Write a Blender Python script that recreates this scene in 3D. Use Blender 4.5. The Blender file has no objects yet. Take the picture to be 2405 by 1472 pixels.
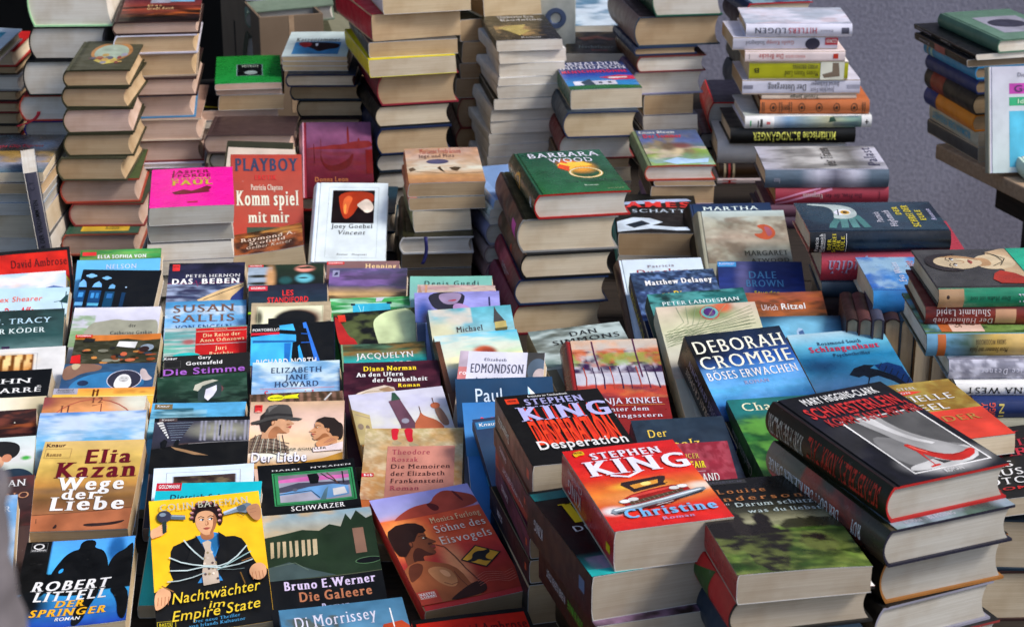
import bpy, math, random
import numpy as np
from mathutils import Matrix, Vector
random.seed(5)
R = math.radians
scene = bpy.context.scene
COL = scene.collection
# ------------------------------------------------------------------ camera
PITCH, FPX, PW, PH, CZ = 21.0, 4600.0, 2405, 1472, 1.75     # tilt below the horizon, focal length in photo pixels, eye height
cam = bpy.data.cameras.new('camera'); co = bpy.data.objects.new('camera', cam); COL.objects.link(co)
co.location = (0, 0, CZ); co.rotation_euler = (R(90 - PITCH), 0, 0)
cam.sensor_width = 36; cam.lens = 36 * FPX / PW; cam.clip_start = 0.05; cam.clip_end = 200
cam.dof.use_dof = True; cam.dof.focus_distance = 2.15; cam.dof.aperture_fstop = 15
scene.camera = co
# ------------------------------------------------------------------ sky and sun
SUN_EL, SUN_AZ = 46.0, 107.0       # azimuth clockwise from +y (the view direction): the light comes from the right
w_ = bpy.data.worlds.new('World'); scene.world = w_; w_.use_nodes = True
nt = w_.node_tree; nt.nodes.clear()
sk = nt.nodes.new('ShaderNodeTexSky'); sk.sky_type = 'NISHITA'; sk.sun_disc = False
sk.sun_elevation = R(SUN_EL); sk.sun_rotation = R(SUN_AZ); sk.air_density = 1.0; sk.dust_density = 3.0; sk.ozone_density = 1.0
bg = nt.nodes.new('ShaderNodeBackground'); bg.inputs['Strength'].default_value = 0.13
ou = nt.nodes.new('ShaderNodeOutputWorld')
nt.links.new(sk.outputs[0], bg.inputs[0]); nt.links.new(bg.outputs[0], ou.inputs[0])
sl = bpy.data.lights.new('sun', 'SUN'); sl.energy = 1.9; sl.angle = R(15); sl.color = (1, .95, .88)
so = bpy.data.objects.new('sun', sl); COL.objects.link(so)
sd = Vector((math.sin(R(SUN_AZ)) * math.cos(R(SUN_EL)), math.cos(R(SUN_AZ)) * math.cos(R(SUN_EL)), math.sin(R(SUN_EL))))
so.rotation_euler = sd.to_track_quat('Z', 'Y').to_euler(); so.location = (3, 2, 5)
scene.view_settings.view_transform = 'Standard'; scene.view_settings.look = 'None'
scene.view_settings.exposure = 0.5; scene.view_settings.gamma = 1
# ------------------------------------------------------------------ geometry of the view
CP, SP = math.cos(R(PITCH)), math.sin(R(PITCH))
ZT = 0.75                                                       # table height
def ray(px, py):
    a, b = (px - PW / 2) / FPX, (PH / 2 - py) / FPX
    return np.array([a, CP + b * SP, -SP + b * CP])
def at_y(px, py, Y):
    d = ray(px, py); return np.array([0, 0, CZ]) + d * (Y / d[1])
def at_z(px, py, z):
    d = ray(px, py); return np.array([0, 0, CZ]) + d * ((z - CZ) / d[2])
def project(p):
    x, y, z = p[0], p[1], p[2] - CZ
    f = y * CP - z * SP; u = y * SP + z * CP
    return np.array([PW / 2 + FPX * x / f, PH / 2 - FPX * u / f])
# ------------------------------------------------------------------ colour and noise
def s2l(c): return c / 12.92 if c <= .04045 else ((c + .055) / 1.055) ** 2.4
_cc = {}
def C(h):
    if not isinstance(h, str): return np.array(h, float)
    if h not in _cc:
        n = len(h) // 3
        v = [int(h[i * n:(i + 1) * n] * (2 if n == 1 else 1), 16) / 255 for i in range(3)]
        _cc[h] = np.array([s2l(x) for x in v])
    return _cc[h]
def vnoise(x, y, seed):
    rs = np.random.RandomState(seed % 99991); P = rs.rand(64, 64)
    xi, yi = np.floor(x).astype(int), np.floor(y).astype(int); fx, fy = x - xi, y - yi
    fx, fy = fx * fx * (3 - 2 * fx), fy * fy * (3 - 2 * fy)
    a, b = P[yi % 64, xi % 64], P[yi % 64, (xi + 1) % 64]; c, d = P[(yi + 1) % 64, xi % 64], P[(yi + 1) % 64, (xi + 1) % 64]
    return (a * (1 - fx) + b * fx) * (1 - fy) + (c * (1 - fx) + d * fx) * fy
def fbm(x, y, seed, o=4):
    s, amp, tot = 0, 1, 0
    for k in range(o):
        s = s + amp * vnoise(x * 2 ** k + 7 * k, y * 2 ** k + 3 * k, seed + k); tot += amp; amp *= .55
    return s / tot
def sst(a, b, x):
    t = np.clip((x - a) / (b - a), 0, 1); return t * t * (3 - 2 * t)
# ------------------------------------------------------------------ materials
def nmat(name, rough=.4, coat=0.0, bump=0.0, bscale=60, lines=False, spec=.5):
    m = bpy.data.materials.new(name); m.use_nodes = True; n = m.node_tree.nodes; l = m.node_tree.links
    p = n['Principled BSDF']; p.inputs['Roughness'].default_value = rough
    p.inputs['Specular IOR Level'].default_value = spec; p.inputs['Coat Weight'].default_value = coat
    p.inputs['Coat Roughness'].default_value = .12
    at = n.new('ShaderNodeAttribute'); at.attribute_name = 'Col'
    tc = n.new('ShaderNodeTexCoord'); mp = n.new('ShaderNodeMapping'); l.new(tc.outputs['Object'], mp.inputs[0])
    nz = n.new('ShaderNodeTexNoise'); l.new(mp.outputs[0], nz.inputs[0])
    rp = n.new('ShaderNodeValToRGB'); l.new(nz.outputs[0], rp.inputs[0])
    mx = n.new('ShaderNodeMix'); mx.data_type = 'RGBA'; mx.blend_type = 'MULTIPLY'; mx.inputs[0].default_value = 1
    l.new(at.outputs['Color'], mx.inputs[6]); l.new(rp.outputs[0], mx.inputs[7]); l.new(mx.outputs[2], p.inputs['Base Color'])
    if lines:                                                  # leaves of paper: thin streaks along the block
        mp.inputs['Scale'].default_value = (5, 5, 420); nz.inputs['Scale'].default_value = 1.6; nz.inputs['Detail'].default_value = 6
        nz.inputs['Roughness'].default_value = .7
        rp.color_ramp.elements[0].position = .28; rp.color_ramp.elements[0].color = (.8, .77, .73, 1); rp.color_ramp.elements[1].position = .62
        n2 = n.new('ShaderNodeTexNoise'); n2.inputs['Scale'].default_value = 22; n2.inputs['Detail'].default_value = 3
        l.new(tc.outputs['Object'], n2.inputs[0])
        r2 = n.new('ShaderNodeValToRGB'); l.new(n2.outputs[0], r2.inputs[0]); r2.color_ramp.elements[0].position = .3
        r2.color_ramp.elements[0].color = (.8, .74, .67, 1); r2.color_ramp.elements[1].position = .6
        m2 = n.new('ShaderNodeMix'); m2.data_type = 'RGBA'; m2.blend_type = 'MULTIPLY'; m2.inputs[0].default_value = 1
        l.new(mx.outputs[2], m2.inputs[6]); l.new(r2.outputs[0], m2.inputs[7]); l.new(m2.outputs[2], p.inputs['Base Color'])
        bp = n.new('ShaderNodeBump'); bp.inputs['Strength'].default_value = .35; bp.inputs['Distance'].default_value = .0006
        l.new(nz.outputs[0], bp.inputs['Height']); l.new(bp.outputs[0], p.inputs['Normal'])
    else:
        nz.inputs['Scale'].default_value = 35; nz.inputs['Detail'].default_value = 5
        rp.color_ramp.elements[0].position = .3; rp.color_ramp.elements[0].color = (.84, .84, .84, 1); rp.color_ramp.elements[1].position = .6
        n2 = n.new('ShaderNodeTexNoise'); n2.inputs['Scale'].default_value = bscale; n2.inputs['Detail'].default_value = 4
        l.new(tc.outputs['Object'], n2.inputs[0])
        n4 = n.new('ShaderNodeTexNoise'); n4.inputs['Scale'].default_value = 70; n4.inputs['Detail'].default_value = 8; n4.inputs['Roughness'].default_value = .75; l.new(mp.outputs[0], n4.inputs[0])
        r4 = n.new('ShaderNodeMapRange'); l.new(n4.outputs[0], r4.inputs[0]); r4.inputs[1].default_value = .66; r4.inputs[2].default_value = .74; r4.inputs[4].default_value = .3
        m4 = n.new('ShaderNodeMix'); m4.data_type = 'RGBA'; l.new(r4.outputs[0], m4.inputs[0]); l.new(mx.outputs[2], m4.inputs[6]); m4.inputs[7].default_value = (.55, .54, .52, 1); l.new(m4.outputs[2], p.inputs['Base Color'])   # rubbed spots
        r2 = n.new('ShaderNodeMapRange'); l.new(n2.outputs[0], r2.inputs[0])
        r2.inputs[1].default_value = .3; r2.inputs[2].default_value = .7; r2.inputs[3].default_value = rough - .09; r2.inputs[4].default_value = rough + .12
        l.new(r2.outputs[0], p.inputs['Roughness'])
        if bump:
            n3 = n.new('ShaderNodeTexNoise'); n3.inputs['Scale'].default_value = 14; n3.inputs['Detail'].default_value = 3
            l.new(tc.outputs['Object'], n3.inputs[0])
            bp = n.new('ShaderNodeBump'); bp.inputs['Strength'].default_value = bump; bp.inputs['Distance'].default_value = .004
            l.new(n3.outputs[0], bp.inputs['Height']); l.new(bp.outputs[0], p.inputs['Normal'])
    return m
M_SATIN = nmat('printed_cover_satin', .42, .0, .25, spec=.3); M_GLOSS = nmat('printed_cover_gloss', .28, .1, .22, spec=.35)
M_MATT = nmat('printed_cover_matt', .55, 0, .3, spec=.25); M_PAGE = nmat('paper_edges', .85, lines=True, spec=.2)
M_CLOTH = nmat('book_cloth', .7, 0, .2, 300)
MATS = {'s': M_SATIN, 'g': M_GLOSS, 'm': M_MATT, 'c': M_CLOTH}
# ------------------------------------------------------------------ meshes with one colour per corner
def mesh_obj(name, V, F, cols, mat, parent=None, smooth=True, percorner=False, extra=None):
    n0 = len(F)
    if extra:                                                  # printed surfaces: (verts, faces, colour per vertex)
        V, F, xc = list(V), list(F), []
        for v2, f2, c2 in extra:
            i = len(V); V += list(v2); F += [tuple(k + i for k in q) for q in f2]; xc.append((i, np.asarray(c2, float)))
    me = bpy.data.meshes.new(name); me.from_pydata([tuple(v) for v in V], [], F)
    at = me.color_attributes.new('Col', 'FLOAT_COLOR', 'CORNER')
    li = np.zeros(len(me.loops), dtype=np.int32); me.loops.foreach_get('vertex_index', li)
    cols = np.asarray(cols, float)
    if percorner == 'v': c = cols[li]
    else:
        lt = np.zeros(len(me.polygons), dtype=np.int32); me.polygons.foreach_get('loop_total', lt); c = np.repeat(cols, lt[:n0], axis=0)
    if extra:
        vc = np.zeros((len(V), 3))
        for i, c2 in xc: vc[i:i + len(c2)] = c2
        c = np.concatenate([c, vc[li[len(c):]]])
    at.data.foreach_set('color', np.concatenate([c, np.ones((len(c), 1))], 1).astype(np.float32).ravel())
    me.materials.append(mat)
    if smooth:
        me.polygons.foreach_set('use_smooth', [True] * len(me.polygons)); me.set_sharp_from_angle(angle=R(35))
    o = bpy.data.objects.new(name, me); COL.objects.link(o)
    if parent: o.parent = parent
    return o
def tag(o, label=None, cat=None, group=None, kind=None):
    for k, v in (('label', label), ('category', cat), ('group', group), ('kind', kind)):
        if v: o[k] = v
    return o
def empty(name, M, label, cat, group=None):
    o = bpy.data.objects.new(name, None); COL.objects.link(o); o.empty_display_size = .05
    o.matrix_world = M; return tag(o, label, cat, group)
# ------------------------------------------------------------------ lettering: glyph outlines from the built-in font
_gl = {}
def glyph(ch, st):
    key = (ch, 'b' in st, 's' in st)
    if key in _gl: return _gl[key]
    def conv(body):
        cu = bpy.data.curves.new('g', 'FONT'); cu.body = body; cu.resolution_u = 3
        cu.offset = (.004 if 'b' in st else -.011) if 's' in st else (.016 if 'b' in st else .003)
        o = bpy.data.objects.new('g', cu); COL.objects.link(o)
        dg = bpy.context.evaluated_depsgraph_get(); me = bpy.data.meshes.new_from_object(o.evaluated_get(dg))
        V = np.array([v.co[:2] for v in me.vertices]) if len(me.vertices) else np.zeros((0, 2)); F = [tuple(p.vertices) for p in me.polygons]
        bpy.data.objects.remove(o); bpy.data.curves.remove(cu); bpy.data.meshes.remove(me)
        return V, F
    if 'HH' not in _gl:
        v, f = conv('HH'); v1, f = conv('H'); _gl['HH'] = np.ptp(v[:, 0]); _gl['cap'] = v1[:, 1].max(); _gl['H0'] = v1[:, 0].min()
    if ch == ' ': _gl[key] = (np.zeros((0, 2)), [], .3, []); return _gl[key]
    V, F = conv(ch); W, _ = conv('H' + ch + 'H'); adv = np.ptp(W[:, 0]) - _gl['HH'] + .0
    if adv < .02: adv = np.ptp(V[:, 0]) + .08
    if 's' in st and len(V):                                   # slab feet on every free stem end
        cnt = {}
        for f in F:
            for a, b in zip(f, f[1:] + f[:1]):
                k = (min(a, b), max(a, b)); cnt[k] = cnt.get(k, 0) + 1
        V = list(map(tuple, V)); F = list(F); cap = _gl['cap']
        for (a, b), n in cnt.items():
            if n == 1 and abs(V[a][1] - V[b][1]) < .004:
                L = abs(V[a][0] - V[b][0]); y = V[a][1]
                if .04 < L < .17 and (abs(y) < .03 or abs(y - cap) < .03 or .45 < y < .58 or y > cap or y < -.15) and ch not in '.,-:!':
                    x0, x1 = sorted((V[a][0], V[b][0])); e = .075; up = 1 if y < .1 else -1
                    i = len(V); V += [(x0 - e, y), (x1 + e, y), (x1 + e, y + up * .03), (x0 - e, y + up * .03)]
                    F.append((i, i + 1, i + 2, i + 3) if up > 0 else (i + 3, i + 2, i + 1, i))
        V = np.array(V)
        d = .075 if 'b' in st else .045; n0 = len(V)          # thick upright strokes, thin level ones
        E = [0.0] * n0 + [1.0] * n0; V = np.concatenate([V, V + [d, 0]]); F = F + [tuple(k + n0 for k in f) for f in F]
        adv += .05 + d
        _gl[key] = (V, F, adv, E); return _gl[key]
    _gl[key] = (np.array(V), F, adv, [0.0] * len(V)); return _gl[key]
def text2d(txt, st='n'):
    x, VV, FF, i, EE = 0, [], [], 0, []
    for ch in txt:
        V, F, a, E = glyph(ch, st); EE += E
        if len(V):
            W = V.copy(); W[:, 0] += x
            if 'i' in st: W[:, 0] += .22 * W[:, 1]
            VV.append(W); FF += [tuple(k + i for k in f) for f in F]; i += len(W)
        x += a + (.12 if 'w' in st else 0)
    if not VV: return None
    V = np.concatenate(VV); x0, x1 = V[:, 0].min(), V[:, 0].max()
    V[:, 0] = (V[:, 0] - x0) / (x1 - x0); V[:, 1] /= _gl['cap']
    return V, FF, EE
# ------------------------------------------------------------------ cover pictures: layers painted on a grid, shapes and letters above
def paint(layers, nx, ny, seed, base=(.5, .5, .5)):
    U, Vv = np.meshgrid((np.arange(nx + 1)) / nx, (np.arange(ny + 1)) / ny)
    img = np.ones((ny + 1, nx + 1, 3)) * C(base)
    def mixin(c, m):
        nonlocal img; img = img * (1 - m[..., None]) + C(c) * m[..., None]
    for k, L in enumerate(layers):
        t, sd_ = L[0], seed + 13 * k
        if t in ('g', 'gh'):
            cs = [C(c) for c in L[1:]]; q = (Vv if t == 'g' else U) * (len(cs) - 1 if len(cs) > 1 else 1)
            if len(cs) == 1: img[:] = cs[0]; continue
            i = np.minimum(q.astype(int), len(cs) - 2); f = (q - i)[..., None]; A = np.array(cs); img = A[i] * (1 - f) + A[i + 1] * f
        elif t == 'n':                                         # ('n', colour, amount, su, sv[, v0, v1])
            m = sst(.38, .68, fbm(U * L[3], Vv * L[4], sd_)) * L[2]
            if len(L) > 5: m = m * ((Vv >= L[5]) & (Vv <= L[6]))
            if len(L) > 7: m = m * ((U >= L[7]) & (U <= L[8]))
            mixin(L[1], m)
        elif t == 'b':                                         # ('b', u, v, ru, rv, colour[, soft])
            s = L[6] if len(L) > 6 else .5
            d = np.hypot((U - L[1]) / L[3], (Vv - L[2]) / L[4]); mixin(L[5], 1 - sst(1 - s, 1 + s * .3, d))
        elif t == 'bn':                                        # the same with a rough edge ('bn', u, v, ru, rv, colour, roughness)
            d = np.hypot((U - L[1]) / L[3], (Vv - L[2]) / L[4]) + (fbm(U * 8, Vv * 9, sd_, 5) - .5) * L[6]; mixin(L[5], 1 - sst(.94, 1.04, d))
        elif t == 'w':                                         # ('w', v0, amp, freq, colour): below a rough skyline
            y = L[1] + L[2] * (fbm(U * L[3], U * 0 + 3.3, sd_) - .5) * 2; mixin(L[4], sst(-.01, .01, Vv - y))
        elif t == 's':
            mixin(L[5], ((U >= L[1]) & (U <= L[3]) & (Vv >= L[2]) & (Vv <= L[4])).astype(float))
        elif t == 'st':                                        # ('st', u0,v0,u1,v1, colour, freq, slant): stripes
            m = ((U >= L[1]) & (U <= L[3]) & (Vv >= L[2]) & (Vv <= L[4])) * sst(.2, .4, np.sin((U * L[6] + Vv * L[7]) * 6.283 + 3 * fbm(U * 3, Vv * 3, sd_)))
            mixin(L[5], m)
    if len(layers) > 1 or layers[0][0] != 'g':
        img = img * ((.8 + .4 * fbm(U * 9, Vv * 12, seed + 501, 4)) ** np.where(img.mean(axis=2) > .45, .35, 1.5))[..., None]
    return img
PAINT = {'g', 'gh', 'n', 'b', 'bn', 'w', 's', 'st'}
def tri_fan(pts):
    from mathutils.geometry import tessellate_polygon
    return [tuple(t) for t in tessellate_polygon([[Vector((p[0], p[1], 0)) for p in pts]])]
def pts_of(s): return [tuple(float(a) for a in q.split(',')) for q in s.split()]
def shapes(layers, asp):
    """vector layers -> list of (points uv, faces, colour) ; asp = width/height of the surface"""
    out = []
    for L in layers:
        t = L[0]
        if t == 'R': out.append(([(L[1], L[2]), (L[3], L[2]), (L[3], L[4]), (L[1], L[4])], [(0, 3, 2, 1)], L[5]))
        elif t in 'PB':
            p = pts_of(L[2])
            for _ in range(2 if t == 'B' else 0):                # round the corners
                p = [q for k in range(len(p)) for q in ((p[k][0] * .75 + p[(k + 1) % len(p)][0] * .25, p[k][1] * .75 + p[(k + 1) % len(p)][1] * .25), (p[k][0] * .25 + p[(k + 1) % len(p)][0] * .75, p[k][1] * .25 + p[(k + 1) % len(p)][1] * .75))]
            out.append((p, tri_fan(p), L[1]))
        elif t == 'E':
            n = 26; p = [(L[1] + L[3] * math.cos(k * 6.2832 / n), L[2] + L[4] * math.sin(k * 6.2832 / n)) for k in range(n)]
            out.append((p, [tuple(range(n))], L[5]))
        elif t == 'O':                                         # outline of a rectangle ('O', u0,v0,u1,v1,width,colour)
            a, b, c, d, wd, col = L[1:7]; h = wd * asp
            for q in ((a, b, c, b + h), (a, d - h, c, d), (a, b + h, a + wd, d - h), (c - wd, b + h, c, d - h)):
                out.append(([(q[0], q[1]), (q[2], q[1]), (q[2], q[3]), (q[0], q[3])], [(0, 3, 2, 1)], col))
        elif t == 'Q':                                         # ring
            n = 30; u, v, ru, rv, wd, col = L[1:7]; p = []
            for k in range(n):
                cs, sn = math.cos(k * 6.2832 / n), math.sin(k * 6.2832 / n)
                p += [(u + ru * cs, v + rv * sn), (u + (ru - wd) * cs, v + (rv - wd * asp) * sn)]
            out.append((p, [(2 * k, 2 * k + 1, (2 * k + 3) % (2 * n), (2 * k + 2) % (2 * n)) for k in range(n)], col))
        elif t == 'L':
            wd, col = L[1], L[2]; p = pts_of(L[3]); V, F = [], []
            for k, (u, v) in enumerate(p):
                a, b = p[max(0, k - 1)], p[min(len(p) - 1, k + 1)]
                dx, dy = (b[0] - a[0]) * asp, b[1] - a[1]; n = math.hypot(dx, dy) or 1
                V += [(u - dy / n * wd / 2, v + dx / n * wd / 2 * asp), (u + dy / n * wd / 2, v - dx / n * wd / 2 * asp)]
            F = [(2 * k, 2 * k + 1, 2 * k + 3, 2 * k + 2) for k in range(len(p) - 1)]
            out.append((V, F, col))
    return out
def finer(p, f, lim=.07):
    """split long edges so that a flat shape can follow a bent cover"""
    p = list(p); out = []; mid = {}
    todo = [(q[0], q[k], q[k + 1]) for q in f for k in range(1, len(q) - 1)]
    while todo:
        t = todo.pop(); e = [(math.hypot(p[t[k]][0] - p[t[(k + 1) % 3]][0], p[t[k]][1] - p[t[(k + 1) % 3]][1]), k) for k in range(3)]
        L, k = max(e)
        if L < lim or len(p) > 3000: out.append(t); continue
        a, b, c = t[k], t[(k + 1) % 3], t[(k + 2) % 3]; key = (min(a, b), max(a, b))
        if key not in mid: mid[key] = len(p); p.append(((p[a][0] + p[b][0]) / 2, (p[a][1] + p[b][1]) / 2))
        m = mid[key]; todo += [(a, m, c), (m, b, c)]
    return p, out
# ------------------------------------------------------------------ a book
PG = {'c': (.67, .58, .44), 'w': (.78, .75, .69), 't': (.53, .39, .24), 'p': (.61, .45, .38), 'y': (.62, .50, .33), 'b': (.36, .27, .18), 'g': (.50, .49, .46), 'k': (.50, .44, .36)}
ALLBOOKS = []
def make_book(M, kind, w, h, t, front='444', spine=None, back=None, edge=None, page='c', art=None, spart=None, label='book', group=None,
              mat='s', bow=0, curl=0, shear=0, name=None, seed=0, vs=1):
    spine = spine or front; back = back or front
    hard = kind == 'h'
    edge = edge or (front if hard else 'ccc')
    name = name or ('hardcover_book' if hard else 'paperback')
    root = empty(name, M, label, 'book', group); ALLBOOKS.append(root)
    th = min(.0024, t * .16) if hard else .0006
    b = min(.008, t * .2) if hard else 0.0                     # bulge of a rounded spine
    x0 = b if hard else 0.0
    ov = .003 if hard else .0004
    def deform(p):
        x, y, z = p; q = z / t; a = min(max(x / w, 0), 1); e = min(max(y / h, 0), 1)
        return (x + shear * (q - .5), y, z + q * (bow * math.sin(math.pi * a) * (.6 + .4 * math.sin(math.pi * e)) + curl * a ** 3 * (1 - .6 * e)))
    # cover shell
    prof, reg = [], []
    nf = 12
    for k in range(nf): prof.append((w - (w - x0 - .004) * k / nf, t, 0)); reg.append(0)
    if hard: prof += [(x0 + .007, t, 0), (x0 + .005, t - .0008, 0), (x0 + .002, t, 0)]; reg += [0, 0, 0]
    ns = 9
    for k in range(ns + 1):
        s = k / ns
        if hard: prof.append((x0 - b * (1 - (2 * s - 1) ** 2), t * (1 - s), 1))
        else:
            r = min(.0016, t * .2); an = min(1, min(s, 1 - s) * 4)
            prof.append((r * (1 - math.sin(an * math.pi / 2)), t * (1 - s) if True else 0, 1))
        reg.append(1)
    for k in range(nf + 1): prof.append((x0 + .004 + (w - x0 - .004) * k / nf, 0, 2)); reg.append(2)
    inner = []
    for (x, z, g) in prof:
        if g == 0: inner.append((max(x, x0 + .001), t - th))
        elif g == 2: inner.append((max(x, x0 + .001), th))
        else: inner.append((x + th * .6 + .0002, th + (t - 2 * th) * z / t))
    n = len(prof); ny = 5; V, F, cc = [], [], []
    for j in range(ny + 1):
        y = h * j / ny
        V += [deform((x, y, z)) for x, z, _ in prof] + [deform((x, y, z)) for x, z in inner]
    cf, cs, cb, ce = C(front), C(spine), C(back), C(edge)
    for j in range(ny):
        o0, o1 = j * 2 * n, (j + 1) * 2 * n
        for k in range(n - 1):
            F.append((o0 + k, o1 + k, o1 + k + 1, o0 + k + 1)); r = reg[k] if reg[k] == reg[k + 1] else 1
            cc.append((cf, cs, cb)[r])
            F.append((o0 + n + k, o0 + n + k + 1, o1 + n + k + 1, o1 + n + k)); cc.append(ce)
        F.append((o0, o0 + n, o1 + n, o1)); cc.append(ce)
        F.append((o0 + n - 1, o1 + n - 1, o1 + 2 * n - 1, o0 + 2 * n - 1)); cc.append(ce)
    o1 = ny * 2 * n
    for k in range(n - 1):
        F.append((k, k + 1, n + k + 1, n + k)); cc.append(ce); F.append((o1 + k, o1 + n + k, o1 + n + k + 1, o1 + k + 1)); cc.append(ce)
    cover = (V, F, cc); extra, letters = [], []
    # leaves
    nz, nx = 8, 6; V, F = [], []; yb, yt = (ov, h - ov) if hard else (.0002, h - .0002)
    cd = min(.006, t * .16) if hard else random.uniform(-.0006, .0012)
    for y in (yb, yt):
        for k in range(nz + 1):
            s = k / nz; z = th + (t - 2 * th) * s; par = 1 - (2 * s - 1) ** 2
            xl = (x0 + .0016 - b * par) if hard else .0009; xr = w - ov - cd * par
            V += [deform((xl + (xr - xl) * i / nx, y, z)) for i in range(nx + 1)]
    def id_(e, k, i): return e * (nz + 1) * (nx + 1) + k * (nx + 1) + i
    for k in range(nz):
        for i in range(nx):
            F.append((id_(0, k, i), id_(0, k, i + 1), id_(0, k + 1, i + 1), id_(0, k + 1, i))); F.append((id_(1, k, i), id_(1, k + 1, i), id_(1, k + 1, i + 1), id_(1, k, i + 1)))
        F.append((id_(0, k, nx), id_(1, k, nx), id_(1, k + 1, nx), id_(0, k + 1, nx))); F.append((id_(0, k, 0), id_(0, k + 1, 0), id_(1, k + 1, 0), id_(1, k, 0)))
    for i in range(nx):
        F.append((id_(0, nz, i), id_(0, nz, i + 1), id_(1, nz, i + 1), id_(1, nz, i))); F.append((id_(0, 0, i), id_(1, 0, i), id_(1, 0, i + 1), id_(0, 0, i + 1)))
    pc = np.array(PG[page]) * random.uniform(.84, 1.08)
    mesh_obj('page_block', V, F, [pc] * len(F), M_PAGE, root)
    # front print
    fx0 = x0 + (.006 if hard else .0)
    def fmap(u, v, e): return deform((fx0 + u * (w - fx0 - .0002), h * (1 - v * vs), t + e))
    def smap(a, c, e):                                         # a along the spine from foot to head, c across from back to front
        s = 1 - c
        x = (x0 - b * (1 - (2 * s - 1) ** 2)) if hard else 0
        return deform((x - e, a * h, c * t))
    def build_print(layers, mp, nm, ltr_nm, asp, spine_=False):
        pl = [L for L in layers if L[0] in PAINT]
        if pl:
            gx, gy = ((48, 72) if any(L[0] != 'g' for L in pl) else (12, 12))
            if spine_: gx, gy = 44, 10
            img = paint(pl, gx, gy, seed, spine if spine_ else front); V, F = [], []
            for j in range(gy + 1):
                for i in range(gx + 1): V.append(mp(i / gx, j / gy, .0003))
            for j in range(gy):
                for i in range(gx):
                    a = j * (gx + 1) + i; F.append((a, a + gx + 1, a + gx + 2, a + 1))
            extra.append((V, F, img.reshape(-1, 3)))
        V, F, cc, VC = [], [], [], []; e = .0005
        for L in layers:
            if L[0] in PAINT or L[0] in ('T', 'X'): continue
            for p, f, c in shapes([L], asp):
                p, f = finer(p, f)
                i = len(V); V += [mp(min(max(u, 0), 1), min(max(v, 0), 1), e) for u, v in p]; F += [tuple(k + i for k in q) for q in f]; cc += [C(c)] * len(f)
                q = np.array(p); nn = fbm(q[:, 0] * 7 + 5, q[:, 1] * 7 / asp * .7 + 3, seed + 31 * len(VC), 3)[:, None] if len(q) > 8 else np.full((len(q), 1), .5)
                VC += list(C(c) * (1 + (nn - .5) * (.75 if not spine_ else .5)))
            e += .00003
        if F: extra.append((V, F, VC))
        V, F, cc = [], [], []; e = max(e + .0001, .0008)
        for L in layers:
            if L[0] == 'T':                                    # ('T', text, u0, u1, v0, v1, colour, style[, rise])
                r = text2d(L[1], L[7] if len(L) > 7 else 'n')
                if r is None: continue
                u0, u1, v0, v1 = L[2:6]; dv = L[8] if len(L) > 8 else 0
                P = [(u0 + x * (u1 - u0), v1 + y * (v0 - v1) - dv * x) for x, y in r[0]]
            elif L[0] == 'X':                                  # lettering turned a quarter: ('X', text, a0, a1, c0, c1, colour, style)
                r = text2d(L[1], L[7] if len(L) > 7 else 'n')
                if r is None: continue
                a0, a1, c0, c1 = L[2:6]
                P = [(a0 + y * (a1 - a0), c0 + x * (c1 - c0)) for x, y in r[0]]
            else: continue
            i = len(V); V += [mp(u, v, e + .00003 * q) for (u, v), q in zip(P, r[2])]; F += [tuple(k + i for k in q) for q in r[1]]; cc += [C(L[6])] * len(r[1]); e += .00006
        if F: letters.append((ltr_nm, V, F, cc))
    if art: build_print(art, fmap, 'front_print', 'title_lettering', w / h / vs)
    # on the spine u runs from foot to head, v from the front board to the back board (letters stand upright towards v=0 when mp flips them)
    if spart: build_print(spart, lambda u, v, e: smap(u, v, e), 'spine_print', 'spine_lettering', h / t, True)
    co_ = mesh_obj('cover', *cover, MATS[mat], root, extra=extra)
    for nm, V, F, cc in letters: mesh_obj(nm, V, F, cc, MATS[mat], co_, smooth=False)
    return root
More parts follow.
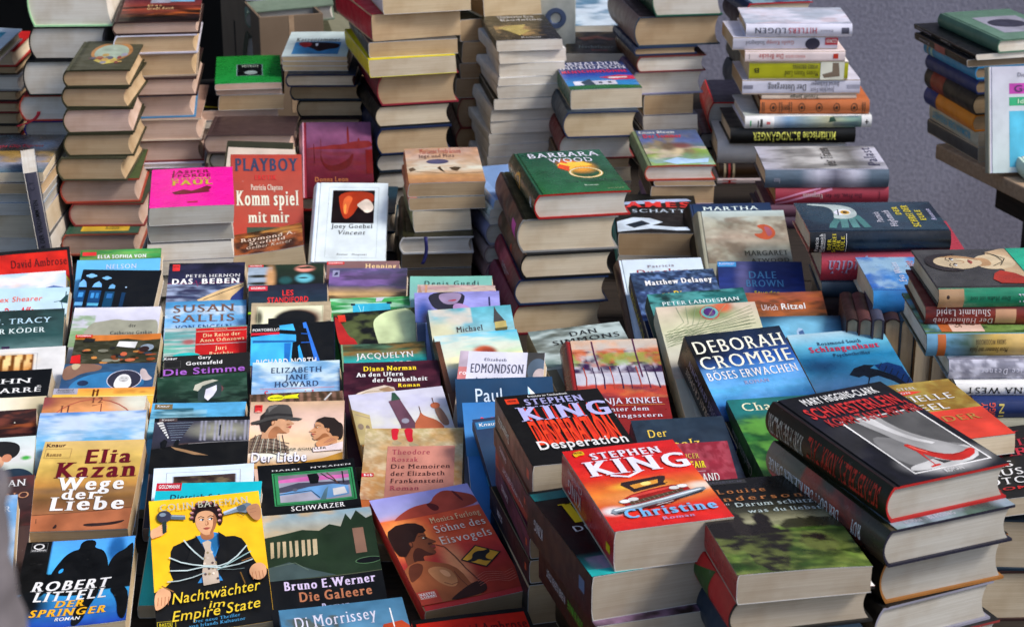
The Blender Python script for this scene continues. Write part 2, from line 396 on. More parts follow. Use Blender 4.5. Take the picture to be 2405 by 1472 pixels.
# ------------------------------------------------------------------ placing
def frame(o, yaw, tilt=0, roll=0):
    """local x across, y up the book, z out of the front; tilt raises the head of the book"""
    return Matrix.Translation(Vector(o)) @ Matrix.Rotation(yaw, 4, 'Z') @ Matrix.Rotation(tilt, 4, 'X') @ Matrix.Rotation(roll, 4, 'Y')
ORD = ['topmost', 'second', 'third', 'fourth', 'fifth', 'sixth', 'seventh', 'eighth', 'ninth', 'tenth', 'eleventh', 'twelfth', 'thirteenth', 'fourteenth', 'fifteenth', 'sixteenth']
def stack(desc, Y, ytop, rows, base=ZT, yaw=0, filler='cover'):
    """rows from the top down: (row of the lower front edge, xl, xr, kind, cover, page, adjective, options)"""
    zt = None; last = None; k = 0
    zz = []
    for r in rows:
        o = dict(r[7]) if len(r) > 7 else {}
        Yb = Y + o.pop('dY', 0)
        if zt is None: zt = at_y((r[1] + (r[2] or r[1])) / 2, ytop, Yb)[2]
        zb = at_y((r[1] + (r[2] or r[1] + 100)) / 2, r[0], Yb)[2]
        if zt - zb < .006: zb = zt - .006
        if zb < base + .004: zb = base
        zz.append((r, o, Yb, zt, zb)); zt = zb
        if zb <= base: break
    n = 0
    while zt > base + .006:                                    # books the ones above hide go on down to the board
        m = max(1, round((zt - base) / .042)); zb = zt - (zt - base) / m
        if zb < base + .003: zb = base
        r, o, Yb, _, _ = zz[-1]; o = {q: v for q, v in o.items() if q in ('rot', 'yaw', 'w', 'h')}
        zz.append(((0, r[1] + random.uniform(-4, 4), (r[2] + random.uniform(-4, 4)) if r[2] else None, r[3], random.choice(['322', '234', '433', '555']), r[5],
                    random.choice(['plain dark', 'dark covered']) + (' hardback' if r[3] == 'h' else ' paperback')), o, Yb + .004, zt, zb)); zt = zb
    for r, o, Yb, z1, z0 in zz:
        rot = o.pop('rot', 0); yw = R(yaw + o.pop('yaw', random.uniform(-1.6, 1.6))); row = r[0] or 700
        f = math.cos(yw)
        zr = (z0 + z1) / 2
        pl = at_y(r[1], project((0, Yb, zr))[1], Yb); L = None
        if r[2]: L = (at_y(r[2], project((0, Yb, zr))[1], Yb)[0] - pl[0]) / f
        w, h = o.pop('w', None), o.pop('h', None)
        if rot in (0, 180): w = w or L; h = h or w * random.uniform(1.5, 1.62)
        else: h = h or L; w = w or h * .63
        pl = pl + np.array([0, random.uniform(-.002, .006), 0]); Yb = pl[1]
        c, s = math.cos(yw), math.sin(yw); ex, ey = np.array([c, s]), np.array([-s, c]); P0 = np.array([pl[0], Yb])
        if rot == 0: org, ry = P0, 0
        elif rot == 90: org, ry = P0 + ex * h, 90
        elif rot == 180: org, ry = P0 + ex * w + ey * h, 180
        else: org, ry = P0 + ey * w, 270
        e = .0004
        lab = r[6] if len(r[6].split()) > 6 else '%s, %s %s' % (r[6], ORD[k], ('down in the ' if k else 'of the ') + desc)
        o.setdefault('bow', random.uniform(0, .0006) if k else .001)
        if r[3] == 'p': o.setdefault('shear', random.uniform(-.003, .003))
        make_book(frame((org[0], org[1], z0 + e / 2), yw + R(ry)), r[3], w, h, z1 - z0 - e, front=o.pop('front', r[4]), page=r[5], label=lab,
                  group='books stacked on the stall', seed=hash_(lab), **o)
        k += 1
def hash_(s):
    v = 7
    for ch in s: v = (v * 31 + ord(ch)) % 90001
    return v
def column(theta0, books):
    """books shingled from back to front; each is (TL, TR, height, thickness, kind, cover, art, label, options)"""
    prev = None
    for B in books:
        (x1, r1), (x2, r2), h, t = B[0], B[1], B[2], B[3]
        o = dict(B[8]) if len(B) > 8 else {}
        tp = -ray(0, (r1 + r2) / 2)[2] / ray(0, (r1 + r2) / 2)[1]
        zb = ZT + o.pop('zb', 0)
        def place(th):
            yb = (CZ - zb - h * math.sin(th) - t * math.cos(th)) / tp - h * math.cos(th) + t * math.sin(th)
            a, nn, Bp = np.array([math.cos(th), math.sin(th)]), np.array([-math.sin(th), math.cos(th)]), np.array([yb, zb])
            return a, nn, Bp, [Bp, Bp + h * a, Bp + h * a + t * nn, Bp + t * nn]
        th = R(o.pop('th', theta0)); fix = o.pop('fix', None)
        if fix is not None: th = R(fix)
        elif prev is not None:
            pn, pF, pp = prev; best = None
            for d in np.arange(5, 60, .25):
                a, nn, Bp, poly = place(R(d))
                g = max(-max(nn @ (q - Bp) for q in pp), min(pn @ (q - pF) for q in poly)) - .001
                if g >= 0: best = d; break
            th = R(best if best is not None else 30)
        a, nn, Bp, poly = place(th); T = poly[2]; prev = (nn, poly[3], poly)
        PL, PR = at_z(x1, r1, T[1]), at_z(x2, r2, T[1])
        dv = (PR - PL)[:2]; w = float(np.hypot(*dv)); yw = math.atan2(dv[1], dv[0])
        M = frame((0, 0, 0), yw, th); org = Vector(PL) - M.to_3x3() @ Vector((0, h, t))

        print('COL th=%.0f w=%.3f y=%.2f  %s' % (math.degrees(th), w, Bp[0], B[7][:40]))
        o.setdefault('curl', random.uniform(-.001, .005) if B[4] == 'p' else 0); o.setdefault('bow', random.uniform(-.001, .001))
        o.setdefault('shear', random.uniform(-.003, .002) if B[4] == 'p' else 0)
        make_book(Matrix.Translation(org) @ M, B[4], w, h, t, front=B[5], art=B[6], label=B[7], group='paperbacks leaning in rows on the table', seed=hash_(B[7]), **o)
def fit(pts, w, h, t, guess, zlow=None, prior=(8, 25, 4), it=60):
    """pose of a front cover from the places of some of its points; guess = (yaw, tilt, roll) in degrees"""
    g = np.array([R(a) for a in guess])
    c0 = np.mean([p[1] for p in pts], axis=0); Z0 = ZT + .08
    p0 = at_z(c0[0], c0[1], Z0); uv = np.mean([p[0] for p in pts], axis=0)
    x = np.concatenate([p0 - np.array([w * uv[0] - w / 2, 0, 0]), g])           # position = cover centre
    def res(x):
        M = frame((0, 0, 0), x[3], x[4], x[5]).to_3x3(); r = []
        for (u, v), px in pts:
            q = np.array(M @ Vector(((u - .5) * w, (.5 - v) * h, 0))) + x[:3]; r += list((project(q) - np.array(px)) / 3.0)
        for k in range(3): r.append((x[3 + k] - g[k]) / R(prior[k]))
        if zlow is not None:
            zz = min((np.array(M @ Vector((sx * w, -.5 * h, -t))) + x[:3])[2] for sx in (-.5, .5)); r.append((zz - zlow) / .006)
        return np.array(r)
    lam = 1e-3; r = res(x); cost = r @ r
    for _ in range(it):
        J = np.stack([(res(x + d) - r) / 1e-5 for d in np.eye(6) * 1e-5], 1)
        dx = np.linalg.solve(J.T @ J + lam * np.diag(np.diag(J.T @ J) + 1e-9), -J.T @ r); r2 = res(x + dx); c2 = r2 @ r2
        if c2 < cost: x, r, cost, lam = x + dx, r2, c2, lam * .4
        else: lam *= 5
    M = frame((0, 0, 0), x[3], x[4], x[5]); org = Vector(x[:3]) - M.to_3x3() @ Vector((w / 2, h / 2, t))
    return Matrix.Translation(org) @ M, x, math.sqrt(cost)
def free(pts, w, h, t, guess, kind, front, art, label, zlow=None, prior=(8, 25, 4), group='books lying on the stall', sc=.92, carry=0, **o):
    w, h, t = w * sc, h * sc, t * sc
    M, x, c = fit(pts, w, h, t, guess, zlow, prior)
    lo = (M @ Vector((w / 2, 0, 0))).z
    print('FIT yaw=%.0f tilt=%.0f roll=%.0f low=%.3f y=%.2f res=%.1f %s' % (*[math.degrees(a) for a in x[3:]], lo, x[1], c, label[:44]))
    if carry:                                                  # the flat books underneath that hold it up
        z1 = min((M @ Vector((a * w, b * h, 0))).z for a in (0, 1) for b in (0, 1)) - .001; d = (z1 - ZT) / carry; p0 = M @ Vector((w / 2, h / 2, 0))
        for k in range(carry):
            M2 = frame((0, 0, 0), x[3] + R(3 - 5 * k)); q = M2.to_3x3() @ Vector((w * .47, h * .47, 0))
            make_book(Matrix.Translation((p0.x - q.x, p0.y - q.y, ZT + k * d)) @ M2, 'h', w * .94, h * .94, d - .0005, front=['322', '234'][k % 2], page='c', label='%s hardback underneath the %s' % (['lower dark brown', 'upper slate blue'][k % 2], ' '.join(label.split()[:7])), group='books stacked on the stall')
    return make_book(M, kind, w, h, t, front=front, art=art, label=label, group=group, seed=hash_(label), **o)
# ------------------------------------------------------------------ pictures on the covers
A = {}
def tr(pts, u0, v0, w, h, flip=False, rot=0):
    """unit box points -> cover, optionally mirrored and turned"""
    o = []
    for x, y in pts:
        if flip: x = 1 - x
        if rot: c, s = math.cos(rot), math.sin(rot); x, y = .5 + c * (x - .5) - s * (y - .5), .5 + s * (x - .5) + c * (y - .5)
        o.append('%.4f,%.4f' % (u0 + x * w, v0 + y * h))
    return ' '.join(o)
PROF = [(.45, .02), (.62, .1), (.7, .22), (.71, .32), (.7, .38), (.76, .46), (.85, .55), (.84, .585), (.75, .6), (.8, .645), (.79, .67), (.745, .685), (.785, .715), (.77, .75), (.72, .775), (.745, .82), (.745, .87), (.69, .92), (.6, .925), (.46, .87), (.43, .96), (.44, 1.12), (.05, 1.12), (.07, .85), (.02, .6), (.02, .3), (.18, .08)]
def profile(u0, v0, w, h, skin, dark, hair, flip=False, hairpts=None, rot=0):
    T = lambda p: tr(p, u0, v0, w, h, flip, rot)
    hp = hairpts or [(.45, -.03), (.64, .06), (.68, .17), (.56, .2), (.46, .3), (.42, .45), (.36, .44), (.32, .6), (.24, .68), (.14, .9), (.04, .84), (-.02, .55), (0, .25), (.16, .03)]
    return [('P', skin, T(PROF)), ('B', dark, T([(.43, .6), (.6, .86), (.7, .9), (.6, .93), (.44, .9), (.43, 1.1), (.2, 1.12), (.25, .8)])), ('B', dark, T([(.6, .36), (.72, .37), (.7, .45), (.62, .46)])), ('B', dark, T([(.66, .56), (.76, .57), (.74, .62), (.66, .63)])),
        ('L', .007, hair, T([(.54, .345), (.62, .32), (.7, .34)])), ('B', 'eed', T([(.6, .4), (.66, .385), (.69, .41), (.64, .425)])), ('B', '221', T([(.645, .39), (.68, .39), (.68, .42), (.645, .42)])), ('B', 'a44', T([(.68, .68), (.8, .645), (.78, .725), (.7, .71)])), ('L', .004, '522', T([(.66, .69), (.77, .685)])),
        ('P', hair, T(hp)), ('B', dark, T([(.27, .46), (.37, .45), (.36, .6), (.29, .64)])), ('B', skin, T([(.29, .48), (.35, .47), (.34, .57), (.3, .6)]))]
def front_face(u, v, w, h, skin, dark, lips='a54', iris='234', brow='321'):
    T = lambda p: tr([(x + .5, y + .5) for x, y in p], u - w / 2, v - h / 2, w, h)
    return [('B', dark, T([(-.25, .3), (.25, .3), (.3, .75), (-.3, .75)])), ('B', skin, T([(-.42, -.4), (0, -.55), (.42, -.4), (.46, 0), (.38, .3), (.14, .56), (-.14, .56), (-.38, .3), (-.46, 0)])),
        ('B', dark, T([(.44, -.35), (.46, 0), (.38, .32), (.14, .56), (.1, .5), (.26, .25), (.3, 0), (.34, -.3)])), ('B', dark, T([(-.02, .0), (.08, .02), (.12, .16), (0, .2), (-.06, .17)])), ('B', skin, T([(-.05, -.02), (.03, -.02), (.06, .15), (-.03, .17)])),
        ('L', .009, brow, T([(-.32, -.13), (-.2, -.18), (-.06, -.12)])), ('L', .009, brow, T([(.08, -.12), (.2, -.18), (.33, -.13)])), ('B', 'eee', T([(-.28, -.04), (-.18, -.09), (-.07, -.03), (-.18, 0)])), ('B', 'eee', T([(.08, -.03), (.2, -.09), (.3, -.04), (.2, 0)])),
        ('B', iris, T([(-.17, -.09), (-.1, -.09), (-.1, 0), (-.17, 0)])), ('B', iris, T([(.2, -.09), (.27, -.09), (.27, 0), (.2, 0)])), ('L', .005, brow, T([(-.29, -.05), (-.18, -.09), (-.06, -.04)])), ('L', .005, brow, T([(.07, -.04), (.2, -.09), (.31, -.05)])), ('B', lips, T([(-.14, .3), (-.04, .27), (.06, .27), (.16, .3), (.05, .36), (-.05, .36)])), ('L', .004, '622', T([(-.14, .305), (.16, .305)]))]
A['ambrose'] = [('g', 'c21'), ('n', 'a11', .5, 5, 5), ('R', 0, 0, 1, .035, '111'), ('R', .965, .035, 1, 1, '111'), ('R', 0, .035, .03, 1, '111'),
    ('P', 'ed1', '.82,.38 .84,.27 .9,.25 .96,.34 .95,.55 .8,.6'), ('P', 'ed1', '.4,.5 .44,.42 .5,.46 .52,.7 .38,.7'), ('T', 'David Ambrose', .3, .95, .1, .18, '511', 's')]
A['mountain'] = [('g', 'ace', 'cde', 'edd', 'bcd'), ('n', 'fdc', .6, 5, 6), ('P', '57b', '.35,.5 .5,.44 .62,.4 .75,.34 .86,.3 1,.36 1,1 .3,1'), ('n', 'fff', .4, 4, 7)]
A['shearer'] = [('g', 'bde', 'cde'), ('T', 'Alex Shearer', .1, .7, .17, .26, 'e64', 'n', .02), ('T', 'Das', .28, .4, .37, .5, 'd33', 'b'), ('T', 'Affe', .46, .62, .36, .48, 'd33', 'b'),
    ('L', .012, '244', '.97,.08 .97,.2'), ('P', '244', '.9,.27 .97,.15 1,.13 1,.3'), ('L', .008, '244', '.93,.28 .97,.5 1,.5'), ('P', '254', '.96,.55 1,.5 1,1 .94,1'), ('L', .008, '244', '.84,.27 .92,.25')]
A['tracy'] = [('g', '233', '233', '244', '688', '9bb'), ('n', '355', .6, 3, 5), ('T', 'P. J. TRACY', .1, .86, .17, .27, 'bde', 's', .01), ('T', 'DER KÖDER', .14, .8, .36, .45, 'dee', 's', .01),
    ('R', .33, .68, .42, .9, '324'), ('R', .26, .74, .52, .82, '324')]
A['forest'] = [('g', 'ddd'), ('s', .06, .17, .66, .9, 'c84'), ('b', .4, .35, .3, .25, 'fd9', .8), ('st', .06, .17, .66, .9, '741', 9, .3), ('O', .04, .15, .7, .92, .01, 'bbb')]
A['carre'] = [('g', '0f1114'), ('T', 'JOHN', .2, .8, .22, .34, 'eee', 's'), ('T', 'LE CARRÉ', .1, .92, .46, .58, 'eee', 's')]
A['cream'] = [('g', 'eeddbb', 'eedcb4', 'cb8'), ('b', 1, .4, .3, .5, '886', .9), ('b', .3, .1, .5, .4, 'eed', .8)]
A['embers'] = [('g', '322', '211', '421'), ('n', '843', .5, 5, 9), ('n', 'a52', .5, 3, 14, .2, .4), ('b', .7, .75, .5, .05, 'a42', .9), ('E', .6, .25, .01, .01, 'eed'), ('E', .78, .28, .008, .008, 'eed')]
A['portrait'] = [('g', 'cdd', 'ddd', '8a8'), ('b', .92, .5, .06, .06, '4a4', .6), ('B', '222', '.3,.25 .5,.1 .7,.08 .84,.16 .86,.34 .8,.5 .7,.5 .3,.5'), ('B', 'c97', '.2,.3 .5,.32 .68,.42 .72,.62 .6,.85 .3,.9 .2,.7'),
    ('E', .73, .48, .05, .09, 'c86'), ('B', '234', '.2,.95 .6,.8 .85,.7 1,.85 1,1 .2,1'), ('B', 'def', '.5,.9 .62,.78 .68,.86 .58,1')]
A['dan'] = [('g', '433', '322'), ('n', '633', .6, 4, 5), ('T', 'SLOWDAN', .3, .92, .1, .23, 'ddd', 's', .02), ('T', 'INFERNO', .3, .96, .36, .48, 'b86', 's', .02)]
A['blue'] = [('g', '69c', '8bd'), ('n', 'cde', .6, 3, 6), ('T', 'WASSER', .5, .95, .1, .15, 'def', 's')]
A['elsa'] = [('g', '363'), ('b', .7, .1, .5, .2, '4a5', .9), ('n', '8a5', .5, 3, 12), ('R', .03, .06, .2, .16, 'd33'), ('T', 'ELSA SOPHIA VON', .22, .82, .15, .24, 'eee', 'sb')]
A['nelson'] = [('g', '6be'), ('T', 'NELSON', .35, .72, .13, .25, 'cdf', 's')]
q4 = lambda u, v, r: [('E', u - r, v, r, r * .75, '8cf'), ('E', u + r, v, r, r * .75, '8cf'), ('E', u, v - r * .7, r, r * .75, '8cf'), ('E', u, v + r * .7, r, r * .75, '8cf')]
A['gothic'] = [('g', '0f1114'), *q4(.13, .15, .035), *q4(.33, .2, .03), ('P', '7bf', '0,.42 0,.32 .04,.24 .08,.3 .1,.42'), ('P', '7bf', '.17,.42 .19,.34 .24,.28 .28,.34 .29,.42'), ('P', '7be', '.38,.45 .39,.38 .42,.34 .46,.38 .46,.45'),
    ('R', 0, .5, .1, .9, '147'), ('R', .15, .5, .3, .9, '147'), ('R', .35, .52, .47, .9, '146'), ('R', .56, .54, .61, .9, '135'), ('R', .02, .55, .08, .66, '49d'), ('R', .18, .56, .22, .68, '49d'), ('R', .24, .56, .28, .68, '38c'), ('R', .38, .57, .45, .68, '37b'),
    ('R', 0, .78, .1, .86, '6ad'), ('R', .16, .8, .3, .86, '5ac'), ('E', .6, .42, .012, .012, 'bdf')]
A['gaskin'] = [('g', 'dde', 'ccd', 'bbb', '9a8'), ('B', '998', '.2,.4 .35,.36 .5,.3 .6,.34 .75,.36 .9,.33 1,.36 1,1 .1,1'), ('n', '8a7', .8, 8, 8, .2, 1, 0, .25), ('n', '7a6', .9, 5, 8, .52, 1, 0, .5), ('n', 'aa9', .5, 6, 8, .4, 1),
    ('T', 'dtv', .66, .74, .44, .52, '333', 's'), ('T', 'Catherine Gaskin', .46, .94, .62, .7, '333', 's'), ('T', 'Im Tal', .5, .9, .8, .88, '333', 's')]
random.seed(3)
def crowd(n, u0, u1, v0, v1, cols, r=.05):
    rs = random.Random(len(cols) + n); return [('E', rs.uniform(u0, u1), rs.uniform(v0, v1), r * rs.uniform(.5, 1.2), r * rs.uniform(.4, 1), rs.choice(cols)) for _ in range(n)]
A['crowd'] = [('g', 'c72', '332'), ('s', 0, .14, 1, 1, '332'), ('n', '554', .7, 8, 8, .2, 1), ('P', 'c73', '.2,.0 1,0 1,.2 .8,.22 .6,.14 .4,.2 .2,.2'), *crowd(26, .05, .95, .35, 1, ['a53', 'c84', '221', '345', '842', '887', '222', 'b64'], .06),
    ('P', '222', '.1,.24 .12,.12 .24,.14 .23,.26'), ('P', 'ddd', '.52,.25 .74,.28 .72,.5 .5,.42'), ('E', .86, .5, .08, .12, '9ab'), ('E', .83, .55, .06, .1, '322'), ('E', .6, .7, .04, .07, 'c64'), ('P', 'c22', '0,.75 .1,.7 .12,1 0,1'), ('R', 0, 0, .2, .1, 'd32'), ('T', 'GOLDMANN', .02, .18, .02, .07, 'eee', 'b')]
A['nun'] = [('g', '357', '357', '358'), ('n', '246', .5, 8, 6), ('B', '865', '0,0 .4,0 .42,.25 .2,.35 .1,.6 0,.6'), ('B', 'ba8', '.06,0 .2,0 .12,.3'), ('B', '37a', '.1,.8 .2,.5 .45,.3 .7,.32 .9,.5 .9,1 .1,1'), ('E', .24, .72, .06, .1, '235'),
    ('B', 'cbb', '.84,.2 .9,.25 .93,.45 1,.62 .9,.7 .84,.5'), ('E', .68, .62, .19, .36, 'ccd'), ('E', .68, .62, .18, .345, '334'), ('B', 'eee', '.6,.42 .74,.42 .78,.95 .56,.95'), ('E', .675, .58, .055, .13, 'ccc'), ('L', .008, '444', '.64,.55 .67,.55'), ('L', .008, '444', '.69,.56 .71,.56'), ('L', .008, '655', '.66,.66 .69,.66'), ('R', 0, .92, .22, 1, '99a')]
A['bridge'] = [('g', 'e94', 'ec5', 'ea3', 'c72'), ('R', 0, 0, .24, .2, 'aab'), ('T', 'Bournard', .04, .2, .03, .09, '333', 'si'), ('T', 'TASCHENBUCH', .03, .21, .12, .16, '444', 's'), ('n', 'd83', .6, 9, 4, .06, .2, .6, 1),
    ('R', .39, .04, .41, .4, '631'), ('R', .43, .04, .45, .4, '631'), ('R', .39, .1, .45, .12, '631'), ('R', .2, .28, 1, .3, 'fe9')]
A['clock'] = [('g', 'a64', 'b74', 'd95'), ('b', .5, .5, .55, .5, 'e9a066', .6), ('b', .95, .1, .3, .4, 'ddc', .8), ('b', 0, .1, .15, .2, '844', .8), ('Q', .5, .9, .48, .85, .012, 'a54'), ('T', '12', .47, .58, .02, .14, '743', 's'), ('T', '11', .18, .27, .2, .36, '743', 's'), ('L', .01, '843', '.48,.2 .57,.16 .58,.5')]
A['skyblue'] = [('g', '58c', '9bd', '5ad', 'acd', '468'), ('n', 'cde', .9, 3, 8, 0, .5), ('n', '49c', .5, 3, 9, .1, .35)]
A['kazan'] = [('g', 'db7', 'db6', 'ca5', 'b84', '753', '964', 'a64'), ('b', .5, .57, .9, .05, '864', .8), ('P', 'a64', '.05,.84 1,.78 1,1 .02,1'), ('L', .006, '632', '.05,.83 .5,.81 1,.77'), ('B', '322', '.55,.93 .8,.93 .98,.9 .9,.95 .6,.97'), ('B', '322', '.28,.98 .31,.92 .33,.97'), ('L', .006, '532', '.11,.87 .12,.92'),
    ('T', 'Knaur', .03, .22, .03, .07, '412', 'b'), ('O', .03, .09, .29, .2, .004, 'a85'), ('T', 'Roman', .05, .2, .14, .18, '632', 's'),
    ('T', 'Elia', .45, .9, .115, .27, '612', 'sb'), ('T', 'Kazan', .18, .98, .26, .43, '612', 'sb'), ('T', 'Wege', .22, .88, .43, .57, 'eee', 'sb'), ('T', 'der', .3, .65, .56, .67, 'eee', 'sb'), ('T', 'Liebe', .2, .92, .65, .79, 'eee', 'sb')]
A['littell'] = [('g', '5af', '5bf', '3ad', '38c', '24a'), ('s', 0, 0, .24, .42, '0f1114'), ('s', 0, .4, 1, .62, '0f1114'), ('b', .84, .15, .1, .2, '26a', .5), ('R', 0, 0, .23, .62, '111'), ('O', .05, .015, .2, .13, .006, '555'), ('Q', .12, .06, .05, .035, .015, 'eee'), ('T', 'GOLDMANN', .06, .19, .1, .12, 'ddd', 'b'),
    ('B', '0f1114', '.36,.2 .44,.13 .5,.12 .5,.05 .54,.01 .62,.01 .65,.06 .63,.11 .74,.15 .8,.4 .76,.66 .26,.66 .25,.45'), ('B', '0f1114', '.84,.2 .92,.16 .96,.1 1,.08 1,.62 .76,.62 .78,.32'), ('B', '3af', '.34,.36 .38,.33 .38,.38 .34,.4'), ('b', .1, .75, .25, .2, '0f1114', .7), ('B', '0f1114', '0,.6 .3,.6 .1,.72 .06,.85 0,.9'), ('B', '0f1114', '.6,.6 .76,.6 .66,.8 .6,1 .5,1'), ('B', '0f1114', '.8,.6 1,.6 1,1 .92,.95 .9,.75'),
    ('T', 'ROBERT', .12, .83, .49, .595, 'eee', 'sbi'), ('T', 'LITTELL', .16, .8, .61, .715, 'eee', 'sbi'), ('T', 'DER', .36, .62, .72, .79, 'fb2', 'sbi'), ('T', 'SPRINGER', .15, .82, .81, .885, 'fb2', 'sbi'), ('T', 'ROMAN', .38, .6, .905, .94, 'eee', 'bi')]
A['beben'] = [('g', '0f1114', '224', '335', '224'), ('n', '335', .5, 3, 6), ('n', '9ac', .95, 3, 16, .42, 1), ('n', '235', .6, 6, 14, .45, 1), ('P', 'db8', '.4,.75 .65,.58 1,.42 1,.6 .75,.85 .5,.85'), ('P', '348', '.85,.7 1,.5 1,.9 .8,.9'), ('L', .01, '0f1114', '.48,.75 .8,.57 1,.47'), ('R', .05, .03, .145, .16, 'd33'), ('T', 'HEYNE', .06, .135, .06, .09, '722', 'b'),
    ('L', .006, 'a25', '0,.42 .35,.42 .37,.36 .4,.48 .42,.41 1,.41'), ('T', 'PETER HERNON', .23, .95, .24, .3, 'eee', 's'), ('T', 'DAS', .06, .33, .33, .43, 'fff', 'sb'), ('T', 'BEBEN', .45, .95, .33, .43, 'fff', 'sb')]
A['sallis'] = [('g', '48b', '6ad', '8be', '9bd'), ('n', 'cde', .9, 3, 4, .15, .8), ('n', '49c', .4, 20, 20), ('T', 'SUSAN', .1, .86, .1, .28, '754', 's'), ('T', 'SALLIS', .1, .86, .35, .52, '754', 's'), ('T', 'VON ENGELN', .13, .83, .6, .71, '358', 's'), ('T', 'BERÜHRT', .2, .8, .82, .93, '358', 's')]
A['odin'] = [('g', '7aa', '6aa', '5a9', '7aa'), ('n', 'ccc', .9, 2, 14), ('n', '488', .6, 1.5, 18), ('b', .3, .45, .1, .1, 'a66', .6), ('R', .38, .04, 1, 1, 'c22'), ('R', .38, .13, 1, .15, 'ba9'), ('R', .38, .53, 1, .55, 'bbb'), ('T', 'Unionsverlag', .6, .76, .06, .1, 'ec9', 's'),
    ('T', 'Die Reise der', .47, .92, .22, .33, 'fda', 's', .02), ('T', 'Anna Odinzowa', .43, .97, .38, .48, 'fda', 's', .02), ('T', 'Juri', .62, .76, .62, .74, 'fda', 's'), ('T', 'Rytchëu', .55, .84, .8, .9, 'fda', 's'), ('E', .28, .92, .18, .14, '2bb')]
A['stimme'] = [('g', '222'), ('T', 'Knaur', .01, .16, .04, .11, 'eee', 'b'), ('O', .01, .15, .2, .35, .005, '555'), ('T', 'Gary', .4, .55, .05, .13, 'eee', 'b'), ('T', 'Gottesfeld', .26, .68, .2, .3, 'eee', 'b'), ('T', 'Die Stimme', .0, .94, .4, .57, 'a6c', 'b', .02), ('T', 'aus der Tiefe', .1, .9, .68, .82, 'a6c', 'b')]
A['arch'] = [('g', '243', '0f1114'), ('n', '465', .5, 7, 9), ('P', 'bba', '.4,.45 .42,.3 .52,.2 .62,.16 .68,.2 .6,.26 .5,.34 .46,.5'), ('P', '344', '.45,.5 .5,.36 .62,.26 .7,.26 .72,.45 .7,.7 .45,.8'), ('P', 'eef', '.52,.7 .54,.45 .66,.34 .66,.5 .62,.66 .56,.8'), ('b', .69, .45, .04, .1, 'b46', .6), ('E', .05, .02, .02, .01, '888')]
A['knaurblue'] = [('g', '5ad', '6bd'), ('n', '256', .95, 4, 3, .15, 1, 0, .45), ('b', .35, .45, .3, .3, '367', .7), ('n', '9cd', .7, 3, 14, .1, 1, 0, .6), ('R', .03, .03, .22, .18, '764'), ('T', 'Knaur', .06, .19, .06, .13, 'eee', 'n')]
A['corridor'] = [('g', '445', '334', '222', '221'), ('b', .7, .25, .4, .18, '998', .8), ('st', .46, .06, 1, .44, '99a', 26, 0), ('b', .5, .52, .3, .05, '754', .8), ('R', 0, 0, 1, .07, '0f1114'), ('P', '334', '.1,.06 .42,.06 .28,.45 .16,.45'), *[('L', .006, '89a', '%.2f,%.2f %.2f,%.2f' % (.13 + .01 * k, .1 + .045 * k, .41 - .017 * k, .1 + .045 * k)) for k in range(8)],
    *[('P', 'ddd', '%.3f,%.3f %.3f,%.3f %.3f,%.3f %.3f,%.3f' % (.03 + .02 * k, .09 + .045 * k, .09 + .012 * k, .07 + .045 * k, .1 + .012 * k, .1 + .045 * k, .04 + .02 * k, .12 + .045 * k)) for k in range(7)],
    ('P', '0f1114', '.23,.5 .25,.42 .28,.42 .28,.52 .26,.58'), ('P', '0f1114', '.09,.45 .13,.4 .16,.44 .15,.54 .1,.55'), ('P', '111', '0,.58 .35,.5 1,.48 1,1 0,1'), ('L', .006, '999', '.38,.5 .6,.48 1,.46'), ('P', '975', '.2,.54 .35,.6 .6,.72 .45,.7 .25,.6'), ('L', .012, '222', '.7,.16 .7,.36'), ('R', .05, .015, .24, .08, '544'), ('T', 'Knaur', .08, .21, .03, .06, 'ddd', 'n')]
A['whitelib'] = [('g', 'def'), ('O', .13, .16, .87, 1.2, .005, 'bbb'), ('s', .2, .28, .82, .95, '433'), ('n', '875', .8, 12, 10, .3, .9, .2, .82), ('n', '211', .8, 10, 3, .3, .9, .2, .82)]
A['schwanitz'] = [('g', '1bc', '2bc'), ('R', 0, 0, .24, .15, 'b23'), ('T', 'GOLDMANN', .025, .22, .04, .11, 'eee', 'b'), ('T', 'Dietrich Schwanitz', .15, .9, .23, .32, '135', 's'), ('T', 'DER CAMPUS', .3, .8, .45, .6, 'dee', 's')]
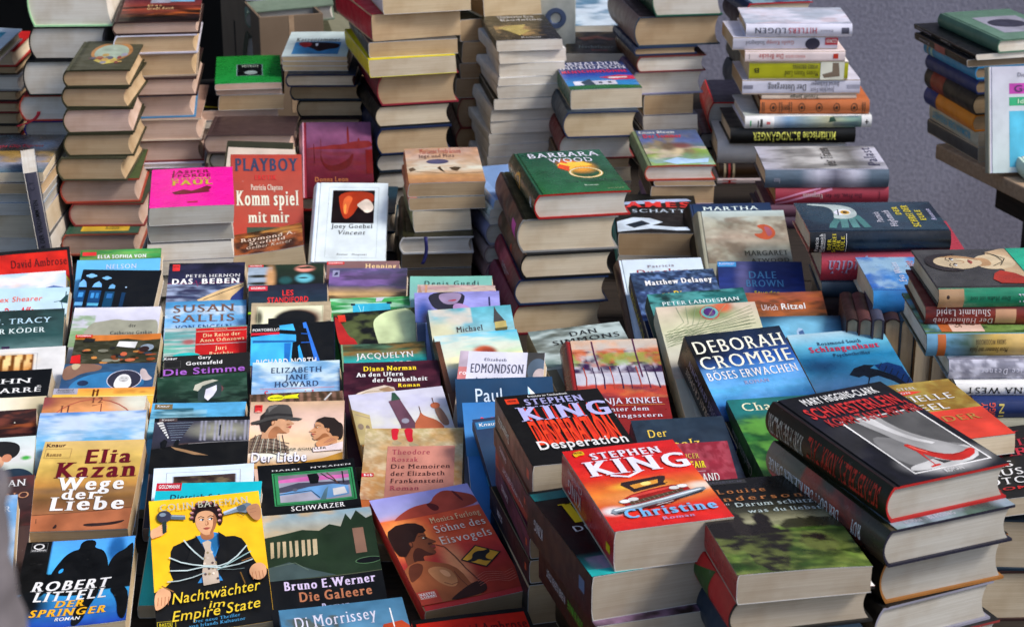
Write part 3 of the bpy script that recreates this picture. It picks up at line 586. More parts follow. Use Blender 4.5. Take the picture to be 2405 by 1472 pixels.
A['bateman'] = [('g', 'fc2'), ('n', 'ea1', .4, 2, 3), ('P', '111', '0,.7 .1,.665 .17,.62 .15,.57 .145,.52 .16,.46 .165,.41 .19,.37 .27,.345 .36,.325 .44,.31 .54,.31 .62,.33 .74,.335 .8,.36 .83,.4 .85,.46 .88,.52 .91,.57 .96,.6 1,.62 1,1 0,1'), ('P', '38c', '.4,.31 .46,.3 .56,.29 .6,.3 .62,.36 .56,.47 .55,.56 .6,.66 .38,.66 .47,.56 .42,.42'), ('P', '269', '.52,.34 .6,.31 .6,.38 .55,.46'),
    *front_face(.5, .195, .215, .2, 'd9a37a', 'a86c48', 'a54', '345', '321'), ('B', '211', '.385,.2 .37,.14 .4,.08 .46,.05 .54,.045 .61,.07 .65,.12 .655,.2 .63,.25 .605,.24 .6,.17 .56,.125 .5,.115 .44,.125 .41,.16 .4,.21'),
    *[q for u, v in ((.385, .13), (.4, .095), (.44, .065), (.5, .055), (.56, .065), (.605, .09), (.63, .13), (.635, .17), (.625, .215), (.38, .17)) for q in (('E', u, v, .022, .017, '422'), ('E', u - .004, v - .004, .015, .009, 'c99'), ('E', u, v + .004, .012, .005, '744'))],
    ('P', 'ba9', '.45,.37 .5,.355 .53,.37 .52,.42 .565,.56 .57,.68 .43,.69 .425,.6 .47,.43'), *[('E', .455 + .035 * (k % 4), .45 + .04 * (k // 3), .011, .009, ['544', '986', 'dcb'][k % 3]) for k in range(16)], ('P', '111', '.4,.31 .43,.36 .47,.44 .4,.58 .3,.5'), ('P', '111', '.6,.3 .66,.34 .66,.5 .58,.64 .56,.5 .6,.42'),
    ('L', .014, 'bcc', '.29,.34 .33,.39 .38,.44 .45,.5'), ('L', .014, 'bcc', '.15,.46 .25,.505 .35,.53 .46,.55 .58,.56 .66,.545 .75,.5 .84,.43'), ('L', .014, 'bcc', '.15,.56 .3,.57 .45,.555 .6,.575 .75,.565 .88,.54'), ('L', .012, 'bcc', '.12,.64 .22,.64 .34,.625 .45,.6'), ('L', .012, '9bb', '.56,.59 .7,.54 .87,.48'), ('L', .006, '788', '.56,.58 .7,.6 .8,.6'),
    ('B', 'd9a37a', '0,.24 .06,.225 .11,.2 .15,.195 .155,.24 .12,.285 .05,.3 0,.31'), *[('L', .005, 'a64', '.1,%.3f .15,%.3f' % (.215 + .018 * k, .205 + .018 * k)) for k in range(4)], ('B', '334', '.07,.17 .065,.13 .1,.1 .16,.1 .2,.13 .2,.165 .15,.19 .1,.19'), ('P', '567', '.19,.135 .32,.15 .32,.185 .19,.17'), ('P', '9ab', '.2,.14 .32,.155 .32,.163 .2,.15'), ('E', .12, .13, .03, .015, '89a'), ('P', '233', '.11,.19 .15,.18 .145,.27 .11,.28'),
    ('P', '789', '.66,.155 .78,.125 .88,.1 .92,.11 .93,.155 .86,.18 .8,.165 .67,.18'), ('P', 'bcd', '.66,.155 .78,.125 .8,.135 .67,.167'), ('B', '567', '.78,.125 .86,.105 .88,.16 .8,.17'), ('L', .006, '345', '.8,.17 .84,.2 .88,.175'), ('B', 'c9906a', '.86,.145 .93,.115 1,.12 1,.25 .94,.25 .9,.21'), ('L', .005, '965', '.9,.16 .96,.15'), ('L', .005, '965', '.9,.185 .96,.18'),
    ('B', 'd9a37a', '0,.74 .04,.69 .1,.68 .145,.71 .14,.77 .08,.82 .03,.84 0,.84'), *[('L', .005, 'a64', '%.3f,.75 %.3f,.81' % (.035 + .03 * k, .025 + .03 * k)) for k in range(4)], ('B', 'd9a37a', '.83,.63 .87,.585 .94,.575 .99,.61 .985,.68 .92,.71 .86,.69'), *[('L', .005, 'a64', '%.3f,.64 %.3f,.7' % (.86 + .03 * k, .865 + .03 * k)) for k in range(4)], ('L', .012, '963', '.07,.67 .17,.72'), ('L', .01, '752', '.76,.63 .79,.72'), ('L', .008, '963', '.78,.55 .88,.53'),
    ('T', 'COLIN BATEMAN', .1, .9, .055, .105, 'bba', 's', .0), ('T', 'Nachtwächter', .15, .92, .735, .81, 'ec3', 'ni', .03), ('T', 'im', .46, .6, .815, .865, 'ec3', 'ni'), ('T', 'Empire State', .14, .9, .865, .935, 'ec3', 'ni', .03),
    ('T', 'Der neue Thriller', .32, .72, .937, .958, '49c', 's', .01), ('T', 'von Irlands Kultautor', .28, .76, .968, .99, '49c', 's', .01), ('O', .01, .925, .17, 1, .006, 'a92'), ('T', 'BASTEI', .03, .14, .94, .96, 'cb2', 'b'), ('T', 'LÜBBE', .03, .14, .965, .985, 'cb2', 'b')]
A['faces'] = [('g', '232', '0f1114'), ('R', 0, .01, .2, .1, 'd33'), ('T', 'GOLDMANN', .02, .18, .03, .07, 'eee', 'b'), ('s', 0, .1, .32, 1, '9ab'), ('b', .15, .5, .2, .08, '221', .6), ('b', .15, .82, .2, .08, '221', .6), ('b', .3, .6, .08, .7, 'c96', .7), ('b', .75, .2, .14, .16, 'e98', .5), ('P', '232', '.64,.15 .8,.1 .9,.2 .7,.2'), ('b', .75, .62, .13, .22, '6bc', .5), ('b', .73, .6, .08, .04, '0f1114', .5), ('b', .5, .7, .1, .2, '255', .6)]
A['standi'] = [('g', '223', '234', '232'), ('R', .0, .03, .24, .19, 'd34'), ('T', 'GOLDMANN', .03, .21, .07, .14, 'eee', 'b'), ('T', 'LES', .43, .57, .2, .38, 'e33', 'b'), ('T', 'STANDIFORD', .24, .76, .44, .62, 'e33', 'b'), ('b', .05, .95, .1, .05, 'ad3', .6)]
A['hat'] = [('g', 'baa88a'), ('s', .08, .12, .9, 1, 'eec'), ('b', .62, .55, .32, .4, '743', .5), ('b', .56, .6, .3, .38, '0f1114', .2), ('R', .22, .52, .7, 1, '0f1114'), ('b', .1, .5, .06, .3, '554', .6), ('O', .08, .12, .9, 1.4, .006, 'aa8')]
A['north'] = [('g', '0f1114'), ('P', '4bf', '.34,.06 .5,.03 .53,.2 .34,.16'), ('P', '4bf', '0,.32 .34,.26 .54,.3 .54,.46 .5,.48 .48,.95 .46,1.0 0,1'), ('P', '26a', '.02,.4 .54,.44 .5,.48 .02,.46'), ('P', '27c', '.4,.5 .48,.5 .46,1 .4,1'), ('R', 0, .03, .34, .24, '0f1114'), ('R', 0, .22, .34, .28, 'c23'), ('T', 'PORTOBELLO', .02, .34, .13, .19, 'eee', 'b'), ('P', '37d', '.62,.02 .66,0 .82,.95 .7,.95'), ('P', '3ae', '.56,.6 .58,.55 .64,.95 .58,.95'),
    ('P', '0f1114', '.63,.15 .66,.15 .76,.95 .7,.95'), ('L', .012, '26c', '.6,.5 .74,.5'), ('L', .012, '26c', '.6,.28 .7,.3'), ('T', 'RICHARD NORTH', .07, .78, .88, 1.02, 'eee', 'b')]
A['howard'] = [('g', '8bd', '7ad', 'bcd'), ('n', 'dee', .8, 4, 7), ('n', '69c', .5, 3, 5), ('T', 'ELIZABETH', .22, .8, .15, .28, '346', 's'), ('T', 'JANE', .38, .64, .33, .45, '346', 's'), ('T', 'HOWARD', .26, .76, .5, .63, '346', 's'), ('R', .1, .66, .94, .67, 'c66'), ('T', 'Sommerrich', .15, .74, .72, .88, 'd24', 's')]
A['wood'] = [('g', '543', '432'), ('st', 0, 0, 1, 1, '865', 11, 0), ('n', '321', .6, 10, 3), ('E', .28, .16, .09, .1, 'dd2'), ('P', 'dd2', '.37,.1 .53,.06 .51,.14 .53,.2 .37,.2'), ('T', 'Nervenkitzel', .22, .35, .14, .18, '331', 'b'), ('L', .02, 'bbb', '.8,.3 .88,.06')]
A['liebe'] = [('g', 'ca8', 'dba', 'ecb', 'ec9', 'dcb', 'b83'), ('b', .25, .78, .3, .12, 'eed', .8), ('n', 'eca', .5, 2, 6, .2, .7), ('P', 'b83', '0,1 .15,.99 .3,.975 .45,.94 .6,.9 .8,.86 1,.78 1,1'), ('n', '964', .0, 1, 1),
    ('P', '876', '0,.62 .05,.55 .12,.5 .2,.5 .28,.55 .36,.61 .42,.67 .45,.78 .02,.78'), *[('L', .009, '433', '%.2f,.51 %.2f,.78' % (.08 + k * .055, .03 + k * .075)) for k in range(6)], *[('L', .009, '433', '.03,%.2f .2,%.2f .44,%.2f' % (.57 + k * .05, .56 + k * .05, .64 + k * .05)) for k in range(5)], *[('L', .006, 'ccb', '%.2f,.52 %.2f,.78' % (.11 + k * .055, .06 + k * .075)) for k in range(5)],
    *profile(.12, .12, .42, .4, 'd6a27c', 'a8704c', '2a2422'),
    ('P', '4a4846', '.02,.325 .08,.3 .15,.275 .16,.2 .175,.12 .2,.075 .26,.055 .34,.05 .4,.062 .435,.11 .45,.18 .46,.25 .52,.262 .565,.275 .53,.3 .44,.295 .34,.272 .24,.285 .15,.32 .08,.355 .03,.36'), ('P', '2c2a2a', '.155,.215 .3,.185 .455,.205 .46,.24 .3,.225 .155,.255'), ('P', '6a6866', '.19,.1 .26,.065 .3,.062 .24,.12 .2,.18'), ('P', '262424', '.06,.35 .15,.315 .25,.28 .3,.275 .2,.31 .1,.36'),
    ('R', .05, .06, .13, .17, 'd33'), ('P', 'e98', '.05,.17 .09,.145 .13,.17 .09,.175'), ('T', 'HEYNE', .06, .12, .08, .1, '822', 'b'),
    ('B', '2c221e', '.92,.36 .96,.34 1,.4 1,.58 .96,.62 .93,.52'), *profile(.59, .27, .37, .36, 'd69c72', 'a4683f', '2c221e', True), ('B', 'c88c60', '.7,.66 .78,.58 .88,.55 .97,.57 .93,.63 .84,.7 .76,.74'), *[('L', .005, '955', '.%d,.%d .%d,.%d' % (80 + 3 * k, 66 - k, 88 + 2 * k, 58 + k)) for k in range(3)], ('P', 'edd', '.68,.72 .84,.7 1,.64 1,.76 .7,.78'),
    ('T', 'ALEXANDER SCHULLER', .17, .83, .725, .755, '332', 'b', .01), ('T', 'Der Liebe', .065, .635, .8, .93, '433', 'b', .01), ('T', 'Der Liebe', .06, .63, .795, .925, 'eef', 'b', .01)]
A['nykanen'] = [('g', '0f1114'), ('T', 'HARRI', .14, .43, .125, .155, 'ddd', 's'), ('T', 'NYKÄNEN', .54, .96, .115, .145, 'ddd', 's'), ('R', .14, .19, .97, .86, '385'), ('O', .155, .205, .955, .845, .01, '142'), ('R', .2, .25, .92, .8, '99a'), ('R', .2, .25, .92, .38, '878'), ('P', 'c6a', '.2,.34 .5,.3 .92,.33 .92,.4 .2,.4'),
    ('P', '445', '.2,.5 .4,.42 .92,.46 .92,.55 .2,.6'), ('P', '0f1114', '.5,.26 .6,.25 .62,.34 .6,.46 .52,.46'), ('P', '69c', '.2,.62 .5,.52 .75,.5 .9,.56 .9,.74 .7,.78 .2,.72'), ('P', 'aab', '.2,.66 .52,.62 .6,.8 .2,.8'), ('P', '578', '.66,.6 .7,.54 .66,.8 .6,.8'), ('P', 'ccc', '.74,.6 .86,.58 .88,.72 .74,.74'), ('L', .012, '222', '.64,.26 .7,.36 .82,.5'), ('L', .012, '643', '.7,.26 .76,.38 .8,.5'), ('L', .012, '222', '.86,.26 .86,.5'), ('L', .01, '222', '.2,.64 .52,.6 .6,.76'), ('E', .36, .56, .025, .03, '667'), ('T', 'SCHWÄRZER', .3, .84, .9, .99, 'eee', 's')]
A['werner'] = [('g', '8ab', 'ba8', 'a98', '242', '0f1114', '0f1114'), ('n', 'ca7', .8, 4, 10, 0, .16), ('P', '232', '0,.2 .15,.18 .35,.15 .5,.17 .6,.12 .7,.15 .76,.04 .8,.1 .86,.02 .94,.1 1,.08 1,.56 0,.56'), *[('P', 'ba8', '%.2f,.24 %.2f,.24 %.2f,.37 %.2f,.38' % (.05 + .055 * k, .08 + .055 * k, .07 + .055 * k, .04 + .055 * k)) for k in range(8)],
    ('P', '865', '.8,.18 .9,.18 .9,.4 .8,.4'), ('b', .45, .46, .1, .05, '654', .6), ('P', '455', '0,.46 .2,.42 .4,.5 .6,.56 0,.57'), ('E', .9, .47, .12, .03, '0f1114'), ('Q', .9, .47, .12, .03, .01, '575'), ('R', 0, .57, 1, 1, '0f1114'), ('L', .006, '676', '.06,.45 .25,.43 .36,.5'),
    ('T', 'Bruno E.Werner', .13, .93, .585, .655, 'dce', 'sb'), ('T', 'Die Galeere', .25, .88, .68, .755, 'b75', 'sb'), ('T', 'Roman', .43, .68, .785, .84, 'bbd', 'sb'), ('T', 'Fischer', .43, .7, .86, .92, 'bbd', 'sb')]
A['morrissey'] = [('g', '479', '69b', '9bd'), ('n', '554', .9, 14, 14, .1, 1, .0, .45), ('T', 'Di Morrissey', .11, .76, .1, .22, 'dde', 's', .03), ('P', 'b42', '.72,.42 .8,.26 .95,.24 1,.3 1,.44'), ('P', 'ddd', '.76,.52 .86,.3 .98,.5 1,.7 .76,.7'), ('P', '345', '.8,.52 .87,.4 .95,.52 .95,.7 .8,.7'), ('L', .01, 'eee', '.88,.1 .88,.3')]
A['henning'] = [('g', '866', '755'), ('R', 0, .03, .24, .16, 'd33'), ('T', 'GOLDMANN', .02, .22, .06, .12, 'eee', 'b'), ('T', 'Henning', .53, .96, .15, .34, 'ec9', 'sb')]
A['purple'] = [('g', '557', '546', '446', 'b96', '543'), ('n', '86a', .7, 3, 7, 0, .6), ('b', 1, .4, .3, .5, '334', .9), ('n', 'ca7', .8, 2, 14, .62, .8), ('n', '432', .8, 3, 9, .72, 1), ('R', .04, .07, .13, .26, '99b'), ('P', '335', '.06,.22 .08,.12 .11,.12 .11,.2')]
A['greenp'] = [('g', '4a5', '395', '285'), ('n', 'dfe', .6, 3, 12), ('n', '173', .6, 5, 10), ('R', .27, .24, .72, 1, '3ac'), ('R', .25, .22, .3, .3, '123'), ('R', .68, .2, .74, .28, '123'), ('n', '7de', .0, 1, 1), ('L', .01, '9de', '.34,.3 .4,.9'), ('L', .01, '9de', '.4,.34 .37,.9'), ('P', 'ccd', '.56,.02 .66,.03 .62,.16 .55,.18')]
A['eye'] = [('g', '0f1114'), ('B', 'cda', '.45,.3 .55,.12 .7,.02 1,.0 1,1 .48,1 .46,.7'), ('b', .55, .38, .06, .12, '0f1114', .8), ('b', .85, .52, .24, .12, '121', .5), ('b', .52, .6, .06, .6, '232', .9), ('b', .75, .85, .2, .1, '893', .9), ('b', .9, .48, .1, .04, '7c9', .5), ('n', '895', .3, 6, 6), ('B', 'a22', '0,.1 .04,.1 .1,.4 .14,.65 .2,.7 .24,1 0,1'), ('R', .05, .06, .14, .24, 'c32'), ('B', 'cdb', '.38,.85 .4,.95 .5,1 .4,1')]
A['mitchard'] = [('g', '465', '575', '2aa', '29a'), ('n', '863', .9, 4, 8, 0, .45), ('n', '232', .7, 5, 9, 0, .25), ('R', 0, 0, .02, 1, '797'), ('T', 'JACQUELYN', .17, .85, .36, .56, 'eee', 's'), ('T', 'MITCHARD', .2, .83, .7, .9, 'eee', 's')]
A['norman'] = [('g', '312', '312'), ('n', '523', .6, 5, 6), ('T', 'Diana Norman', .21, .76, .12, .24, 'fd3', 'sb'), ('T', 'An den Ufern', .13, .62, .28, .39, 'eee', 'sb'), ('T', 'der Dunkelheit', .3, .87, .43, .54, 'eee', 'sb'), ('T', 'Roman', .56, .79, .6, .69, 'fd3', 'sb'), ('P', 'dcb', '.08,.92 .15,.8 .3,.68 .42,.62 .52,.68 .54,.8 .5,.95 .1,1'), ('P', 'a86', '.36,.72 .46,.66 .53,.76 .46,.86'), ('L', .012, 'a97', '.12,.9 .24,.78 .4,.76 .5,.86')]
A['moscow'] = [('g', 'ccd', 'ccd', 'ddc', 'dcb'), ('n', 'bbd', .5, 3, 4), ('P', 'ba7', '0,.3 .17,.44 .15,1 0,1'), ('L', .01, '987', '.02,.4 .16,.5'), ('E', .05, .65, .03, .06, '876'), ('E', .12, .68, .02, .05, '876'), ('P', '645', '.4,.2 .52,.16 .62,.7 .66,.9 .45,.9 .46,.7'), ('P', '354', '.43,.2 .46,.03 .49,.04 .53,.18'), ('E', .52, .62, .04, .05, '99a'), ('B', 'b64', '.6,.7 .68,.55 .7,.46 .72,.56 .86,.68 .92,.9 .6,.9'), ('L', .008, '643', '.7,.36 .7,.5'), ('B', '865', '.84,.4 .92,.4 .98,.8 .88,.8'), ('E', .87, .38, .05, .06, 'b64'), ('L', .008, '643', '.86,.22 .86,.34')]
A['roszak'] = [('g', 'ba7', 'ba8', 'c96', 'b86'), ('n', 'dca', .7, 24, 30), ('n', 'b84', .6, 5, 7), ('B', 'c23', '.26,0 .35,0 .33,.1 .34,.17 .28,.17 .27,.08'), ('B', 'c23', '.39,0 .49,0 .48,.1 .5,.2 .44,.2 .41,.1'), ('B', 'a97', '.29,.18 .34,.18 .4,.23 .28,.24'), ('B', 'a97', '.45,.21 .5,.21 .58,.26 .46,.26'), ('R', .24, .26, .92, 1, 'c87'), ('n', 'c86', .0, 1, 1), ('R', 0, .64, .12, .69, 'c23'), ('T', 'btb', .02, .11, .65, .68, 'eee', 'sb'),
    ('T', 'Theodore', .29, .67, .31, .38, 'a45', 's'), ('T', 'Roszak', .29, .56, .42, .48, 'a45', 's'), ('T', 'Die Memoiren', .29, .88, .52, .58, '422', 's'), ('T', 'der Elizabeth', .29, .83, .62, .68, '422', 's'), ('T', 'Frankenstein', .29, .82, .72, .78, '422', 's'), ('T', 'Roman', .29, .58, .82, .88, 'a45', 's')]
A['furlong'] = [('g', '99d', 'aad', 'e64', 'd43', 'b33', 'a32', 'a32'), ('s', 0, .215, 1, .5, 'd53'), ('b', .15, .4, .3, .22, 'fa5', .9), ('b', .5, .72, .14, .3, 'e96', .9), ('B', 'a43', '.14,.22 .24,.17 .36,.13 .48,.12 .56,.12 .62,.06 .74,.02 .86,.06 .96,.1 1,.13 1,.22 .14,.235'), ('B', '622', '.5,.12 .56,.12 .62,.16 .6,.2 .54,.2'), ('B', '622', '.8,.04 .84,.05 .88,.15 .86,.16'),
    *profile(.03, .3, .46, .31, '7a4228', '4a2418', '2a1510', False, [(.45, -.1), (.62, -.06), (.74, .06), (.76, .2), (.68, .26), (.58, .24), (.5, .34), (.42, .46), (.36, .46), (.3, .62), (.2, .75), (.1, .86), (-.02, .8), (-.08, .55), (-.1, .3), (0, .05), (.2, -.08)]),
    ('P', 'a45a34', '0,.68 .06,.645 .16,.62 .24,.63 .33,.66 .42,.69 .48,.74 .51,.8 .53,.88 .58,.94 .57,1 0,1'), ('B', 'd08a58', '.2,.7 .32,.69 .42,.74 .44,.84 .38,.9 .28,.86 .22,.78'), ('B', '6a3420', '.04,.66 .14,.63 .2,.66 .14,.74 .06,.78 0,.8'), ('B', 'e0a070', '.3,.72 .38,.74 .4,.8 .34,.8'), ('L', .007, '6a3420', '.3,.84 .36,.87 .43,.86'), ('L', .007, '6a3420', '.44,.76 .46,.84 .5,.92'), ('B', '3a1c14', '.28,.99 .42,.93 .54,.89 .62,.88 .67,.92 .64,.98 .5,1 .3,1'), ('L', .008, '422', '.4,.505 .47,.54 .52,.64 .56,.76 .62,.88'),
    ('T', 'Monica Furlong', .46, .96, .265, .315, 'ec9', 's'), ('T', 'Söhne des', .46, .96, .345, .41, 'edc', 's'), ('T', 'Eisvogels', .46, .96, .45, .52, 'edc', 's'), ('P', '222', '.55,.68 .75,.575 .95,.68 .75,.785'), ('P', 'ea3', '.57,.68 .75,.587 .93,.68 .75,.773'), ('B', '222', '.59,.7 .66,.69 .68,.65 .74,.63 .8,.64 .85,.63 .86,.66 .8,.68 .78,.71 .85,.74 .76,.73 .72,.7 .66,.72'),
    *[('L', .004, 'c76', '.6,%.3f .7,%.3f .78,%.3f .88,%.3f .97,%.3f' % (.85 + .02 * k, .82 + .02 * k, .83 + .02 * k, .86 + .02 * k, .84 + .02 * k)) for k in range(5)], ('R', 0, .885, .2, 1, 'b43'), ('O', .02, .9, .17, .95, .004, 'edc'), ('T', 'BASTEI', .03, .16, .908, .924, 'eee', 'b'), ('T', 'LÜBBE', .03, .16, .93, .945, 'eee', 'b')]
A['guedj'] = [('g', '7ba', '8bb'), ('T', 'Denis Guedj', .18, .84, .2, .38, '233', 'sw')]
A['plaster'] = [('g', 'b99', 'a88'), ('n', 'cba', .8, 6, 8), ('P', 'a87', '0,.5 .03,0 .1,.6'), ('R', .1, 0, .13, 1, 'c97'), ('R', .93, .2, .97, 1, '743')]
A['girl'] = [('g', '88c', '99d', '88c', '346'), ('B', '223', '.14,0 .6,0 .58,.4 .5,.6 .3,.62 .2,.5'), ('B', '98a', '.3,.03 .56,.02 .54,.26 .46,.44 .34,.4 .28,.2'), ('B', 'a34', '.36,.3 .5,.24 .48,.32'), ('B', 'a8b', '.46,.38 .56,.4 .68,.6 .7,1 .5,1 .44,.6'), ('b', .1, .7, .12, .6, '35a', .8), ('b', .15, 1, .12, .6, '224', .7), ('R', .87, .2, .89, .5, '336')]
A['golding'] = [('g', '5ab', '7bc', '9bb', 'cc9'), ('n', 'dcb', .8, 3, 4, .0, 1, 0, .5), ('b', .1, .5, .3, .3, 'cca', .8), ('P', '444', '.8,.0 .82,.12 .9,.35 .76,.37'), ('P', 'ba6', '.77,.36 .91,.34 .91,.52 .77,.53'), ('P', '553', '.76,.5 .92,.48 .9,.57 .77,.57'), ('L', .008, '444', '.8,.02 .8,.14'), ('T', 'Michael', .3, .62, .42, .54, '433', 's', .02), ('T', 'Golding', .3, .64, .63, .75, '433', 's', .02)]
A['treesky'] = [('g', '5bd', '8cc', 'cda', 'bcc', '567', '421'), ('n', 'ddc', .8, 2, 8, .0, .7), ('b', .55, .35, .15, .13, 'b53', .4), ('b', .35, .55, .13, .12, 'b53', .4), ('b', .6, .36, .12, .1, '832', .7), ('n', 'fe9', .4, 3, 4, .4, .6), ('R', 0, .1, .06, 1, '532'), ('T', 'btb', .12, .24, .88, .94, 'bbc', 's')]
A['edmond'] = [('g', 'dde'), ('R', 0, 0, .1, 1, 'cbc'), ('R', 0, .4, .1, 1, 'd88'), ('T', 'ro', .02, .1, .5, .6, 'fee', 'b'), ('R', .8, 0, 1, 1, '444'), ('n', '333', .0, 1, 1), ('E', .93, .45, .12, .3, '567'), ('E', .96, .6, .08, .2, 'cbb'), ('T', 'Elizabeth', .3, .56, .17, .24, '667', 's'), ('T', 'EDMONDSON', .15, .77, .32, .54, '556', 's'), ('T', 'Lady Helenas', .22, .72, .66, .75, '778', 's')]
A['paul'] = [('g', '246', '135'), ('T', 'Paul', .2, .47, .23, .5, 'cde', 'n'), ('T', 'Garrison', .2, .75, .63, .85, 'cde', 'n'), ('P', '9ce', '.74,.2 .8,.42 .78,.7 .73,.7'), ('P', 'eee', '.74,.2 .85,.45 .8,.6')]
A['bluem'] = [('g', '37b', '48c', '37a'), ('T', 'Meer', .2, .7, .3, .48, 'e34', 'b')]
A['aquarium'] = [('g', '235', '246', '147'), ('R', .02, .04, .3, .13, '37a'), ('T', 'Knaur', .06, .27, .06, .1, 'eee', 'n')]
A['playboy'] = [('g', 'a32', 'a43', 'a32'), ('T', 'PLAYBOY', .05, .95, .05, .185, '235', 'sb'), ('T', 'EROTIK', .33, .64, .235, .285, 'c22', 'sb'), ('T', 'Patricia Clapton', .27, .72, .34, .4, 'dcb', 'sb'), ('T', 'Komm spiel', .06, .94, .41, .57, 'ddc', 'sb'), ('T', 'mit mir', .22, .8, .64, .76, 'ddc', 'sb'), ('R', .2, .81, .8, 1, '343'), ('E', .45, .9, .12, .06, '664')]
A['leon'] = [('g', '857', '746', '623', '512', '401'), ('B', '722', '0,.36 .12,.34 .3,.33 .4,.31 .55,.31 .7,.27 .85,.26 1,.26 1,.37 0,.37'), ('B', '722', '.62,.3 .625,.1 .64,.04 .655,.1 .66,.3'), ('B', '722', '.78,.28 .8,.2 .83,.28'), ('n', '622', .6, 2, 30, .36, .7), ('B', '511', '.2,.5 .22,.42 .25,.56 .4,.6 .62,.52 .7,.42 .72,.46 .66,.6 .5,.66 .3,.66'), ('L', .01, '511', '.11,.3 .12,.56'), ('L', .008, '622', '.22,.24 .22,.5'), ('R', .9, .38, 1, .7, '611'), ('T', 'Donna Leon', .12, .62, .74, .8, 'b74', 's'), ('T', 'Venezia', .12, .5, .86, .93, 'b74', 's')]
A['goebel'] = [('g', 'dde9ee'), ('O', .13, .06, .87, .95, .004, 'abb'), ('s', .19, .1, .81, .52, '211'), ('R', .19, .1, .81, .52, '100'), ('B', 'a31', '.27,.12 .8,.11 .8,.27 .68,.22 .6,.28 .55,.34 .5,.42 .4,.48 .34,.42 .3,.3'), ('B', 'd63', '.34,.22 .42,.16 .5,.2 .44,.3 .42,.42 .36,.4'), ('B', 'e94', '.36,.3 .4,.26 .4,.4 .37,.4'), ('B', 'edc', '.62,.24 .7,.2 .8,.28 .8,.36 .7,.4 .62,.34 .54,.29'), ('T', 'Joey Goebel', .2, .8, .535, .585, '222', 's'), ('T', 'Vincent', .3, .7, .615, .665, '444', 'si'), ('T', 'Roman', .3, .46, .9, .92, '777', 'si'), ('T', 'Diogenes', .52, .74, .9, .92, '777', 'si')]
A['scofield'] = [('g', '632', '642', '321', '211'), ('n', 'b63', .7, 5, 5), ('b', .55, .35, .4, .3, '321', .5), ('n', 'b84', .9, 4, 12, .1, .6), ('T', 'Raymond A.', .14, .9, .55, .65, 'edc', 's', .04), ('T', 'Scofield', .26, .76, .68, .77, 'edc', 's', .04), ('T', 'Gelber Kaiser', .22, .84, .8, .88, 'dcb', 'si', .04)]
A['pink'] = [('g', 'f2a'), ('T', 'JASPER', .25, .72, .07, .15, '721', 's'), ('T', 'FFORDE', .25, .73, .18, .26, '721', 's'), ('T', 'ES IST WAS', .25, .73, .28, .33, 'cb3', 's'), ('T', 'FAUL', .25, .75, .35, .47, 'cb3', 'sb'), ('P', '723', '.26,.64 .4,.58 .5,.62 .6,.56 .68,.5 .74,.54 .7,.62 .72,.66 .6,.68 .44,.7 .3,.7'), ('R', .45, .88, .57, .92, 'b25')]
A['olive'] = [('g', '443'), ('R', 0, 0, .06, 1, '332'), ('E', .54, .4, .35, .34, 'a74'), ('E', .54, .42, .29, .28, '9a9'), ('P', 'ba5', '.3,.7 .45,.62 .65,.62 .75,.76 .5,.84'), *crowd(14, .2, .85, .5, .78, ['844', '99a', 'a64', 'b95', '556'], .06)]
A['sunset'] = [('g', '323', '423', '733', '943', '322', '211'), ('s', .35, .05, .6, .4, '99a'), ('s', .6, .05, .9, .35, '7ac'), ('n', 'c62', .8, 2, 20, .6, .85), ('n', '111', .9, 2, 18, .5, 1), ('T', 'Das', .32, .5, .46, .52, 'db8', 's'), ('T', 'Große Reich', .32, .66, .55, .64, 'db8', 's')]
A['greenbk'] = [('g', '283', '294'), ('R', .32, .34, .72, .76, '0f1114'), ('O', .32, .34, .72, .76, .012, '8aa'), ('T', 'MORDE', .4, .66, .38, .46, 'bcb', 's'), ('E', .54, .65, .1, .07, '9aa')]
A['cat'] = [('g', 'cdd'), ('T', 'Katzenjammer', .14, .84, .28, .42, '333', 's'), ('R', .14, .44, .86, .92, '48b'), ('B', '322', '.16,.44 .5,.46 .86,.5 .84,.7 .7,.72 .55,.85 .45,.72 .3,.6'), ('B', 'a33', '.16,.46 .4,.46 .42,.6 .3,.7'), ('B', 'eee', '.45,.52 .52,.5 .5,.66')]
A['gold'] = [('g', '221', '111'), ('T', 'Umberto Eco', .24, .8, .04, .14, 'ddd', 's'), ('T', 'Baudolino', .26, .9, .18, .26, 'ddd', 's'), ('n', 'a85', .9, 4, 8, .35, .85, .1, .8), ('P', 'a95', '.14,.52 .3,.45 .6,.42 .5,.6 .62,.66 .4,.85 .3,.7'), ('T', 'Roman', .4, .7, .9, .96, 'bbb', 's')]
A['arnaldur'] = [('g', '236', '236', '24a', '38c', '38c'), ('T', 'ARNALDUR', .05, .95, .03, .15, 'dde', 's'), ('T', 'INDRIDASON', .02, .98, .17, .29, 'dde', 's'), ('T', 'MENSCHENSÖHNE', .02, .96, .34, .43, 'd25', 'sb'), ('P', 'c35', '.5,.6 .8,.52 1,.55 1,.68 .7,.7'), ('P', 'ddd', '.62,.6 .9,.58 .9,.62 .64,.65'), ('R', .1, .72, .7, .86, 'dde'), ('P', '345', '.2,.76 .35,.65 .4,.9 .25,.9'), ('R', .45, .76, .5, .82, '234'), ('R', .58, .76, .63, .82, '234'), ('P', '263', '0,.88 .5,.86 1,.9 1,1 0,1')]
A['blackgrad'] = [('g', '0f1114'), ('P', '743', '.2,.3 .5,.2 .8,.34 .7,.42 .5,.32 .3,.44'), ('n', '653', .3, 6, 6), ('T', 'Nachtfeuer', .2, .75, .66, .78, '788', 's'), ('T', 'Roman', .4, .65, .85, .9, 'a44', 's')]
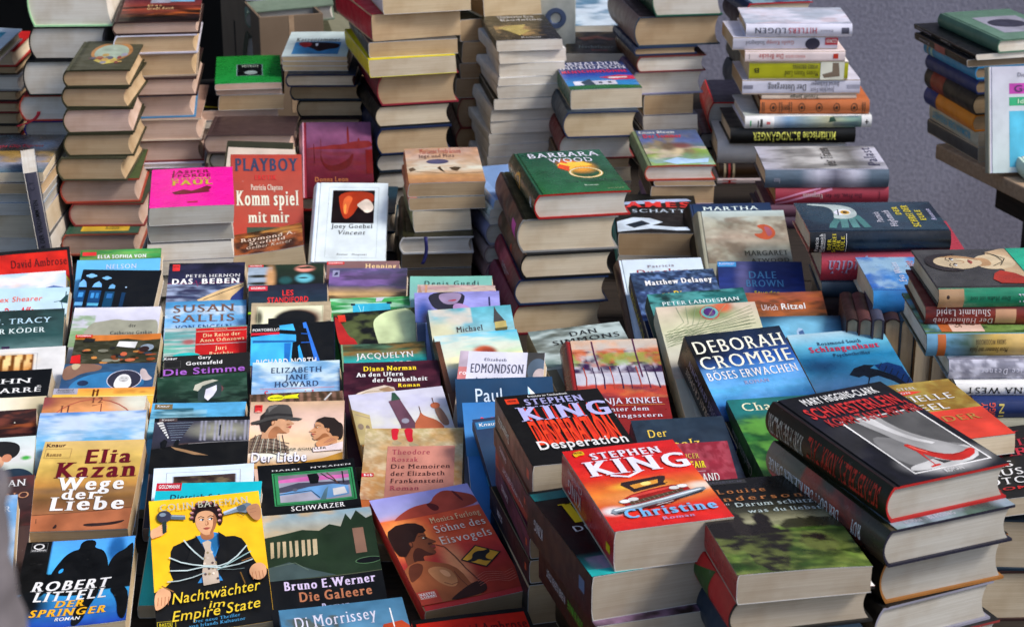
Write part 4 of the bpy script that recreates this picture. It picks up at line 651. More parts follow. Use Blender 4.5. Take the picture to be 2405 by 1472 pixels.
A['desert'] = [('g', 'b98', 'ca9', 'cba', 'ddc', 'c96', 'a75'), ('n', 'b85', .5, 4, 10), ('T', 'Marianne Fredriksson', .2, .76, .04, .18, 'b54', 's'), ('T', 'Inge und Mira', .18, .66, .2, .3, '644', 's'), ('E', .42, .42, .15, .07, '446'), ('P', '543', '.02,.6 .08,.56 .12,.64 .04,.68'), ('P', '432', '.4,.6 .44,.56 .46,.64 .5,.74 .44,.68'), ('P', '432', '.56,.6 .64,.58 .72,.6 .66,.7 .6,.68'), ('L', .008, '543', '.1,.68 .3,.72 .6,.78 1,.74')]
A['wood_b'] = [('g', '254', '243', '253', '263'), ('n', '375', .4, 3, 3), ('b', .62, .42, .2, .16, 'fa3', .7), ('b', .5, .32, .14, .12, 'e63', .7), ('P', 'fc4', '.36,.36 .42,.3 .5,.34 .5,.26 .58,.3 .68,.28 .78,.38 .7,.4 .56,.42 .46,.5'), ('P', 'e52', '.35,.42 .4,.33 .5,.4 .46,.52'), ('Q', .64, .56, .2, .13, .045, 'ca5'), ('Q', .64, .56, .19, .122, .014, 'fec'), ('T', 'BARBARA', .1, .95, .05, .16, 'eef', 's'), ('T', 'WOOD', .3, .82, .2, .3, 'eef', 's'), ('T', 'DAS PERLENTOR', .35, .95, .72, .78, '465', 's'), ('T', 'Roman', .52, .68, .84, .87, 'ded', 's'), ('T', 'KRUGER', .76, .95, .935, .955, '9a7', 'n')]
A['mes'] = [('g', '111', '0f1114', '0f1114'), ('P', 'abd', '0,.3 .1,.22 .5,.16 .9,.12 .95,.18 .5,.26'), ('T', 'JAMES', .0, .92, .22, .36, 'd33', 'sb'), ('T', 'SCHATTE', .2, .94, .42, .5, 'bcd', 's'), ('P', 'cde', '0,.72 .2,.62 .4,.64 .55,.74 .42,.82 .7,.86 .95,.84 1,.92 .7,.94 .4,.9 0,.97'), ('n', '0f1114', .0, 1, 1), ('P', '123', '.1,.8 .3,.7 .4,.78 .2,.88')]
A['paint'] = [('g', '457', '569', '685', '9bb'), ('n', '875', .9, 4, 5, .1, .8), ('n', '8a4', .9, 3, 6, .55, 1), ('n', 'cba', .8, 3, 8, .5, 1), ('T', 'Emma Bloom', .04, .62, .04, .11, 'eee', 's'), ('T', 'Der Sommer', .08, .7, .14, .24, 'c34', 'sb'), ('b', .5, .6, .14, .14, 'cb9', .6), ('b', .6, .47, .26, .1, '744', .7), ('b', .4, .5, .14, .14, '654', .7), ('P', 'ace', '.2,.9 .45,.8 .7,.86 .95,.82 .9,.94 .4,.98')]
A['martha'] = [('g', '235', '246'), ('T', 'MARTHA', .12, .84, .14, .29, 'dee', 's'), ('T', 'GRIMES', .16, .8, .36, .5, 'dee', 's')]
A['margaret'] = [('g', 'bcc', '998', 'a98', '998', '887'), ('n', '765', .8, 5, 6, .12, 1), ('n', 'bba', .6, 4, 5, .1, 1), ('B', 'b53', '.62,.3 .74,.26 .84,.34 .86,.48 .76,.58 .64,.54 .58,.44 .68,.46 .72,.38'), ('B', '956', '.72,.3 .8,.34 .82,.46 .76,.52 .74,.42'), ('T', 'MARGARET', .44, .96, .78, .87, '332', 's'), ('T', 'ATWOOD', .5, .96, .93, 1, '332', 's')]
A['patricia'] = [('g', 'cde', 'cdd'), ('T', 'Patricia', .3, .64, .2, .28, '878', 's', .02), ('T', 'Duncker', .16, .8, .34, .5, '934', 's', .02)]
A['delaney'] = [('g', '235', '347'), ('n', '68b', .8, 22, 22), ('n', '123', .7, 9, 9), ('T', 'Matthew Delaney', .14, .95, .19, .29, 'eee', 'sb', .02), ('T', 'oo Dinge', .3, .7, .44, .54, 'ec3', 'sb')]
A['landesman'] = [('g', '155', '277', '266'), ('n', '0f1114', .8, 5, 5), ('n', '5aa', .7, 6, 5), ('T', 'PETER LANDESMAN', .12, .92, .3, .42, 'dee', 's'), ('R', .05, .55, 1, .6, '8cd')]
A['brown'] = [('g', '236', '237', '348'), ('b', .3, .5, .12, .8, '669', .9), ('R', 0, .02, .22, .16, '49d'), ('T', 'BLANVALET', .02, .2, .05, .11, 'cdf', 'b'), ('T', 'DALE', .36, .68, .3, .5, '59c', 's'), ('T', 'BROWN', .32, .76, .55, .74, '59c', 's'), ('T', 'Stunden', .4, .7, .86, .95, 'dc3', 'b')]
A['ritzel'] = [('g', '954', 'a53', '853', 'a85'), ('n', '432', .7, 6, 6), ('n', 'b63', .6, 4, 8), ('T', 'Ulrich', .36, .52, .36, .52, 'dcc', 'n'), ('T', 'Ritzel', .56, .8, .34, .5, 'eee', 'b')]
A['feather'] = [('g', 'cba', 'cca', 'ccb', 'ba9'), ('b', .5, .12, .34, .14, '785', .7), ('b', .66, .04, .12, .1, 'c64', .6), ('E', .52, .125, .1, .1, 'a54'), ('E', .52, .12, .085, .085, '6aa'), ('E', .52, .115, .06, .06, '426'), ('E', .535, .14, .025, .03, '647'), *[('L', .005, '897', '%.2f,%.2f %.2f,%.2f %.2f,%.2f' % (.2 + .1 * k, .02, .24 + .04 * k, .24 + .02 * k, .02, .42 + .03 * k)) for k in range(6)], *[('L', .005, '786', '%.2f,%.2f %.2f,%.2f %.2f,%.2f' % (.95, .05 + .05 * k, .6, .22 + .03 * k, .05, .36 + .04 * k)) for k in range(6)], *[('L', .004, '675', '.02,%.2f .5,%.2f .9,%.2f' % (.4 + .03 * k, .32 + .03 * k, .2 + .05 * k)) for k in range(4)]]
A['bottle'] = [('g', '234', '49c', '6bd', '9ce'), ('b', .45, .25, .4, .3, '7bd', .8), ('b', 1, .2, .2, .5, '123', .8), ('P', 'ace', '.36,.6 .37,.3 .4,.24 .44,.26 .48,.6'), ('P', '469', '.39,.32 .44,.28 .48,.6 .4,.6')]
A['crombie'] = [('g', '123', '235', '25a', '48c', '5ad', '26a', '124'), ('n', '124', .7, 3, 3, 0, .3), ('n', '7bf', .5, 2, 9, .4, .8), ('b', 0, .2, .6, .3, '0f1114', .9), ('T', 'DEBORAH', .04, .97, .085, .23, 'eed', 's'), ('T', 'CROMBIE', .03, .97, .27, .415, 'eed', 's'), ('T', 'BÖSES ERWACHEN', .04, .96, .455, .545, 'eee', 's'), ('T', 'ROMAN', .37, .62, .585, .625, 'aac', 's'), ('b', .3, .97, .2, .08, '632', .5), ('Q', .3, .98, .17, .1, .03, 'a64')]
A['schlange'] = [('g', 'acd', '6bd', '28b', '4ad', '7be', '37a'), ('b', .2, .5, .3, .15, '269', .9), ('b', .75, .9, .2, .15, '7ce', .7), ('P', '123', '.42,.67 .5,.58 .62,.54 .72,.56 .66,.6 .74,.64 .88,.76 .96,.9 .9,.92 .8,.8 .7,.72 .6,.74 .56,.7 .5,.72'), ('P', '148', '.72,.56 .86,.54 .98,.62 1,.9 .94,.9 .86,.74 .74,.63'), *[('L', .008, '123', '%.2f,%.2f %.2f,%.2f' % (.74 + .04 * k, .62 + .05 * k, .8 + .04 * k, .54 + .05 * k)) for k in range(6)], ('L', .014, '123', '.6,.74 .56,.82 .66,.86 .7,.92'), ('L', .012, '123', '.56,.82 .5,.88'),
    ('T', 'Rosamond Smith', .26, .72, .15, .2, '235', 's'), ('T', 'Schlangenhaut', .15, .88, .22, .3, 'c35', 'sb'), ('T', 'Psychothriller', .36, .75, .34, .39, '235', 's')]
A['kinkel'] = [('g', 'cba', 'bbb', 'bbc', 'b63', '933', '822'), ('n', 'da8', .7, 4, 8, 0, .2), ('n', '324', 1, 7, 9, .14, .42), ('n', 'c63', .8, 9, 12, .12, .36), ('n', '8a4', .7, 9, 14, .18, .34), ('n', '314', .9, 8, 14, .3, .46), ('s', 0, .44, 1, .62, 'bbc'), ('n', 'ddd', .6, 6, 6, .44, .62), ('w', .6, .05, 3, 'b43'), ('n', '324', .6, 3, 14, .6, .8), ('n', 'd84', .5, 3, 12, .6, .75), ('w', .76, .02, 3, '822'), *[('L', .014 - .004 * (k % 2), ['324', 'a43'][k % 3 == 0], '%.2f,.36 %.2f,.5 %.2f,.64' % (.1 + .1 * k, .12 + .1 * k, .1 + .105 * k)) for k in range(9)], ('L', .016, '524', '.24,.02 .25,.2 .28,.4'), ('L', .016, '524', '.72,.0 .73,.2 .76,.5'),
    ('T', 'TANJA KINKEL', .12, .92, .76, .83, 'dde', 's'), ('R', .4, .845, .95, .85, 'c84'), ('T', 'Unter dem', .25, .76, .87, .92, 'dde', 's'), ('T', 'Zwillingsstern', .12, .9, .955, 1, 'dde', 's')]
A['simmons'] = [('g', '677', '899', '9aa', '798'), ('n', '443', .7, 4, 4), ('n', 'bcc', .8, 3, 6), ('T', 'DAN', .42, .72, .14, .25, '222', 's', .03), ('T', 'SIMMONS', .2, .93, .32, .43, '222', 's', .06)]
A['derolz'] = [('g', '234', '223'), ('n', '345', .4, 8, 8), ('T', 'Der', .14, .34, .13, .22, 'ec5', 's', .01), ('T', 'Stolz', .3, .66, .27, .36, 'ec5', 's', .02)]
A['air'] = [('g', '823', '934'), ('n', 'b56', .5, 16, 16), ('T', 'SPENCER', .2, .56, .14, .2, 'db5', 's'), ('T', 'LA FAYEAIR', .1, .62, .24, .32, 'ed3', 'sb'), ('R', .3, .36, .6, .365, 'cab'), ('T', 'ABENDLAND', .1, .76, .4, .5, 'eee', 's'), ('T', 'ROMAN R', .5, .86, .6, .66, 'a78', 's')]
A['link'] = [('g', '266', '255', '373', '363', '231'), ('n', '142', .9, 6, 5, .2, 1), ('n', '6a4', .7, 5, 10, .2, .9), ('b', .15, .1, .4, .16, '277', .7), ('T', 'Charlotte', .12, .9, .06, .16, 'eec', 's'), ('T', 'Die', .44, .76, .4, .52, 'eee', 's'), ('T', 'Rosen', .6, .96, .58, .66, 'eee', 's')]
A['darum'] = [('g', '111', '111', '161614', '3a3a2c', '9c9a78', '6a7a44', '46582a', '425624', '3c5222'), ('n', 'b8b494', .6, 3, 10, .38, .54), ('w', .555, .025, 3, '3c4a24'), ('n', '8a4', .7, 4, 12, .52, 1), ('n', '563', .6, 8, 20, .52, 1), ('n', '241', .9, 4, 14, .5, 1), ('n', '221', .5, 16, 20, .8, 1), ('n', '342', .5, 3, 5, .6, 1), ('bn', .08, .56, .17, .2, '1e1a18', .8), ('bn', .34, .66, .22, .18, '1e1a18', .9), ('bn', .3, .86, .13, .14, '1e1a18', 1), ('bn', .24, .52, .06, .16, '2a2522', .9), ('bn', .42, .52, .07, .13, '1e1a18', .9), ('bn', .74, .73, .13, .1, '1e1a18', 1), ('bn', .85, .53, .3, .06, '332', 1.2), ('bn', .95, .8, .1, .05, '231', 1.6), ('n', '9a5', .35, 9, 24, .62, 1),
    ('R', 0, .015, .5, .06, '333'), ('T', 'TASCHENBUCH', .04, .46, .027, .05, '556', 'nw'), ('T', 'Louise', .22, .6, .12, .17, 'b74', 'sw'), ('T', 'Anderson', .1, .86, .205, .255, 'b74', 'sw'), ('T', 'Roman', .08, .26, .27, .295, 'bbb', 's'), ('T', 'Darum schütze,', .3, .98, .28, .325, 'bcc', 's'), ('T', 'was du liebst', .36, .93, .36, .4, 'bcc', 's')]
A['schwester'] = [('g', '0f1114'), ('n', '223', .5, 3, 3), ('R', .22, .33, .93, .93, 'eee'), ('s', .235, .34, .915, .92, '555'), ('b', .42, .4, .16, .1, '999', .7), ('b', .6, .85, .4, .14, 'ddd', .8), ('n', '333', .5, 5, 4, .36, .7), ('R', .235, .34, .915, .92, '555'), ('B', '777', '.24,.5 .5,.6 .7,.7 .91,.74 .91,.92 .24,.92'), ('B', 'ccc', '.24,.86 .5,.84 .91,.72 .91,.92 .24,.92'), ('P', 'a4a4a4', '.33,.34 .56,.34 .57,.42 .59,.5 .63,.57 .7,.645 .78,.71 .85,.77 .89,.815 .8,.835 .7,.83 .6,.79 .52,.73 .47,.67 .44,.6 .4,.5 .36,.42'), ('P', 'ccc', '.4,.36 .5,.36 .52,.46 .56,.55 .62,.63 .7,.69 .66,.7 .56,.63 .5,.55 .45,.46'), ('P', '8a8a8a', '.44,.6 .5,.68 .56,.745 .5,.72'),
    ('P', 'c22a22', '.435,.67 .455,.655 .48,.66 .5,.69 .53,.73 .58,.775 .64,.81 .7,.825 .78,.825 .85,.805 .9,.8 .905,.825 .86,.86 .78,.885 .7,.895 .63,.885 .57,.855 .52,.81 .48,.765 .455,.72'), ('P', 'e86a58', '.46,.675 .475,.68 .5,.72 .54,.76 .53,.77 .48,.72'), ('P', 'c22a22', '.465,.74 .485,.765 .47,.83 .465,.885 .5,.885 .5,.9 .41,.905 .41,.893 .455,.887 .46,.83'), ('P', '333', '.5,.82 .56,.86 .62,.885 .54,.89'), ('L', .006, '811', '.5,.7 .58,.79 .7,.835 .86,.815'),
    ('T', 'MARY HIGGINS-CLARK', .15, .86, .045, .115, 'eee', 'b'), ('T', 'SCHWESTERLEIN,', .06, .95, .155, .265, 'c33', 'b'), ('T', 'KOMM TANZ MIT MIR', .12, .98, .29, .37, 'b33', 'b'), ('T', 'ROMAN', .46, .62, .945, .975, 'ddd', 'b')]
A['steel'] = [('g', '973', '862', '862'), ('n', 'ba5', .5, 8, 8), ('R', 0, .52, 1, 1, 'd43'), ('P', 'd43', '.0,.14 .46,.13 .62,.17 .5,.2 0,.22'), ('T', 'DANIELLE STEEL', .05, .6, .08, .12, 'eee', 's'), ('T', 'COLLECTION', .1, .5, .155, .185, 'eee', 's'), ('T', 'DANIELLE', .05, .85, .24, .34, 'eee', 's'), ('T', 'STEEL', .2, .7, .4, .5, 'eee', 's'), ('T', 'BILDER', .25, .88, .62, .71, 'b84', 's')]
A['higgins2'] = [('g', '222'), ('T', 'MARY', .1, .7, .08, .17, 'b34', 's'), ('T', 'HIGGINS', .08, .96, .2, .3, 'b34', 's'), ('T', 'CLARK', .08, .9, .33, .44, 'b34', 's'), ('T', 'DAS', .1, .5, .5, .58, 'eee', 's'), ('T', 'HAUS AM', .08, .9, .61, .7, 'eee', 's'), ('T', 'POTOMAC', .08, .96, .73, .82, 'eee', 's'), ('T', 'ROMAN', .2, .8, .86, .9, 'c33', 'b')]
A['king1'] = [('g', '111'), ('R', .07, .05, .19, .13, 'e42'), ('T', 'HEYNE', .09, .17, .075, .1, '622', 'b'), ('T', 'Erstmals im Taschenbuch', .3, .68, .03, .055, 'eee', 'b'), *[('P', 'd32', '%.3f,.22 %.3f,.2 %.3f,.74 %.3f,.74' % (.2 + .085 * k, .215 + .085 * k, .25 + .08 * k, .19 + .08 * k)) for k in range(9)], ('T', 'DESPERATION', .16, .93, .42, .74, 'e42', 'b'), ('T', 'STEPHEN', .24, .8, .085, .17, 'aad', 'sb'), ('T', 'KING', .12, .98, .2, .4, 'bbe', 'sb'), ('T', 'Desperation', .14, .96, .7, .81, 'eee', 'b')]
A['king2'] = [('g', 'd22', 'd22', 'd32', 'e83', 'd32', 'd22'), ('b', .45, .52, .28, .06, 'fc4', .7), ('b', .5, .66, .5, .12, 'e95', .8), ('b', .1, .78, .12, .06, 'eee', .7), ('b', .93, .6, .15, .06, 'edc', .8), ('P', '322', '.29,.5 .31,.47 .5,.455 .66,.44 .7,.45 .68,.49 .65,.52 .66,.55 .36,.6 .34,.565 .31,.53'), ('P', 'e8a03c', '.36,.515 .5,.495 .62,.48 .6,.525 .48,.545 .38,.56'), ('B', 'fe8', '.45,.5 .54,.49 .55,.53 .46,.54'), ('L', .008, '211', '.34,.58 .5,.56 .68,.53'),
    ('P', 'a11c18', '.2,.71 .24,.66 .32,.625 .46,.595 .6,.575 .7,.565 .78,.575 .82,.61 .83,.66 .66,.72 .44,.755 .24,.77'), ('P', 'd8453a', '.3,.64 .46,.61 .62,.59 .72,.58 .7,.6 .5,.63 .32,.66'), ('P', '5a4632', '.26,.705 .5,.665 .76,.62 .77,.65 .5,.7 .27,.74'), *[('L', .004, 'a98', '%.2f,%.3f %.2f,%.3f' % (.3 + .045 * k, .705 - .0075 * k, .31 + .045 * k, .735 - .0085 * k)) for k in range(10)],
    ('E', .235, .695, .05, .022, 'ccc'), ('E', .235, .695, .04, .016, 'fff'), ('E', .31, .683, .045, .02, 'ddd'), ('E', .7, .607, .045, .02, 'ddd'), ('E', .775, .595, .05, .022, 'ccc'), ('E', .775, .595, .04, .016, 'fff'),
    ('P', '8a98a2', '.07,.8 .1,.765 .2,.755 .36,.74 .56,.705 .76,.66 .88,.635 .945,.635 .95,.66 .9,.69 .78,.72 .6,.76 .4,.795 .2,.82 .1,.83'), ('P', 'dde8ee', '.1,.775 .3,.755 .56,.715 .8,.665 .92,.645 .9,.66 .6,.72 .3,.77 .11,.79'), ('P', '2a3038', '.1,.81 .3,.795 .6,.745 .9,.67 .93,.665 .9,.69 .6,.76 .3,.81 .12,.83'), ('P', '5a1512', '.34,.79 .6,.745 .7,.735 .6,.775 .4,.81'), ('L', .006, 'eee', '.46,.785 .62,.755'), ('L', .004, 'eee', '.48,.76 .58,.78'),
    ('B', 'fc2', '.065,.045 .165,.025 .17,.09 .12,.085 .075,.11'), ('T', 'HEYNE', .08, .155, .045, .065, '522', 'b'), ('T', 'STEPHEN', .2, .82, .085, .165, 'eef', 'sb'), ('T', 'KING', .09, .98, .19, .37, 'eef', 'sb'), ('L', .03, 'eef', '.26,.38 .4,.42 .54,.36'), ('T', 'Christine', .16, .93, .8, .895, '7be', 'sb'), ('T', 'Roman', .43, .7, .925, .955, 'aad', 's')]
A['dbook'] = [('g', '0f1114', '211', '211', '0f1114', '2aa'), ('R', 0, .03, .3, .12, '277'), ('T', 'L', .16, .4, .2, .42, 'ec2', 'sb'), ('T', 'DER', .14, .4, .46, .52, 'ddd', 's'), ('n', 'a8a', .8, 4, 6, .8, .94), ('P', '2aa', '0,.93 .4,.95 .6,.98 .6,1 0,1')]
A['highsmith'] = [('g', '123', '234', '345', '123'), ('n', '356', .4, 3, 4), *[('L', .075, ['477', '588', '588', '477'][k], '.5,%.2f .34,%.2f .2,%.2f .08,%.2f' % (.27 + .04 * k, .24 + .055 * k, .2 + .075 * k, .18 + .085 * k)) for k in range(4)], ('B', 'bcc', '.4,.22 .5,.24 .7,.25 .84,.22 .88,.14 .92,.08 .95,.1 .93,.2 .9,.3 .84,.38 .66,.42 .46,.4 .36,.32'), ('B', 'eef', '.5,.28 .6,.24 .7,.28 .74,.34 .68,.38 .56,.37'), ('E', .61, .33, .1, .04, 'eed'), ('E', .61, .33, .07, .032, 'c92'), ('E', .61, .33, .035, .016, '111'), ('L', .012, '233', '.5,.27 .6,.28 .72,.29'),
    ('T', 'Patricia', .25, .6, .52, .57, 'dde', 's'), ('T', 'Highsmith', .1, .66, .6, .65, 'dde', 's'), ('T', 'DER', .5, .8, .69, .73, 'dc3', 'sb'), ('T', 'SCHREI DER', .08, .85, .76, .81, 'dc3', 'sb'), ('T', 'EULE', .3, .66, .84, .88, 'dc3', 'sb'), ('T', 'Roman', .3, .7, .92, .955, 'bbd', 's')]
A['palast'] = [('g', 'bbc', '999', 'ccc', '777', 'ccd'), ('n', '555', .7, 5, 3), ('T', 'Palast', .1, .9, .86, .95, '335', 's'), ('T', 'der Tränen', .1, .9, .5, .6, '333', 's')]
A['clouds'] = [('g', '36b', '48c', '69d', '36a'), ('n', 'acd', .7, 3, 5), ('T', 'Eva Weiss', .2, .8, .3, .37, 'dde', 's'), ('T', 'Das ewige', .15, .85, .44, .54, 'c88', 's'), ('T', 'Geheimnis', .15, .9, .6, .7, 'c88', 's')]
A['hahn'] = [('g', '444'), ('n', '333', .5, 5, 5), ('P', 'c4a884', '.12,.56 .4,.6 .6,.5 .9,.56 1,.7 1,.74 .1,.74'), ('B', 'd8c4a0', '.4,.42 .8,.42 .86,.72 .46,.74'), *front_face(.62, .27, .42, .36, 'd8c4a0', 'b08a62', 'a05040', '334', '543'), ('B', '2a2422', '.38,.3 .38,.14 .5,.05 .62,.03 .76,.05 .86,.16 .86,.34 .8,.26 .76,.14 .62,.085 .5,.14 .44,.28'), ('P', 'a32', '.06,.5 .16,.46 .3,.5 .38,.56 .3,.66 .18,.72 .04,.72'), ('n', 'c54', .0, 1, 1), ('L', .008, '332', '.9,.54 .78,.62 .62,.64 .5,.54'), ('L', .008, '332', '.88,.57 .7,.67 .52,.6'), ('R', 0, .74, 1, 1, '2a8')]
A['sommer'] = [('g', '69b', '574', '454'), ('n', '242', .9, 7, 8), ('n', '8a5', .6, 9, 9), ('R', 0, .12, 1, .2, 'b63'), ('P', 'dba', '0,.2 1,.2 1,.44 0,.44'), ('T', 'Sarah Woodhouse', .1, .9, .24, .29, '642', 's'), ('T', 'Mein Sommer', .14, .86, .33, .39, '642', 'si')]
A['greenR'] = [('g', '576', '687'), ('R', .2, .25, .85, .8, '99a'), ('E', .5, .5, .26, .14, '334')]
A['gestalt'] = [('g', 'ccd', 'cdd'), ('T', 'Die Welt im Bild', .3, .75, .06, .1, '667', 's'), ('R', .2, .16, 1, .26, 'b4a'), ('T', 'Gestaltung', .26, .95, .18, .24, '536', 'b'), ('R', .2, .29, 1, .37, '3a7'), ('T', 'Ideen & Bilder', .3, .9, .31, .35, 'cec', 'b'), ('R', .2, .42, 1, .95, '5bd'), ('P', '778', '.55,.9 .6,.6 .7,.48 .75,.62 .9,.66 .8,.72 .92,.8 .9,.92'), *crowd(10, .3, .9, .82, .93, ['a88', '888', '967'], .05)]
A['tunnel'] = [('g', '245', '556', '432', '99a', '467'), ('n', '222', .8, 5, 5, 0, .6), ('T', 'Midnight City Express', .05, .8, .3, .37, 'b34', 'b', .02), ('n', 'a84', .8, 4, 6, .45, .75), ('b', .8, .3, .2, .15, '68a', .8)]
# ------------------------------------------------------------------ the setting: ground, walls, tables
def box_bm(V, F, x0, y0, z0, x1, y1, z1):
    i = len(V); V += [(x0, y0, z0), (x1, y0, z0), (x1, y1, z0), (x0, y1, z0), (x0, y0, z1), (x1, y0, z1), (x1, y1, z1), (x0, y1, z1)]
    F += [tuple(i + k for k in q) for q in ((0, 3, 2, 1), (4, 5, 6, 7), (0, 1, 5, 4), (1, 2, 6, 5), (2, 3, 7, 6), (3, 0, 4, 7))]
def solid(name, boxes, mat, parent=None, bev=.003, M=None):
    V, F = [], []
    for b in boxes: box_bm(V, F, *b)
    me = bpy.data.meshes.new(name); me.from_pydata(V, [], F); me.materials.append(mat)
    o = bpy.data.objects.new(name, me); COL.objects.link(o)
    if parent: o.parent = parent
    if M is not None: o.matrix_world = M
    if bev: m = o.modifiers.new('bevel', 'BEVEL'); m.width = bev; m.segments = 2
    return o
def pmat(name, c0, c1, scale, rough=.8, bump=0, bdist=.004, stretch=(1, 1, 1), detail=6, spec=.3):
    m = bpy.data.materials.new(name); m.use_nodes = True; n = m.node_tree.nodes; l = m.node_tree.links; p = n['Principled BSDF']
    p.inputs['Roughness'].default_value = rough; p.inputs['Specular IOR Level'].default_value = spec
    tc = n.new('ShaderNodeTexCoord'); mp = n.new('ShaderNodeMapping'); mp.inputs['Scale'].default_value = stretch; l.new(tc.outputs['Object'], mp.inputs[0])
    nz = n.new('ShaderNodeTexNoise'); nz.inputs['Scale'].default_value = scale; nz.inputs['Detail'].default_value = detail; l.new(mp.outputs[0], nz.inputs[0])
    rp = n.new('ShaderNodeValToRGB'); l.new(nz.outputs[0], rp.inputs[0]); rp.color_ramp.elements[0].position = .3; rp.color_ramp.elements[1].position = .7
    rp.color_ramp.elements[0].color = (*c0, 1); rp.color_ramp.elements[1].color = (*c1, 1); l.new(rp.outputs[0], p.inputs['Base Color'])
    if bump:
        bp = n.new('ShaderNodeBump'); bp.inputs['Strength'].default_value = bump; bp.inputs['Distance'].default_value = bdist
        l.new(nz.outputs[0], bp.inputs['Height']); l.new(bp.outputs[0], p.inputs['Normal'])
    return m
M_WOOD = pmat('weathered_wood', (.012, .009, .007), (.03, .022, .017), 14, .75, .4, .001, (1, 14, 14))
M_BOARD = pmat('pale_board', (.3, .2, .125), (.44, .31, .2), 12, .8, .3, .001, (10, 1, 10))
M_SHADE = pmat('shade_black', (.006, .005, .004), (.014, .012, .011), 6, .9)  # near-black colour stands in for the shade of unlit insides
M_CARD = pmat('cardboard', (.15, .105, .07), (.2, .145, .1), 9, .85, .2, .001)
M_LEGS = pmat('dark_steel', (.012, .012, .013), (.03, .03, .032), 30, .5)
M_PAVE = pmat('paving', (.09, .085, .08), (.16, .15, .145), 4, .9, .4, .004)
def wall_material():
    m = pmat('rough_plaster', (.21, .21, .27), (.29, .29, .37), 120, .95, .25, .006, detail=5, spec=.1)
    n = m.node_tree.nodes; l = m.node_tree.links; q = n['Principled BSDF']; c = q.inputs['Base Color'].links[0].from_socket      # weather stains
    tc = n.new('ShaderNodeTexCoord'); z = n.new('ShaderNodeTexNoise'); z.inputs['Scale'].default_value = 1.7; z.inputs['Detail'].default_value = 7; l.new(tc.outputs['Object'], z.inputs[0])
    r = n.new('ShaderNodeValToRGB'); l.new(z.outputs[0], r.inputs[0]); r.color_ramp.elements[0].position = .35; r.color_ramp.elements[0].color = (.72, .7, .7, 1); r.color_ramp.elements[1].position = .62
    x = n.new('ShaderNodeMix'); x.data_type = 'RGBA'; x.blend_type = 'MULTIPLY'; x.inputs[0].default_value = 1; l.new(c, x.inputs[6]); l.new(r.outputs[0], x.inputs[7]); l.new(x.outputs[2], q.inputs['Base Color'])
    return m
M_WALL = wall_material()
g = solid('pavement', [(-30, -20, -.1, 30, 40, 0)], M_PAVE, bev=0); tag(g, kind='structure')
o = solid('plaster_wall', [(.06, 4.3, 0, 5.5, 4.55, 7)], M_WALL, bev=.01); tag(o, 'rough slate grey plaster house wall behind the book stall', 'wall')
o = empty('dark_doorway', Matrix.Translation((-1.9, 5.6, 0)), 'dark open shed doorway behind the left hand stacks', 'doorway')
d = solid('back_boards', [(-3.2, 0, 0, 2.0, .1, 7)], M_SHADE, o, 0); solid('side_boards', [(-3.35, -1.25, 0, -3.2, .1, 7)], M_SHADE, o, 0)  # interior shade is in the colour; boards carried up to block the sky
solid('jamb', [(1.85, -1.04, 0, 2.0, 0, 7)], M_SHADE, o, 0); solid('shade_roof', [(-3.35, -1.6, 2.15, 2.0, .1, 2.3)], M_SHADE, o, 0)  # the level slab is an unseen roof, added to keep the interior black
def table(name, x0, x1, y0, y1, z, label, legs=True, top=M_WOOD, th=.03):
    r = empty(name, Matrix.Translation(((x0 + x1) / 2, y0, 0)), label, 'table'); cx = (x0 + x1) / 2
    n = max(2, round((y1 - y0) / .16)); d = (y1 - y0) / n
    solid('table_top', [(x0 - cx, k * d + .001, z - th, x1 - cx, (k + 1) * d - .001, z) for k in range(n)], top, r, .002)
    for a in (x0 - cx + .06, x1 - cx - .1):
        for b in (.06, y1 - y0 - .1): solid('leg', [(a, b, 0, a + .04, b + .04, z - th)], M_LEGS, r)
    return r
table('trestle_table', -1.15, 1.35, 1.38, 2.74, ZT, 'long plank table under the leaning rows of paperbacks')
table('trestle_table', -1.15, .60, 2.745, 3.85, ZT, 'plank table at the back under the tall stacks of books')
# ------------------------------------------------------------------ tall stacks at the back and on the left
hb, pb = 'h', 'p'
S = stack
S('far left edge stack', 3.25, 118, [(157, -95, 37, hb, 'b22', 'c', 'red covered hardback', dict(edge='b22')), (178, -100, 40, hb, '432', 't', 'tan paged hardback'), (214, -90, 50, hb, '999', 'w', 'pale cloth bound hardback', dict(mat='c')), (240, -95, 42, hb, '322', 't', 'dark tan hardback'),
    (266, -100, 44, hb, '722', 't', 'maroon edged hardback'), (296, -95, 44, hb, '222', 't', 'black edged hardback'), (320, -95, 46, hb, '322', 't', 'brown edged hardback'), (333, -95, 50, hb, 'a22', 't', 'thin red hardback'), (352, -95, 48, hb, '222', 'b', 'worn black hardback')])
free([((0, 0), (-95, 62)), ((1, 0), (52, 68)), ((1, 1), (0, 118)), ], .115, .17, .02, (-14, 8, 8), 'h', '9ab', [('g', 'bcd'), ('R', .1, .2, .8, .8, '49b'), ('P', 'cc4', '.3,.5 .5,.4 .6,.6')], 'glossy white and blue picture book tilted on the far left stack', edge='dcc')
S('tall green topped stack', 3.05, -48, [(66, 62, 260, hb, 'ad9', 'w', 'thick pale green jacketed hardback', dict(edge='ada')), (143, 66, 250, hb, '0f1114', 'w', 'thick black jacketed hardback'), (226, 54, 242, hb, '0f1114', 'w', 'thick navy edged hardback'), (287, 44, 236, hb, 'a33', 'w', 'red edged hardback with ribbon', dict(edge='b43')),
    (330, 55, 240, hb, '226', 'g', 'blue edged hardback', dict(edge='238')), (378, 56, 240, hb, '322', 'g', 'grey paged hardback'), (425, 56, 240, hb, '224', 'w', 'dark blue hardback')], yaw=2)
